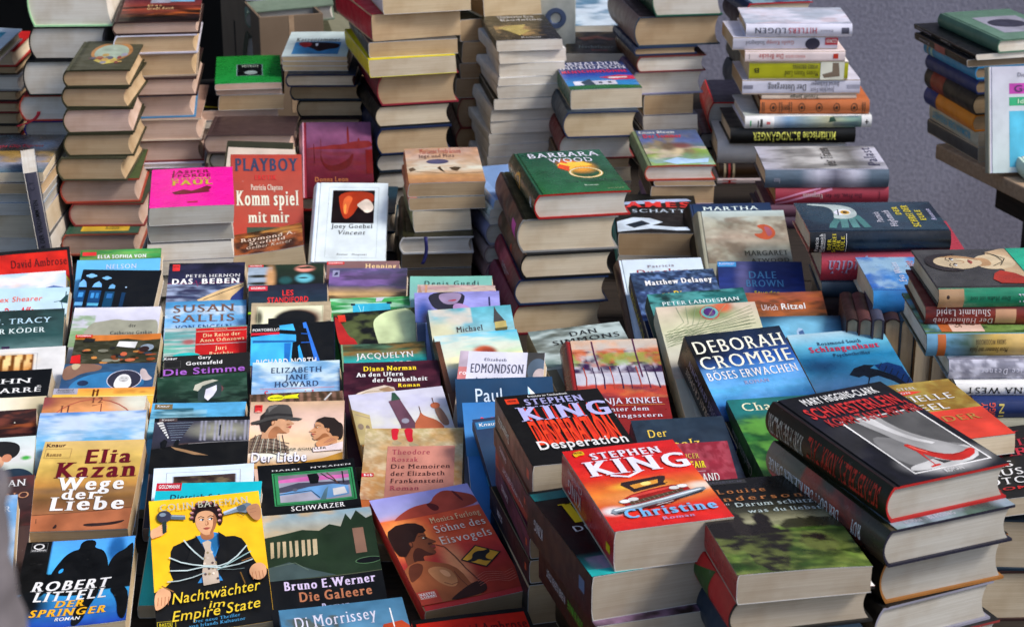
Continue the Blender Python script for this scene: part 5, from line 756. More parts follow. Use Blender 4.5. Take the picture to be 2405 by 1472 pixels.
S('olive topped stack', 2.84, 167, [(208, 146, 304, hb, '443', 't', 'olive hardback with a worn oval picture', dict(art=A['olive'], h=.185, edge='332')), (257, 142, 301, hb, '332', 't', 'dark olive edged hardback', dict(yaw=-3)), (316, 147, 312, hb, '332', 'p', 'stained olive hardback', dict(yaw=2)), (370, 148, 312, hb, '332', 't', 'olive bound tan hardback'),
    (425, 134, 297, hb, '443', 't', 'olive hardback sticking out with yellow flap', dict(yaw=-2)), (481, 140, 325, hb, '453', 'p', 'red spined hardback with torn green jacket', dict(edge='a43', spine='722', yaw=2)), (536, 160, 336, hb, '343', 'p', 'red spined green hardback', dict(edge='833', spine='722')), (602, 144, 324, hb, '354', 'p', 'green hardback with a yellow title strip', dict(art=[('g', '354'), ('R', .15, .6, .85, .94, 'ca3'), ('T', 'Roman', .5, .7, .8, .9, '342', 's')], edge='a54', dY=-.03)), (640, 150, 330, hb, '345', 'p', 'pale green hardback')], yaw=3)
S('black topped pink paged stack', 3.0, 54, [(86, 262, 464, hb, '322', 'p', 'black hardback with an orange sunset cover', dict(art=A['sunset'], h=.215, edge='322')), (131, 265, 460, hb, 'bbd', 't', 'lilac jacketed hardback', dict(edge='ccd')), (186, 268, 458, hb, '433', 't', 'brown jacketed hardback', dict(edge='a98')), (229, 270, 460, hb, '322', 'p', 'pink paged hardback'), (283, 272, 454, hb, '37a', 'p', 'bright blue edged hardback', dict(edge='48b')),
    (335, 270, 470, hb, 'a87', 'p', 'salmon paged hardback', dict(edge='cba')), (386, 275, 474, hb, '733', 'p', 'maroon edged pink hardback'), (398, 275, 478, hb, 'ccd', 'w', 'thin white hardback', dict(edge='dde')), (440, 275, 474, hb, '544', 'p', 'pale brown hardback')], yaw=6)
S('tunnel picture topped stack', 2.74, 409, [(432, -92, 98, pb, '345', 'c', 'glossy tunnel picture paperback', dict(art=A['tunnel'], h=.2, mat='g')), (458, -95, 99, pb, '543', 't', 'tan paged paperback'), (478, -95, 100, pb, '456', 'g', 'grey paged paperback'), (506, -95, 102, pb, '89a', 'g', 'blue edged paperback'), (562, -95, 102, pb, '248', 'c', 'thick blue paperback'), (606, -75, 118, pb, '555', 'w', 'white paged paperback'), (640, -75, 118, pb, '444', 'w', 'pale paperback')], yaw=1)
S('bright pink topped stack', 2.58, 489, [(531, 350, 546, pb, 'f2a', 'g', 'bright pink paperback with yellow capitals', dict(art=A['pink'], h=.185, mat='g')), (574, 346, 541, pb, '363', 'g', 'green spined paperback'), (614, 348, 543, pb, '444', 'w', 'grey paged paperback'), (648, 350, 545, pb, '433', 'w', 'pale paperback')], yaw=8)
S('green topped stack', 3.12, 198, [(213, 505, 660, pb, '283', 'p', 'bright green paperback with a black label', dict(art=A['greenbk'], h=.19, mat='g')), (227, 506, 660, pb, '777', 'p', 'thin pink paged paperback'), (263, 512, 664, pb, '642', 't', 'tan paged brown paperback', dict(spine='742')), (287, 462, 650, pb, '222', 'p', 'black paperback with a yellow strip', dict(h=.21, art=[('g', '222'), ('L', .05, 'dc2', '0,.86 .5,.98')], dY=.0)), (303, 460, 650, pb, '222', 'w', 'black edged paperback')], yaw=7)
S('stack behind the brick red paperback', 2.98, 318, [(362, 478, 690, hb, '433', 'p', 'pink paged hardback with rounded back', dict(edge='544', h=.11)), (398, 490, 690, hb, '443', 'g', 'grey hardback with rounded back', dict(h=.11)), (440, 485, 690, hb, '322', 'g', 'dark hardback', dict(h=.11))], yaw=0)
S('cat topped stack', 3.16, 135, [(146, 662, 815, pb, 'cdd', 'y', 'white paperback with a blue cat picture', dict(art=A['cat'], h=.18)), (157, 662, 816, pb, 'bbb', 'y', 'thin yellow paged paperback'), (169, 664, 816, pb, 'bbb', 'y', 'thin cream paperback'), (206, 670, 835, hb, '123', 'c', 'navy hardback', dict(edge='124', h=.2, dY=-.02)), (238, 680, 846, hb, '234', 't', 'dark blue edged hardback'), (278, 696, 856, hb, '0f1114', 't', 'black edged hardback'), (310, 700, 850, hb, '322', 't', 'dark hardback')], yaw=2)
S('red and yellow stack', 3.02, -20, [(36, 898, 1104, pb, 'ddd', 'y', 'white paperback with a barcode back'), (101, 872, 1080, pb, 'b23', 't', 'thick bright red paperback', dict(spine='b23', yaw=5, edge='444')), (137, 866, 1074, pb, '444', 't', 'grey spined paperback'), (184, 866, 1070, pb, 'dc1', 'c', 'yellow spined paperback', dict(spine='dc1', edge='dd2', dY=-.012)), (252, 885, 1076, hb, '723', 't', 'maroon edged hardback', dict(edge='823')), (304, 880, 1060, hb, '0f1114', 'c', 'black edged cream hardback'),
    (366, 884, 1060, hb, '124', 't', 'navy edged hardback'), (408, 884, 1052, hb, '123', 'g', 'dark blue hardback'), (450, 884, 1056, hb, '222', 'g', 'black hardback')], yaw=14)
S('dark brown stack behind white spines', 3.42, -30, [(48, 1135, 1272, pb, 'a74', 'y', 'thick orange brown paperback', dict(spine='a74', yaw=18)), (100, 1080, 1215, pb, '221', 't', 'black spined paperback', dict(spine='221', yaw=14)), (150, 1085, 1220, pb, '111', 't', 'black paperback with red lettering'), (186, 1080, 1215, pb, '211', 'b', 'dark brown paperback'), (232, 1070, 1210, pb, '432', 'b', 'brown rounded paperback'), (303, 1074, 1215, hb, '332', 'b', 'brown hardback with red inner lining', dict(edge='733')), (362, 1070, 1212, hb, '311', 't', 'black hardback with red edge', dict(edge='722'))], yaw=6)
S('white spined stack', 3.24, 96, [(122, 1166, 1322, pb, '221', 'w', 'black and gold paperback', dict(art=A['gold'], h=.19, mat='g', spine='443')), *[(yy, a, b, pb, ['ddd', 'eee'][k % 2], 'w', ['white spined paperback', 'cream white paperback'][k % 2], dict(spine='dddbd6', yaw=[2, -2, 3, 0, 1, -2, 2, 0, -1, 2, 1][k])) for k, (yy, a, b) in enumerate([(152, 1172, 1331), (184, 1172, 1328), (203, 1170, 1328), (233, 1168, 1326)])],
    (259, 1160, 1318, pb, '222', 'w', 'black spined paperback', dict(spine='221')), *[(yy, a, b, pb, 'ddd', 'w', 'white paged paperback', dict(spine='dcdad0', yaw=q)) for yy, a, b, q in [(287, 1153, 1311, 1), (317, 1152, 1310, -1), (342, 1148, 1308, 2), (370, 1147, 1306, 0), (400, 1145, 1304, -2), (432, 1143, 1304, 1)]]], yaw=10)
S('airship topped stack', 3.12, 212, [(258, 1340, 1510, pb, '253', 'c', 'blue paperback with a red airship and white houses', dict(art=A['arnaldur'], h=.185, mat='g', spine='153')), (327, 1322, 1500, hb, '234', 'y', 'yellow paged hardback with navy boards', dict(edge='235', dY=-.02)), (377, 1312, 1492, hb, '622', 'w', 'red lined hardback', dict(edge='833')), (400, 1312, 1478, pb, '543', 't', 'tan paperback'), (434, 1315, 1484, pb, '433', 'c', 'cream paged paperback')], yaw=6)
S('low orange scroll topped stack', 3.42, 128, [(160, 1330, 1442, pb, '0f1114', 'g', 'black paperback with an orange scroll picture', dict(art=A['blackgrad'], h=.17, w=.115)), (195, 1330, 1442, pb, '333', 'g', 'grey paperback', dict(w=.115, h=.17)), (240, 1330, 1442, pb, '333', 'g', 'dark grey paperback', dict(w=.115, h=.17))], yaw=-2)
S('stack left of the reversed spines', 3.3, -40, [(42, 1532, 1702, hb, '243', 'w', 'thick white paged hardback', dict(edge='254')), (113, 1490, 1696, hb, '433', 't', 'very thick hardback with red lettered spine', dict(spine='766', edge='345', h=.23)), (133, 1490, 1640, hb, '235', 't', 'thin navy hardback', dict(spine='235')), (172, 1495, 1660, hb, '421', 'w', 'brown hardback with an orange spine label', dict(edge='733', spine='421')), (226, 1482, 1655, hb, '657', 'w', 'mauve jacketed hardback', dict(edge='99b', spine='546')),
    (273, 1512, 1630, pb, '554', 't', 'tan paged paperback', dict(h=.19)), (306, 1510, 1640, pb, '667', 'w', 'grey paperback', dict(h=.19)), (345, 1505, 1640, pb, '333', 'g', 'dark paperback', dict(h=.19))], yaw=9)
S('low red rounded spine stack', 3.36, 240, [(312, 1662, 1745, hb, '223', 'g', 'navy hardback with a rounded red spine', dict(edge='b22', spine='c22', h=.16, w=.11, yaw=-4)), (350, 1640, 1745, hb, '334', 'g', 'slate hardback', dict(w=.11, h=.16))], yaw=4)
S('stack behind the reversed spines', 3.55, 9, [(42, 1754, 1912, hb, '235', 'c', 'blue jacketed hardback with a red board edge', dict(edge='b23', h=.23, art=[('g', '346'), ('n', '9bc', .8, 4, 4), ('n', '79a', .6, 6, 6)], yaw=4)), (90, 1750, 1900, hb, '322', 'c', 'cream hardback'), (140, 1752, 1900, hb, '233', 'c', 'dark hardback'), (190, 1752, 1900, hb, '443', 'c', 'brown hardback')], yaw=6)
rv = dict(rot=90)
S('reversed spine stack', 3.22, 60, [
    (89, 1753, 2003, hb, 'dde', 'y', 'white hardback with grey and red reversed spine lettering', dict(rot=90, w=.135, edge='dde', art=[('g', 'dde'), ('n', 'b99', .5, 5, 5), ('n', '9ab', .7, 4, 3)], spart=[('T', 'HITLERS', .33, .6, .3, .75, 'b45', 's'), ('T', 'LÜGEN', .62, .92, .3, .75, '445', 's'), ('R', .03, .25, .1, .75, '556'), ('T', 'Roman', .18, .3, .4, .6, '889', 's')])),
    (121, 1722, 1970, pb, 'ccd', 'y', 'pale grey paperback with a dark blot on its spine', dict(rot=90, w=.125, spart=[('T', 'Guido Knopp', .42, .68, .4, .7, 'b77', 's'), ('T', 'Stalingrad', .7, .88, .4, .7, '667', 's'), ('E', .24, .45, .07, .45, '334'), ('R', 0, .35, .12, .9, 'b23'), ('T', 'GOLDMANN', .01, .11, .5, .8, 'edd', 'b')])),
    (147, 1750, 1986, pb, 'edd', 't', 'white paperback with small red reversed title', dict(rot=90, w=.12, spart=[('T', 'Die Brücke', .62, .86, .3, .75, 'b33', 's'), ('T', 'MANFRED GREGOR', .4, .6, .4, .65, 'c77', 's'), ('R', .07, .3, .12, .75, 'b32'), ('R', .955, .3, .96, .75, '444')])),
    (190, 1760, 1993, pb, 'ccc1', 'c', 'lime yellow spined paperback with a chair picture', dict(front='ddd', spine='bb2', rot=90, w=.13, art=[('g', 'eee'), ('R', .02, .1, .04, .5, 'b33')], spart=[('R', .04, 0, .28, 1, 'eed'), ('P', '876', '.08,.2 .24,.1 .26,.3 .16,.45 .16,.95 .1,.95'), ('T', 'WIBKE BRUHNS', .3, .56, .62, .86, '554', 's'), ('T', 'Meines Vaters Land', .3, .64, .2, .5, '332', 's'), ('T', 'B', .9, .95, .4, .65, '332', 'b')])),
    (224, 1744, 2022, pb, 'ccd', 't', 'thick pale grey paperback with one large reversed title', dict(front='ccd', rot=90, w=.135, spart=[('T', 'Joachim Fest', .22, .42, .15, .45, '667', 's'), ('T', 'Bernd Eichinger', .18, .42, .55, .85, '667', 's'), ('T', 'Der Untergang', .46, .78, .25, .7, '333', 's'), ('R', 0, .4, .11, .65, '99a'), ('R', .91, .4, .99, .65, '889')])),
    (236, 1790, 2014, pb, 'cba', 'y', 'thin cream booklet', dict(rot=90, w=.125, spart=[('T', 'Traudl Junge', .4, .7, .2, .8, '443', 'b')])),
    (269, 1785, 2042, hb, 'b63', 'b', 'orange cloth book with black tooled ornaments', dict(rot=90, w=.14, mat='c', edge='432', spart=[q for u in (.14, .3, .46, .62, .88) for q in (('Q', u, .5, .03, .32, .006, '321'), ('E', u, .5, .012, .12, '321'))] + [('R', u, .12, u + .006, .88, '432') for u in (.04, .06, .71, .73, .8, .82, .96, .975)] + [('T', 'BERT', .73, .8, .3, .7, '432', 's')])),
    (304, 1750, 2050, hb, '8ab', 'w', 'white and sea blue hardback with a cross on its spine', dict(rot=90, w=.15, front='eee', edge='dde', dY=-.02, art=[('g', 'eee'), ('R', .2, .7, .5, .8, '254'), ('n', '465', .5, 3, 3)], spart=[('gh', '456', '8a9', 'bb9', '9aa', '79b', 'eee', 'eee'), ('n', '346', .6, 6, 3, 0, 1, .1, .3), ('R', 0, 0, .08, 1, 'eee'), ('R', .035, .3, .045, .7, '222'), ('R', .025, .45, .055, .55, '222'), ('R', .77, 0, 1, 1, 'eee'), ('P', '243', '.28,.6 .34,.5 .33,.9 .3,.95'), ('R', .8, .35, .83, .6, 'c66'), ('R', .86, .1, .88, .8, '444'), ('R', .89, .1, .9, .7, '444'), ('R', .95, .2, .96, .7, '3a6')])),
    (341, 1716, 2012, hb, '111', 'c', 'black hardback with yellow reversed block lettering', dict(rot=90, w=.14, dY=-.02, spart=[('T', 'Militärische BLINDGÄNGER', .16, .82, .25, .75, 'dd6', 'b')])),
    (386, 1685, 1985, hb, 'ccc', 'c', 'white spined hardback with black lining', dict(rot=90, w=.14, edge='222')), (421, 1690, 1950, hb, '321', 'b', 'dark brown hardback with a banded spine', dict(rot=90, w=.14, spart=[('R', .86, 0, .88, 1, 'ba8'), ('R', .9, 0, .92, 1, 'a33'), ('R', .94, 0, .96, 1, 'ba8')])), (463, 1685, 1960, pb, 'dcc', 'g', 'white paperback with large red spine letters', dict(rot=90, w=.13, spart=[('X', 'H', .84, .95, .2, .9, 'b22', 'b')])), (484, 1690, 1960, pb, 'bbb', 'g', 'pale grey paperback', dict(rot=90, w=.13))], yaw=1)
S('grey photo topped stack', 2.98, 404, [
    (446, 1798, 2090, hb, '556', 'c', 'grey photo jacketed hardback with a slate spine', dict(rot=90, w=.14, front='aab', spine='567', edge='445', art=A['palast'], spart=[('gh', '567', '567', 'bbc', '667', 'bbc', '567', '567', '567'), ('T', 'Roman', .88, .93, .3, .6, 'aab', 's')])),
    (484, 1822, 2090, hb, '934', 't', 'raspberry pink hardback with a swirl on its spine', dict(rot=90, w=.13, edge='944', spart=[('L', .02, 'c8a', '.5,.95 .7,.6 .9,.2 1,.05'), ('L', .015, 'c8a', '.6,1 .8,.7 1,.3'), ('T', 'Die Frau, die das', .24, .56, .4, .68, '423', 's'), ('T', 'Vergessen', .58, .76, .4, .7, 'cbb', 's'), ('R', .08, .3, .085, .8, '412')])),
    (512, 1800, 2085, hb, '645', 'g', 'mauve hardback', dict(rot=90, w=.135)), (540, 1790, 2070, hb, '434', 'g', 'purple edged hardback', dict(rot=90, w=.135))], yaw=1)
S('desert topped stack', 2.72, 434, [(466, 958, 1139, pb, 'ba9', 't', 'desert picture paperback with two small runners', dict(art=A['desert'], h=.18, spine='c74')), (496, 960, 1140, pb, '443', 't', 'tan paged paperback', dict(spine='b64')), (547, 970, 1106, pb, 'aa8', 'c', 'pale green spined paperback', dict(spine='aa7', yaw=4)), (598, 938, 1112, hb, '221', 'w', 'white lined hardback with a dark blue ribbon', dict(edge='ccc', h=.2, dY=-.02)), (634, 942, 1108, pb, '432', 't', 'tan paperback'), (670, 942, 1108, pb, '332', 'b', 'brown paperback')], yaw=5)
S('stack behind the white hardback', 2.86, 500, [(548, 800, 928, hb, '134', 'c', 'dark teal hardback', dict(edge='134')), (600, 800, 926, hb, '123', 'c', 'black hardback', dict(edge='0f1114')), (640, 800, 930, hb, '223', 'c', 'dark hardback')], yaw=2)
S('burning ring topped stack', 2.52, 461, [
    (519, 1254, 1484, hb, '153', 'w', 'dark green hardback with a burning ring cover', dict(art=A['wood_b'], h=.2, edge='a22', mat='g', spine='132', yaw=1, spart=[('Q', .62, .5, .09, .35, .02, 'fb4'), ('b', .66, .5, .0, .0, 'fa3'), ('T', 'WOOD', .78, .95, .35, .6, 'bcb', 's'), ('T', 'R', .1, .16, .3, .7, 'ddd', 's')])),
    (598, 1214, 1454, hb, '332', 'c', 'very thick hardback with a pink label on its dark spine', dict(edge='888', spine='322', spart=[('gh', '433', '322', '323', '634'), ('R', .08, .3, .22, .75, 'd4a'), ('n', '854', .6, 6, 2)])), (657, 1222, 1442, hb, '0f1114', 'c', 'thick hardback with black boards and a brown spine', dict(edge='0f1114', spine='432', spart=[('gh', '322', '543', '432'), ('n', '854', .7, 7, 3), ('E', .4, .5, .03, .2, 'd42')])),
    (718, 1208, 1430, hb, '235', 'c', 'hardback with navy boards and a raspberry spine', dict(edge='235', spine='934', spart=[('gh', '644', '944', 'b56', '934'), ('n', '422', .6, 5, 3), ('T', 'Liebe', .3, .6, .3, .7, 'cbb', 'si')])), (800, 1203, 1420, hb, '612', 'y', 'cream paged hardback with maroon boards', dict(edge='612', spine='845'))], yaw=9)
S('bluish stack by the burning ring', 2.72, 470, [(492, 1160, 1330, pb, '79c', 'w', 'pale blue spined paperback', dict(spine='8ad')), (512, 1150, 1320, pb, 'bbb', 'w', 'white spined paperback', dict(spine='bcc')), (530, 1148, 1320, pb, 'aab', 'w', 'thin white paperback', dict(spine='bbb')), (580, 1140, 1320, hb, '99a', 'w', 'grey blue spined hardback', dict(spine='88a')), (620, 1136, 1315, hb, '877', 'w', 'pink and grey spined hardback', dict(spine='a99')), (668, 1140, 1315, hb, '867', 'w', 'rose spined hardback', dict(spine='a88'))], yaw=14)
S('white figure topped stack', 2.74, 549, [(602, 1452, 1580, pb, '0f1114', 't', 'black paperback with a white figure photo and red capitals', dict(art=A['mes'], h=.19, w=.125, yaw=-1)), (640, 1450, 1580, pb, '499', 'g', 'teal paperback', dict(w=.125, h=.19))], yaw=0)
S('painted face topped stack', 2.92, 390, [(426, 1514, 1682, hb, '675', 'w', 'colourful hardback with a painted face under a red hat', dict(art=A['paint'], h=.2, edge='a43', yaw=2)), (438, 1536, 1680, pb, '654', 't', 'thin tan paperback'), (481, 1528, 1678, pb, '432', 't', 'thick tan paged paperback'), (515, 1520, 1670, hb, '757', 't', 'mauve hardback')], yaw=2)
# ------------------------------------------------------------------ odd things at the back
def upright(M, w, h, t, label, **o): return make_book(M, o.pop('kind', 'p'), w, h, t, label=label, seed=hash_(label), **o)
p = at_y(146, 590, 2.66)
upright(frame((p[0] - .001, 2.66, ZT + .0005), R(92), R(0), 0) @ Matrix.Rotation(R(90), 4, 'X') if False else Matrix.Translation((p[0] - .03, 2.665, ZT + .003)) @ Matrix.Rotation(R(15), 4, 'Z') @ Matrix.Rotation(R(-5), 4, 'Y') @ Matrix(((0, 0, 1, 0), (1, 0, 0, 0), (0, 1, 0, 0), (0, 0, 0, 1))), .12, .188, .02, 'narrow grey spined paperback standing upright beside the olive topped stack', front='345', spine='445', page='w', group='books stacked on the stall', spart=[('T', 'DER CHOR DER VERDAMMTEN', .22, .78, .3, .62, '0f1114', 'n'), ('T', 'C.T.', .86, .94, .3, .6, '223', 's'), ('T', 'dtv', .06, .12, .3, .6, '37a', 'b')])
def open_box(name, label, cat, px0, px1, row_top, row_bot, Y, depth, skew, flapcol):
    a, b = at_y(px0, row_top, Y), at_y(px1, row_top, Y); z0 = ZT; z1 = a[2]; w = b[0] - a[0]
    r = empty(name, Matrix.Translation((a[0], Y, z0)) @ Matrix.Rotation(R(skew), 4, 'Z'), label, cat); t = .005; h = z1 - z0
    solid('box_walls', [(0, 0, 0, w, t, h), (0, depth - t, 0, w, depth, h), (0, t + .0005, 0, t, depth - t - .0005, h), (w - t, t + .0005, 0, w, depth - t - .0005, h), (t + .0005, t + .0005, 0, w - t - .0005, depth - t - .0005, t)], flapcol, r, .001)
    solid('tape', [(w * .46, -.0006, .02, w * .54, -.0001, h)], M_BOARD, r, 0)
    for k in (.28, .62): solid('hand_slot', [(-.0007, depth * k, h * .35, -.0001, depth * k + .012, h * .7)], M_SHADE, r, 0)  # dark sheets on the uncut wall paint the shade inside the slots
    return r
open_box('cardboard_box', 'brown cardboard box of books behind the green and cat topped stacks', 'box', 608, 762, 42, 300, 3.6, .42, 18, M_CARD)
bx = at_y(650, 30, 3.68)
for k, (dx, dy, dz, w, h, t, yw, c, lab) in enumerate([(0, .0, -.03, .17, .24, .03, 8, '787', 'grey green book lying tilted on top in the cardboard box'), (-.01, .06, .01, .15, .22, .022, 12, '99a', 'pale grey hardback under the box edge in the cardboard box'), (.045, .02, -.075, .11, .2, .035, -10, '776', 'white paged hardback leaning out of the cardboard box')]):
    make_book(frame((bx[0] + dx - .06, bx[1] + dy, bx[2] + dz), R(yw), R(6), R([-4, 3, 20][k])), 'h', w, h, t, front=c, page='g', label=lab, group='books in the cardboard box', seed=k)
open_box('cardboard_box', 'dark brown cardboard carton right behind the box of books', 'box', 772, 862, -30, 300, 3.95, .4, 4, pmat('dark_cardboard', (.03, .024, .018), (.05, .04, .03), 9, .85))
# spine-up box wall books hidden inside keep these from floating
solid_ = at_y(650, 200, 3.66)
make_book(frame((solid_[0] - .06, 3.67, ZT + .006), R(10)), 'h', .17, .24, max(.05, bx[2] - .045 - ZT - .006), front='554', page='g', label='thick stack filler volume lying at the bottom of the cardboard box', group='books in the cardboard box')
p = at_y(1305, 62, 3.5)
r = empty('grey_file_box', Matrix.Translation((p[0], 3.5, ZT)), 'pale grey box file with a blue finger ring standing at the back', 'box file')
hh = p[2] + .05 - ZT
solid('file_body', [(-.036, 0, 0, .036, .22, hh)], pmat('mottled_card', (.35, .38, .36), (.5, .53, .5), 40, .7), r, .002)
V, F = [], []
for k in range(32):
    a = k * 2 * math.pi / 32
    for rr, yy in ((.017, -.0004), (.019, -.003), (.011, -.003), (.009, -.0004)): V.append((rr * math.cos(a), yy, hh - .035 + rr * math.sin(a)))
for k in range(32):
    for j in range(3): q = (k + 1) % 32; F.append((4 * k + j, 4 * q + j, 4 * q + j + 1, 4 * k + j + 1))
mesh_obj('finger_ring', V, F, [C('457')] * len(F), M_SATIN, r)
# newspaper-lined crate under it
S('blue printed paper bundle', 3.62, 62, [(76, 1290, 1440, pb, 'bcd', 'w', 'white and blue printed magazine lying behind the black gold paperback', dict(h=.26, w=.19, art=[('g', 'cde'), ('n', '479', .9, 4, 6)])), (130, 1290, 1440, pb, 'bcd', 'w', 'bundle of white magazines under the blue printed magazine', dict(w=.19, h=.26))], yaw=4)
# ------------------------------------------------------------------ rows of paperbacks shingled on the table, back to front
P_ = 'p'
# how far down the cover each picture reaches
VS = dict(delaney=0.52, landesman=0.3, feather=0.65, brown=0.43, ritzel=0.42, bottle=0.6, schlange=0.7, crombie=0.78, kinkel=0.73, simmons=0.45, margaret=0.53, martha=0.3, patricia=0.36, derolz=0.9, air=0.7, sallis=0.45, beben=0.5, norman=0.38, tracy=0.55, howard=0.41, standi=0.29, gaskin=0.41, stimme=0.37, odin=0.35, guedj=0.23, golding=0.39, edmond=0.35, paul=0.42, mitchard=0.28, nelson=0.37, elsa=0.37, gothic=0.41, crowd=0.3, nun=0.28, shearer=0.54, mountain=0.5, carre=0.41, forest=0.41, dan=0.48, embers=0.45, portrait=0.42, clock=0.42, bridge=0.3, skyblue=0.55, knaurblue=0.35, arch=0.33, corridor=0.52, whitelib=0.3, schwanitz=0.45, hat=0.3, north=0.41, faces=0.22, wood=0.3, liebe=0.62, nykanen=0.48, bateman=1, henning=0.22, purple=0.34, greenp=0.26, eye=0.38, moscow=0.49, roszak=0.63, furlong=0.96, morrissey=0.8, plaster=0.25, girl=0.26, treesky=0.5, bluem=0.4, aquarium=0.6, kazan=1)
def cl(th, L): column(th, [(a, b, h, t, o.pop('kind', 'p'), c, A[art], lab, dict(o, vs=VS.get(art, 1))) for a, b, h, t, c, art, lab, o in L])
cl(30, [((-35, 596), (165, 580), .18, .02, 'b22', 'ambrose', 'red paperback with yellow blots at the back of the leftmost row', {}),
    ((-45, 649), (157, 637), .185, .02, '9be', 'mountain', 'pale sky paperback with a blue mountain ridge', {}), ((-35, 680), (165, 675), .185, .012, 'bde', 'shearer', 'pale blue paperback with orange handwriting and a street lamp', {}),
    ((-58, 734), (152, 724), .185, .02, '244', 'tracy', 'dark teal paperback with a black cross below its title', {}), ((-60, 824), (153, 813), .185, .02, 'ddd', 'forest', 'white paperback with a golden forest picture', {}), ((-95, 875), (125, 868), .185, .02, '0f1114', 'carre', 'black paperback with two lines of white capitals', {}),
    ((-120, 940), (108, 932), .185, .012, 'dca', 'cream', 'blank cream paperback in the leftmost row', {}), ((-140, 976), (88, 960), .18, .014, '322', 'embers', 'dark brown paperback with orange embers', {}), ((-150, 1038), (86, 1024), .18, .016, 'aba', 'portrait', 'paperback with the portrait of a dark haired man', {}),
    ((-160, 1132), (82, 1117), .18, .018, '433', 'dan', 'brown paperback with broad white capitals at the left edge', {}), ((-205, 1180), (42, 1163), .18, .02, '69c', 'blue', 'worn blue paperback at the left edge of the photo', dict(page='y'))])
cl(31, [((190, 588), (380, 583), .18, .018, '363', 'elsa', 'green paperback with a red publisher tab behind the sky blue one', {}), ((181, 612), (377, 608), .18, .018, '6be', 'nelson', 'plain sky blue paperback behind the gothic window cover', {}), ((195, 633), (380, 637), .18, .02, '0f1114', 'gothic', 'black paperback with blue gothic windows', dict(page='c')),
    ((177, 723), (380, 720), .185, .02, 'bbb', 'gaskin', 'pale landscape paperback with hills and grey lettering', {}), ((180, 788), (381, 785), .185, .02, '532', 'crowd', 'paperback with a crowded carriage painting', dict(page='y')), ((151, 855), (367, 852), .185, .018, '357', 'nun', 'blue paperback with an oval portrait of a nun', {}),
    ((127, 913), (365, 910), .185, .012, 'ea4', 'bridge', 'golden paperback with a suspension bridge', dict(spine='b63')), ((108, 933), (348, 930), .185, .012, 'c84', 'clock', 'orange paperback with a clock face', {}), ((95, 970), (345, 962), .19, .016, '7ad', 'skyblue', 'paperback with a blue cloudy sky cover', {}),
    ((107, 1037), (342, 1032), .168, .022, 'c94', 'kazan', 'ochre paperback with ornate maroon and white lettering', dict(page='t', fix=10, zb=.016)), ((65, 1274), (320, 1260), .168, .02, '0f1114', 'littell', 'black and blue paperback with a man in silhouette', dict(page='y', fix=2, zb=.03))])
cl(28, [((400, 619), (578, 616), .18, .022, '0f1114', 'beben', 'dark paperback with waves and a breaking road', {}), ((391, 710), (580, 704), .18, .02, '6ad', 'sallis', 'cloudy sky paperback with tall brown serif capitals', {}), ((387, 772), (580, 765), .185, .018, '6aa', 'odin', 'turquoise streaked paperback with a red title panel', {}), ((386, 838), (588, 828), .185, .02, '222', 'stimme', 'black paperback with fat violet lettering', {}),
    ((368, 887), (578, 876), .185, .018, '243', 'arch', 'dark green paperback with a glowing archway', {}), ((360, 947), (580, 945), .18, .014, '5ad', 'knaurblue', 'light blue paperback with dark hair at the left', {}), ((363, 983), (587, 977), .18, .02, '223', 'corridor', 'dark paperback with two figures in a long corridor', dict(page='p')), ((362, 1100), (597, 1090), .185, .014, 'def', 'whitelib', 'white paperback with a framed dark picture', {}), ((368, 1135), (615, 1131), .185, .018, '2bc', 'schwanitz', 'turquoise paperback with a red corner tab', dict(zb=.0)),
    ((352, 1177), (610, 1155), .185, .024, 'fc2', 'bateman', 'yellow paperback with a man in curlers tied with rope', dict(page='y', curl=.005, back='111'))])
cl(31, [((585, 623), (762, 620), .18, .018, '232', 'faces', 'dark paperback with blurred strips of faces', {}), ((586, 671), (770, 666), .18, .018, '223', 'standi', 'navy black paperback with red condensed capitals', {}), ((592, 712), (778, 708), .18, .018, 'ba8', 'hat', 'beige paperback with a burnt dark head shape', {}), ((590, 762), (785, 756), .185, .022, '126', 'north', 'black paperback with a bright blue chimney', {}), ((596, 852), (800, 846), .185, .02, '8bd', 'howard', 'cloudy blue paperback with dark blue capitals', {}),
    ((588, 927), (806, 917), .185, .012, '432', 'wood', 'brown wood grain paperback with a yellow sticker', {}), ((590, 944), (810, 940), .185, .02, 'dba', 'liebe', 'sand coloured paperback with a man in a hat facing a woman', {}), ((605, 1094), (832, 1078), .185, .024, '0f1114', 'nykanen', 'black paperback with a green framed blue car', {}), ((617, 1212), (872, 1192), .19, .024, '0f1114', 'werner', 'dark paperback with a painted moonlit garden', {}), ((655, 1433), (945, 1401), .185, .02, '69b', 'morrissey', 'blue sky paperback with a red roofed gable at the bottom edge', {})])
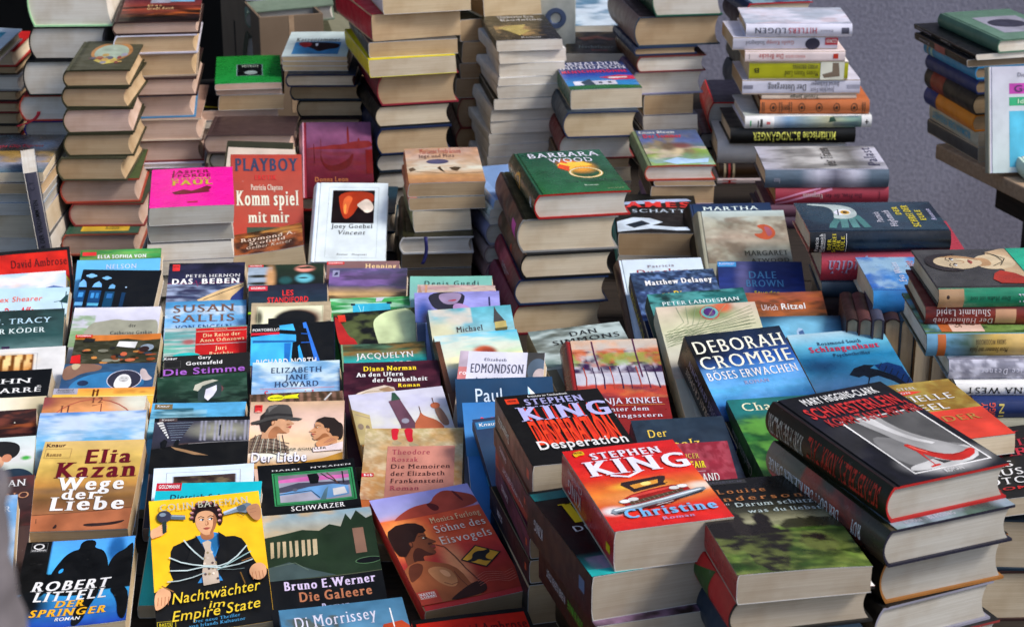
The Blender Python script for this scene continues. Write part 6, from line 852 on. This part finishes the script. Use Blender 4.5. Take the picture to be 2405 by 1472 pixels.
cl(29, [((770, 614), (940, 613), .18, .016, '866', 'henning', 'mauve paperback with a red corner tab and cream lettering', {}), ((775, 630), (957, 630), .18, .02, '446', 'purple', 'purple storm cloud paperback behind the leaf green one', {}), ((773, 702), (968, 695), .185, .016, '4a5', 'greenp', 'leaf green paperback with a turquoise panel', {}), ((783, 737), (975, 722), .185, .022, '0f1114', 'eye', 'paperback with a huge frowning green tinted eye', {}), ((803, 810), (1000, 801), .185, .018, '465', 'mitchard', 'teal paperback with tall white serif capitals', {}),
    ((807, 853), (1032, 847), .185, .022, '312', 'norman', 'dark plum paperback with yellow and white lettering', {}), ((820, 928), (1040, 908), .185, .03, 'ccd', 'moscow', 'lilac paperback with a tower and an onion dome', dict(spine='b84', page='t')), ((862, 1006), (1092, 1006), .185, .026, 'ba7', 'roszak', 'parchment paperback with red stockinged legs', dict(spine='b63', page='t')), ((870, 1175), (1100, 1135), .18, .026, 'b33', 'furlong', 'orange paperback with a boy and a kangaroo sign', dict(page='t', curl=.002)),
    ((965, 1458), (1235, 1427), .185, .02, 'b22', 'ambrose', 'red paperback with a black border at the bottom edge', {})])
cl(30, [((965, 649), (1157, 648), .185, .02, '8bb', 'guedj', 'pale turquoise paperback with widely spaced lettering', {}), ((983, 669), (1165, 671), .18, .014, 'b99', 'plaster', 'flaking pink plaster paperback', {}), ((973, 688), (1172, 683), .18, .02, '89c', 'girl', 'lilac blue paperback with a smiling girl biting her finger', dict(spine='346')), ((1003, 729), (1197, 717), .185, .02, '7bb', 'golding', 'sky paperback with a pointed church steeple', dict(spine='345')), ((1018, 790), (1213, 773), .185, .022, '8cc', 'treesky', 'evening sky paperback with a red tree', dict(spine='532')),
    ((1083, 824), (1282, 830), .185, .025, 'dde', 'edmond', 'white paperback with a pink tab and a woman in grey', dict(spine='cba')), ((1070, 890), (1298, 884), .185, .035, '246', 'paul', 'navy paperback with a white sail and thin lettering', dict(spine='99a')), ((1088, 946), (1290, 938), .185, .018, '37b', 'bluem', 'bright blue paperback with red letters', {}), ((1112, 985), (1310, 962), .19, .024, '135', 'aquarium', 'dark blue paperback with an azure spine title', dict(spine='123', spart=[('T', 'Das Aquarium', .2, .62, .3, .7, '4ac', 'n')]))])
# ------------------------------------------------------------------ bigger books lying every way on the right
G = dict(group='books lying on the stall')
free([((0, 0), (537, 360)), ((1, 0), (710, 366)), ((0, .62), (548, 515))], .115, .18, .02, (-4, 42, 0), 'p', 'b43', A['playboy'], 'brick red erotic paperback leaning upright with blue capitals', zlow=.77, page='c', vs=.86)
free([((0, 0), (534, 345)), ((1, 0), (694, 352))], .115, .18, .02, (-4, 42, 0), 'p', 'dcb', None, 'cream edged paperback just behind the brick red one', zlow=.77, page='c')
free([((0, 0), (532, 330)), ((1, 0), (690, 336))], .115, .18, .018, (-3, 42, 0), 'p', '332', None, 'black edged paperback behind the brick red and the cream edged ones', zlow=.77, page='y')
free([((0, 0), (543, 520)), ((1, 0), (707, 507)), ((0, 1), (541, 606)), ((1, 1), (714, 578))], .115, .185, .03, (4, 4, -2), 'p', '432', A['scofield'], 'brown paperback with a curled dark cover below the brick red one', page='y', curl=.004)
free([((0, 0), (693, 288)), ((1, 0), (879, 288)), ((1, .8), (878, 425))], .125, .2, .03, (0, 58, 0), 'h', '823', A['leon'], 'crimson hardback with a gondola standing behind the white cover', zlow=.8, page='w', edge='a22', spine='c9a')
free([((0, 0), (737, 426)), ((1, 0), (911, 434)), ((1, 1), (905, 613)), ((0, 1), (720, 618))], .122, .185, .03, (0, 26, 0), 'h', 'dde9ee', A['goebel'], 'white hardback with a small square picture of red hair', page='w', spine='cde')
free([((0, 0), (1708, 940)), ((1, 0), (1925, 925)), ((0, 1), (1800, 1130))], .125, .19, .045, (4, 18, 0), 'p', '252', A['link'], 'mossy green paperback with a wooded hill', zlow=.765, spine='132', spart=[('n', '363', .8, 6, 3), ('T', 'Charlotte Link', .3, .8, .3, .6, 'bbb', 's')])
free([((0, 0), (2000, 916)), ((1, 0), (2226, 889)), ((1, .9), (2368, 1004))], .13, .195, .025, (4, 8, 0), 'p', '973', A['steel'], 'gold and red paperback beside the red shoe hardback', sc=.86, carry=2)
free([((0, 0), (2225, 1022)), ((1, 0), (2455, 990)), ((0, 1), (2290, 1180))], .13, .19, .025, (4, 10, 0), 'p', '222', A['higgins2'], 'black paperback with red capitals at the right edge', sc=.79, carry=2)
hk = lambda **k: dict(kind='h', **k)
RG = dict(grp='books lying on the stall')
cl(22, [((1442, 612), (1646, 605), .185, .024, 'cde', 'patricia', 'white jacketed book behind the star field cover', hk(spine='433')), ((1480, 642), (1676, 631), .18, .034, '235', 'delaney', 'navy star field paperback with a yellow lettered spine', dict(spine='124', spart=[('T', 'NOWHERE', .4, .9, .3, .7, 'dc3', 's')])),
    ((1520, 692), (1745, 676), .18, .03, '266', 'landesman', 'dark teal paperback with scaly texture', dict(spine='144')), ((1540, 722), (1773, 709), .19, .032, 'ccb', 'feather', 'cream paperback with a peacock feather', dict(spine='bba')),
    ((1606, 790), (1830, 765), .19, .046, '25a', 'crombie', 'thick blue sea paperback with large cream capitals', dict(spine='0f1114', mat='g', spart=[('gh', '24a', '0f1114', '0f1114'), ('T', 'DEBORAH CROMBIE', .3, .86, .2, .42, 'cba', 's'), ('T', 'BÖSES ERWACHEN', .3, .84, .55, .75, '99b', 's')]))])
cl(20, [((1606, 480), (1808, 476), .195, .034, '235', 'martha', 'navy hardback with wide white capitals behind the stained beige one', hk(spine='0f1114')), ((1628, 497), (1840, 494), .195, .03, '998', 'margaret', 'stained beige hardback with a curled red peel on its cover', hk(spine='887')), ((1684, 614), (1882, 616), .18, .025, '236', 'brown', 'royal blue paperback with a pale blue tab', {}),
    ((1700, 688), (1930, 686), .18, .02, '954', 'ritzel', 'rust red paperback with white sans lettering', {}), ((1784, 744), (1998, 742), .18, .02, '49c', 'bottle', 'dark edged blue paperback with a pale glass shape', {}),
    ((1846, 788), (2067, 770), .19, .026, '4ad', 'schlange', 'bright blue paperback with a dark serpent', dict(spine='0f1114', mat='g', spart=[('T', 'Schlangenhaut', .2, .86, .3, .72, 'b23', 'b')]))])
cl(16, [((1240, 780), (1455, 756), .18, .03, '899', 'simmons', 'misty grey green paperback with dark thin capitals', dict(spine='665')), ((1316, 802), (1541, 795), .195, .032, '822', 'kinkel', 'painted orchard hardback with a maroon spine', hk(spine='622', mat='g')), ((1480, 988), (1696, 976), .18, .028, '234', 'derolz', 'slate paperback with yellow letters behind the flaming car cover', {}), ((1540, 1044), (1708, 1036), .18, .024, '934', 'air', 'mottled crimson paperback with yellow capitals', {})])
# stacks in front on the right
def top_stack(desc, pts, w, h, t, guess, kind, front, art, lab, below, **o):
    """a flat book fixed by its cover corners, then the ones that carry it straight below"""
    w, h, t = w * .95, h * .95, t * .95
    M, x, c = fit(pts, w, h, t, (guess, 0, 0), None, (20, .6, .6)); yaw = x[3]
    M = frame((0, 0, 0), yaw); org = Vector(x[:3]) - M.to_3x3() @ Vector((w / 2, h / 2, t))
    print('TOP yaw=%.0f z=%.3f y=%.2f res=%.1f %s' % (math.degrees(yaw), org.z, org.y, c, lab[:40]))
    make_book(Matrix.Translation(org) @ M, kind, w, h, t, front=front, art=art, label=lab, group='books stacked on the stall', seed=hash_(lab), **o)
    z = org.z; base = np.array(org); k = 1
    for (dw, dh, t2, kd, c2, pg, adj, dx, dy, dyaw, oo) in below:
        if z - ZT < .004: break
        t2 = min(t2, z - ZT)
        if z - t2 - ZT < .008: t2 = z - ZT
        z -= t2; M2 = frame((0, 0, 0), yaw + R(dyaw)); o2 = M2.to_3x3() @ Vector((dx, dy, 0))
        make_book(Matrix.Translation((base[0] + o2[0], base[1] + o2[1], z)) @ M2, kd, w + dw, h + dh, t2 - .0004, front=c2, page=pg, label='%s, %s down in the %s' % (adj, ORD[k], desc), group='books stacked on the stall', seed=k * 7 + 1, **dict(oo)); k += 1
def fills(kind, n, cols, adj, pg='t', sp=None):
    rs = random.Random(n + len(adj)); return [(rs.uniform(-.004, .004), rs.uniform(-.006, .006), rs.uniform(.026, .04), kind, rs.choice(cols), pg, adj, rs.uniform(-.006, .006), rs.uniform(-.006, .006), rs.uniform(-3, 3), dict(spine=rs.choice(sp or cols))) for _ in range(n)]
king_sp = lambda t, c: [('gh', c, c), ('n', '322', .6, 5, 2), ('T', t, .8 - .028 * len(t), .8, .4, .66, 'dcc', 'b'), ('R', .06, .35, .1, .65, 'c53')]
top_stack('flaming car stack', [((0, 0), (1322, 1085)), ((1, 0), (1580, 1027)), ((1, 1), (1728, 1203)), ((0, 1), (1437, 1242))], .118, .18, .042, 8, 'p', 'd22', A['king2'], 'thick red paperback with a flaming car cover on the front stack', [
    (.0, .006, .045, 'p', '0f1114', 'k', 'thick black paperback with a yellow letter', -.021, -.002, 4, dict(art=A['dbook'], spine='211', spart=[('gh', '211', '322', '211'), ('T', 'KING', .74, .88, .35, .6, 'ccc', 's'), ('R', .1, .4, .18, .7, '579')])),
    (.004, .0, .04, 'p', '211', 'k', 'dark brown paperback with green spine lettering', -.02, -.012, 2, dict(art=[('g', '211'), ('n', 'a8a', .8, 4, 6)], spart=[('gh', '221', '311'), ('T', 'DORF IN MAINE', .2, .46, .4, .62, '5a3', 'b'), ('T', 'IN EINER KLEINEN STADT', .5, .84, .4, .6, 'bbb', 'b')])),
    *fills('p', 3, ['211', '222', '321'], 'dark thriller paperback')], page='k', spine='b33', mat='g', spart=[('T', 'KING', .6, .85, .25, .6, 'dbb', 's'), ('T', 'Christine', .58, .86, .68, .85, 'dbb', 's'), ('R', .06, .3, .13, .5, 'ec2')], bow=.001, curl=.001)
top_stack('red and violet lettered stack', [((0, 0), (1166, 952)), ((1, 0), (1404, 905)), ((1, 1), (1512, 1055)), ((0, 1), (1246, 1096))], .118, .182, .035, 8, 'p', '111', A['king1'], 'black paperback with dripping red and violet lettering', [
    (0, 0, .022, 'p', '322', 't', 'brown spined paperback', -.004, .002, -1, dict(spine='743', spart=king_sp('SHINING', '632'))), (.0, 0, .022, 'p', '433', 't', 'red brown spined paperback', .003, -.002, 1, dict(spine='b43', spart=king_sp('DAS LETZTE GEFECHT', 'a43'))), (0, 0, .026, 'p', '322', 't', 'plum spined paperback', -.002, .003, -1, dict(spine='523', spart=king_sp('SCHWARZ', '634'))), (0, 0, .026, 'p', '222', 't', 'black spined paperback with red mark', -.003, 0, 1, dict(spine='221', spart=king_sp('STARK', '322'))), *fills('p', 4, ['322', '222', '332'], 'dark thriller paperback')], page='c', spine='754', spart=[('gh', '643', '854', '543'), ('n', '432', .5, 5, 3), ('T', 'Desperation', .6, .9, .3, .6, 'ddc', 'b'), ('R', .08, .35, .14, .65, 'c53')])
top_stack('mountain valley stack', [((0, 0), (1590, 1140)), ((1, 0), (1900, 1128)), ((1, 1), (2048, 1307)), ((0, 1), (1736, 1340))], .127, .19, .03, 4, 'p', '231', A['darum'], 'paperback with black crags over a green valley', [
    (.012, .004, .035, 'h', '922', 'k', 'red spined hardback with a white corner label', -.004, .006, 2, dict(edge='222', art=[('g', '922'), ('R', .7, .9, 1, 1, 'eee'), ('T', 'ROMAN', .72, .95, .92, .97, '222', 'b')], spine='b22', spart=[('gh', 'b22', 'a22'), ('P', '352', '.3,0 .6,.5 .3,1')])), *fills('h', 4, ['322', '234', '433'], 'dark hardback', 'c')], page='k', spine='a22', mat='g', curl=-.003)
top_stack('red shoe stack', [((0, 0), (1805, 943)), ((1, 0), (2066, 894)), ((1, 1), (2372, 1071)), ((0, 1), (2080, 1168))], .135, .212, .036, 12, 'h', '0f1114', A['schwester'], 'black hardback with a red high heeled shoe', [
    (.008, 0, .036, 'h', '332', 'g', 'grey green jacketed hardback with a smoky cover', -.008, -.012, -1, dict(edge='223', mat='g', art=[('g', '344'), ('n', '9ab', .8, 4, 4, .4, 1), ('n', '576', .6, 5, 5), ('T', 'ROMAN', .1, .24, .95, .975, 'bbc', 's'), ('T', 'BLESSING', .3, .52, .945, .975, 'ccd', 's')], spart=[('gh', '332', '433', '665', '876'), ('n', 'b43', .6, 6, 2, 0, 1, .2, .7), ('T', 'DER GOTT DER KLEINEN DINGE', .36, .97, .3, .65, 'ddd', 's'), ('T', 'ROY', .18, .26, .3, .7, 'ddd', 's')])),
    (.004, 0, .046, 'h', '111', 'g', 'thick black hardback with gold board edges', .002, .004, -2, dict(edge='963', art=[('g', '0f1114')])), (.0, 0, .04, 'h', '111', 'g', 'black spined hardback with pale edges', -.004, -.002, 1, dict(edge='889')), (.004, 0, .036, 'h', '222', 'g', 'hardback with brick red boards', .0, -.004, 0, dict(edge='833')), *fills('h', 3, ['222', '322'], 'dark hardback', 'c')], page='g', edge='a22', spine='211', spart=[('gh', '221', '221', '321'), ('T', 'MARY HIGGINS-CLARK', .68, .98, .2, .75, 'bba', 'b'), ('T', 'SCHWESTERLEIN, KOMM TANZ', .06, .64, .3, .85, 'b32', 'b')])
# ------------------------------------------------------------------ spines towards us on the right
S('owl eye hardback stack', 2.5, 549, [(597, 1902, 2236, hb, '123', 'c', 'dark blue hardback with a hand holding an eye', dict(rot=90, w=.135, edge='922', front='234', spine='0f1114', art=A['highsmith'], mat='g', spart=[('gh', '0f1114', '123', '0f1114'), ('X', 'Highsmith', .905, .93, .05, .95, 'ddd', 's'), ('X', 'Patricia', .94, .965, .1, .8, 'ddd', 's'), ('R', .893, .05, .896, .95, 'ddd'), ('X', 'DER', .85, .875, .2, .75, 'dc3', 's'), ('X', 'SCHREI', .815, .84, .05, .95, 'dc3', 's'), ('X', 'DER', .785, .81, .2, .7, 'dc3', 's'), ('X', 'EULE', .755, .78, .15, .85, 'dc3', 's'), ('R', .74, .05, .743, .95, 'ddd')])),
    (665, 1930, 2270, hb, 'a34', 'c', 'thick rose red hardback with silver script', dict(rot=90, w=.14, edge='834', spine='b45', mat='g', yaw=-1, spart=[('T', 'Judith', .68, .95, .3, .75, '99b', 'si'), ('T', 'ZURÜCK', .3, .55, .3, .6, 'a75', 's')])), (700, 1930, 2230, hb, '345', 'c', 'dark hardback with worn board edges', dict(rot=90, w=.13))], yaw=1)
S('sky jacketed hardback stack', 2.36, 688, [(747, 2052, 2300, hb, '37b', 'c', 'blue sky jacketed hardback with pink script', dict(rot=90, w=.135, edge='ccb', front='48c', spine='248', art=A['clouds'], mat='g', spart=[('gh', '126', '248', '38c')]))], base=at_y(2176, 747, 2.36)[2], yaw=2)
S('painted lady stack', 2.1, 682, [(726, 2205, 2520, hb, '2a8', 'c', 'hardback with a pale painted lady and a green spine', dict(rot=90, w=.14, edge='333', front='444', spine='286', art=A['hahn'], mat='g', spart=[('gh', '286', '286', '286', '286'), ('R', .81, 0, 1, 1, 'a86'), ('b', .9, .5, .1, .4, 'cb9', .6), ('E', .93, .62, .012, .1, '322'), ('T', 'Der Hahn ist tot', .46, .76, .4, .65, '254', 's'), ('T', 'INGRID NOLL', .1, .4, .3, .75, 'dde', 's')])),
    (768, 2176, 2480, hb, '622', 'c', 'dark red hardback with large white reversed lettering', dict(rot=90, w=.13, edge='521', spart=[('n', 'a43', .5, 5, 2), ('T', 'Shulamit Lapid', .5, .92, .54, .88, 'dcc', 's'), ('T', 'Der Hühnerdieb', .48, .94, .1, .42, 'dcc', 's'), ('R', .3, .1, .46, .9, 'c97')])),
    (842, 2178, 2500, hb, '563', 'w', 'landscape jacketed hardback with a yellow title panel', dict(rot=90, w=.14, dY=-.03, edge='332', front='574', spine='69b', art=A['sommer'], spart=[('gh', '353', 'ca5', 'db7', 'ca5', '565', '69b', '69b'), ('n', '242', .7, 7, 3, 0, 1, .7, .9), ('R', .86, 0, .92, 1, 'b63'), ('T', 'Mein Sommer mit Julia', .4, .68, .2, .45, '432', 'si'), ('T', 'SARAH WOODHOUSE', .42, .64, .6, .8, '543', 's')])), (892, 2228, 2480, hb, '99a', 'w', 'silver plastic wrapped hardback', dict(rot=90, w=.13, dY=-.035, edge='888', mat='g', front='889', art=[('g', '9ab', 'aab'), ('n', '667', .7, 9, 9)], spart=[('n', 'dde', .9, 12, 4), ('T', 'Janice Deaner', .2, .7, .3, .6, 'dde', 'sw')])), (930, 2246, 2500, hb, 'eee', 'c', 'white hardback with thin tall black capitals', dict(rot=90, w=.12, front='eee', edge='332', spart=[('T', 'ANNA WEST', .2, .9, .2, .8, '333', 's')], dY=-.05)), (985, 2290, 2520, hb, '236', 'c', 'royal blue hardback with red and cream blocks on its spine', dict(rot=90, w=.12, edge='722', dY=-.07, spart=[('X', 'MARY', .87, .93, .05, .95, 'd54', 'b'), ('X', 'HIGG', .79, .85, .05, .95, 'd54', 'b'), ('X', 'IN', .7, .75, .1, .9, 'cb6', 'b')])), (1030, 2330, 2540, hb, '998', 't', 'plastic wrapped pale hardback', dict(rot=90, w=.12, dY=-.08))], yaw=1)
S('dark stack at the lower right corner', 1.78, 1195, [(1262, 2338, 2560, hb, '111', 'g', 'black hardback'), (1330, 2350, 2560, hb, '221', 'g', 'black hardback with red lettering', dict(spine='211')), (1400, 2345, 2560, hb, '111', 'g', 'dark hardback'), (1480, 2345, 2560, hb, '0f1114', 'g', 'black bound hardback')], yaw=-14)
# books standing with their spines up, seen from the head
def spine_up(px, row, Y, w, h, t, yaw, label, **o):
    p = at_y(px, row, Y)
    M = Matrix.Translation((p[0], p[1], p[2])) @ Matrix.Rotation(R(yaw), 4, 'Z') @ Matrix(((0, 0, 1, 0), (0, 1, 0, 0), (-1, 0, 0, 0), (0, 0, 0, 1)))
    return make_book(M, o.pop('kind', 'h'), w, h, t, label=label, group='books standing spine up', seed=hash_(label), **o)
for k, (px, t, c, lab) in enumerate([(1988, .017, '322', 'dark brown hardback'), (2018, .018, '533', 'maroon hardback'), (2050, .015, '445', 'slate hardback'), (2078, .022, '322', 'plum lined hardback'), (2116, .02, '234', 'navy hardback'), (2152, .024, '432', 'tan lined hardback'), (2194, .024, '333', 'black hardback'), (2236, .03, '345', 'thick slate hardback')]):
    p = at_y(px, 747, 2.34 - .006 * (k % 3)); spine_up(px, 748, 2.34 - .006 * (k % 3), min(.14, p[2] - ZT - .002), .1 if k < 2 else .2, t, -4, lab + ' standing spine up under the sky jacketed book, ' + ORD[k] .replace('topmost', 'first') + ' from the left', front=c, page='c')
# ------------------------------------------------------------------ the far table on the right
a0, a1 = at_z(2212, 345, .795), at_z(2408, 442, .795)
ang = math.atan2(a1[1] - a0[1], a1[0] - a0[0])
r = empty('board_table', Matrix.Translation((a0[0], a0[1], 0)) @ Matrix.Rotation(ang, 4, 'Z'), 'pale wooden board on a dark stand carrying books by the wall', 'table')
solid('board', [(-.02, 0, .768, 1.0, .6, .795)], M_BOARD, r); solid('bearer', [(.13, .03, .72, .9, .09, .768)], M_WOOD, r); solid('leg', [(.2, .04, 0, .26, .085, .72)], M_LEGS, r); solid('leg', [(.2, .5, 0, .26, .55, .768)], M_LEGS, r); solid('leg', [(.88, .04, 0, .94, .085, .72)], M_LEGS, r)
S('stack on the far board', 3.2, 96, [(128, 2344, None, hb, '576', 'w', 'sea green hardback with a small framed picture', dict(w=.14, h=.215, art=A['greenR'])), (142, 2292, None, pb, '0f1114', 'w', 'thin black paperback with white spine lettering', dict(w=.15, h=.24, spart=[('T', 'Abstract', .7, .95, .3, .7, '99a', 'b'), ('T', 'Form', .4, .55, .3, .7, 'bbb', 'b')])), (160, 2272, None, pb, '0f1114', 'b', 'thin black paperback with a rust label', dict(w=.14, h=.21, spart=[('R', .4, 0, .6, 1, '844'), ('T', 'Kunst', .7, .9, .3, .7, '889', 'b')])), (190, 2292, None, hb, '38b', 'b', 'light blue hardback with a cream band', dict(w=.14, h=.2, spart=[('R', .82, 0, .86, 1, '9ba'), ('R', .9, 0, .93, 1, '886')])), (224, 2292, None, hb, '236', 'b', 'royal blue hardback', dict(w=.14, h=.19)), (272, 2284, None, hb, '222', 't', 'thick black hardback with a red spine label', dict(w=.14, h=.2, spart=[('R', .6, 0, .86, 1, '832')])), (312, 2284, None, hb, 'd82', 't', 'orange spined hardback with a blue head', dict(w=.13, h=.195, spart=[('R', .75, 0, 1, 1, '237')])), (348, 2297, None, pb, 'bba', 'c', 'white paperback with pale blue spine letters', dict(w=.14, h=.19, spart=[('T', 'ROMAN DER FREIHEIT', .15, .92, .3, .75, '5ac', 'b')]))], base=.795, yaw=14)
q = at_y(2314, 372, 3.13)
make_book(frame((q[0], 3.13, .7985), R(6), R(74), 0), 'h', .155, .175, .016, front='ccd', page='w', spine='998', art=A['gestalt'], label='white picture book with pink and green stripes propped on the far board', group='books lying on the stall', seed=3)
free([((0, 0), (2310, 290)), ((0, 1), (2412, 400)), ((1, 0), (2440, 270))], .14, .21, .03, (24, 22, 0), 'h', 'bcb', [('g', 'bcb', 'cdc'), ('P', '263', '.5,.5 .7,.3 1,.25 1,1 .6,1')], 'pale cover with a green shape sliding off the far board', zlow=.8, sc=.86)
# ------------------------------------------------------------------ ribbons
def ribbon(pts, wd, label, col):
    V, F = [], []
    for k, (x, y, z) in enumerate(pts): V += [(x - wd / 2, y, z), (x + wd / 2, y - .001, z)]
    F = [(2 * k, 2 * k + 1, 2 * k + 3, 2 * k + 2) for k in range(len(pts) - 1)]
    best = next(b for b in ALLBOOKS if b['label'].startswith(label))
    o = mesh_obj('ribbon', V, F, [C(col)] * len(F), M_CLOTH)
    o.modifiers.new('thick', 'SOLIDIFY').thickness = .0006
    bpy.context.view_layer.update(); o.parent = best; o.matrix_parent_inverse = best.matrix_world.inverted()
q = [at_y(x, y, 2.695 - k * .0015) for k, (x, y) in enumerate([(1000, 556), (1001, 570), (1002, 585), (1000, 600), (996, 612), (992, 620)])]; ribbon(q, .005, 'white lined hardback with a dark blue ribbon', '226')
q = [at_y(x, y, 3.03 - k * .002) for k, (x, y) in enumerate([(92, 262), (90, 270), (84, 278), (74, 285), (62, 291), (50, 294), (40, 298)])]; ribbon(q, .006, 'red edged hardback with ribbon', 'a12')
print('BOOKS', len(ALLBOOKS))

# ------------------------------------------------------------------ the out of focus sleeve that reaches into the lower left corner
M_COAT = pmat('grey_wool', (.1, .09, .1), (.17, .155, .17), 60, .95, .4, .002)
V, F, n = [], [], 20
for k in range(15):
    s = k / 14; c = at_y(-62 + 26 * s * s - 6 * math.sin(s * 7), 1120 + 520 * s, .62); r0 = .0115 + .006 * s + .0008 * math.sin(s * 31)
    for j in range(n):
        a = j * 2 * math.pi / n; rr = r0 * (1 + .05 * math.sin(3 * a + s * 9)); V.append((c[0] + rr * math.cos(a), .62 + rr * math.sin(a), c[2]))
for k in range(14):
    for j in range(n): F.append((k * n + j, k * n + (j + 1) % n, k * n + n + (j + 1) % n, k * n + n + j))
F += [tuple(range(n))[::-1], tuple(14 * n + j for j in range(n))]
o = mesh_obj('coat_strap', V, F, [(.2, .2, .2)] * len(F), M_COAT); tag(o, 'blurred grey cloth strap hanging close to the camera at the lower left', 'strap')
print('BOOKS', len(ALLBOOKS))
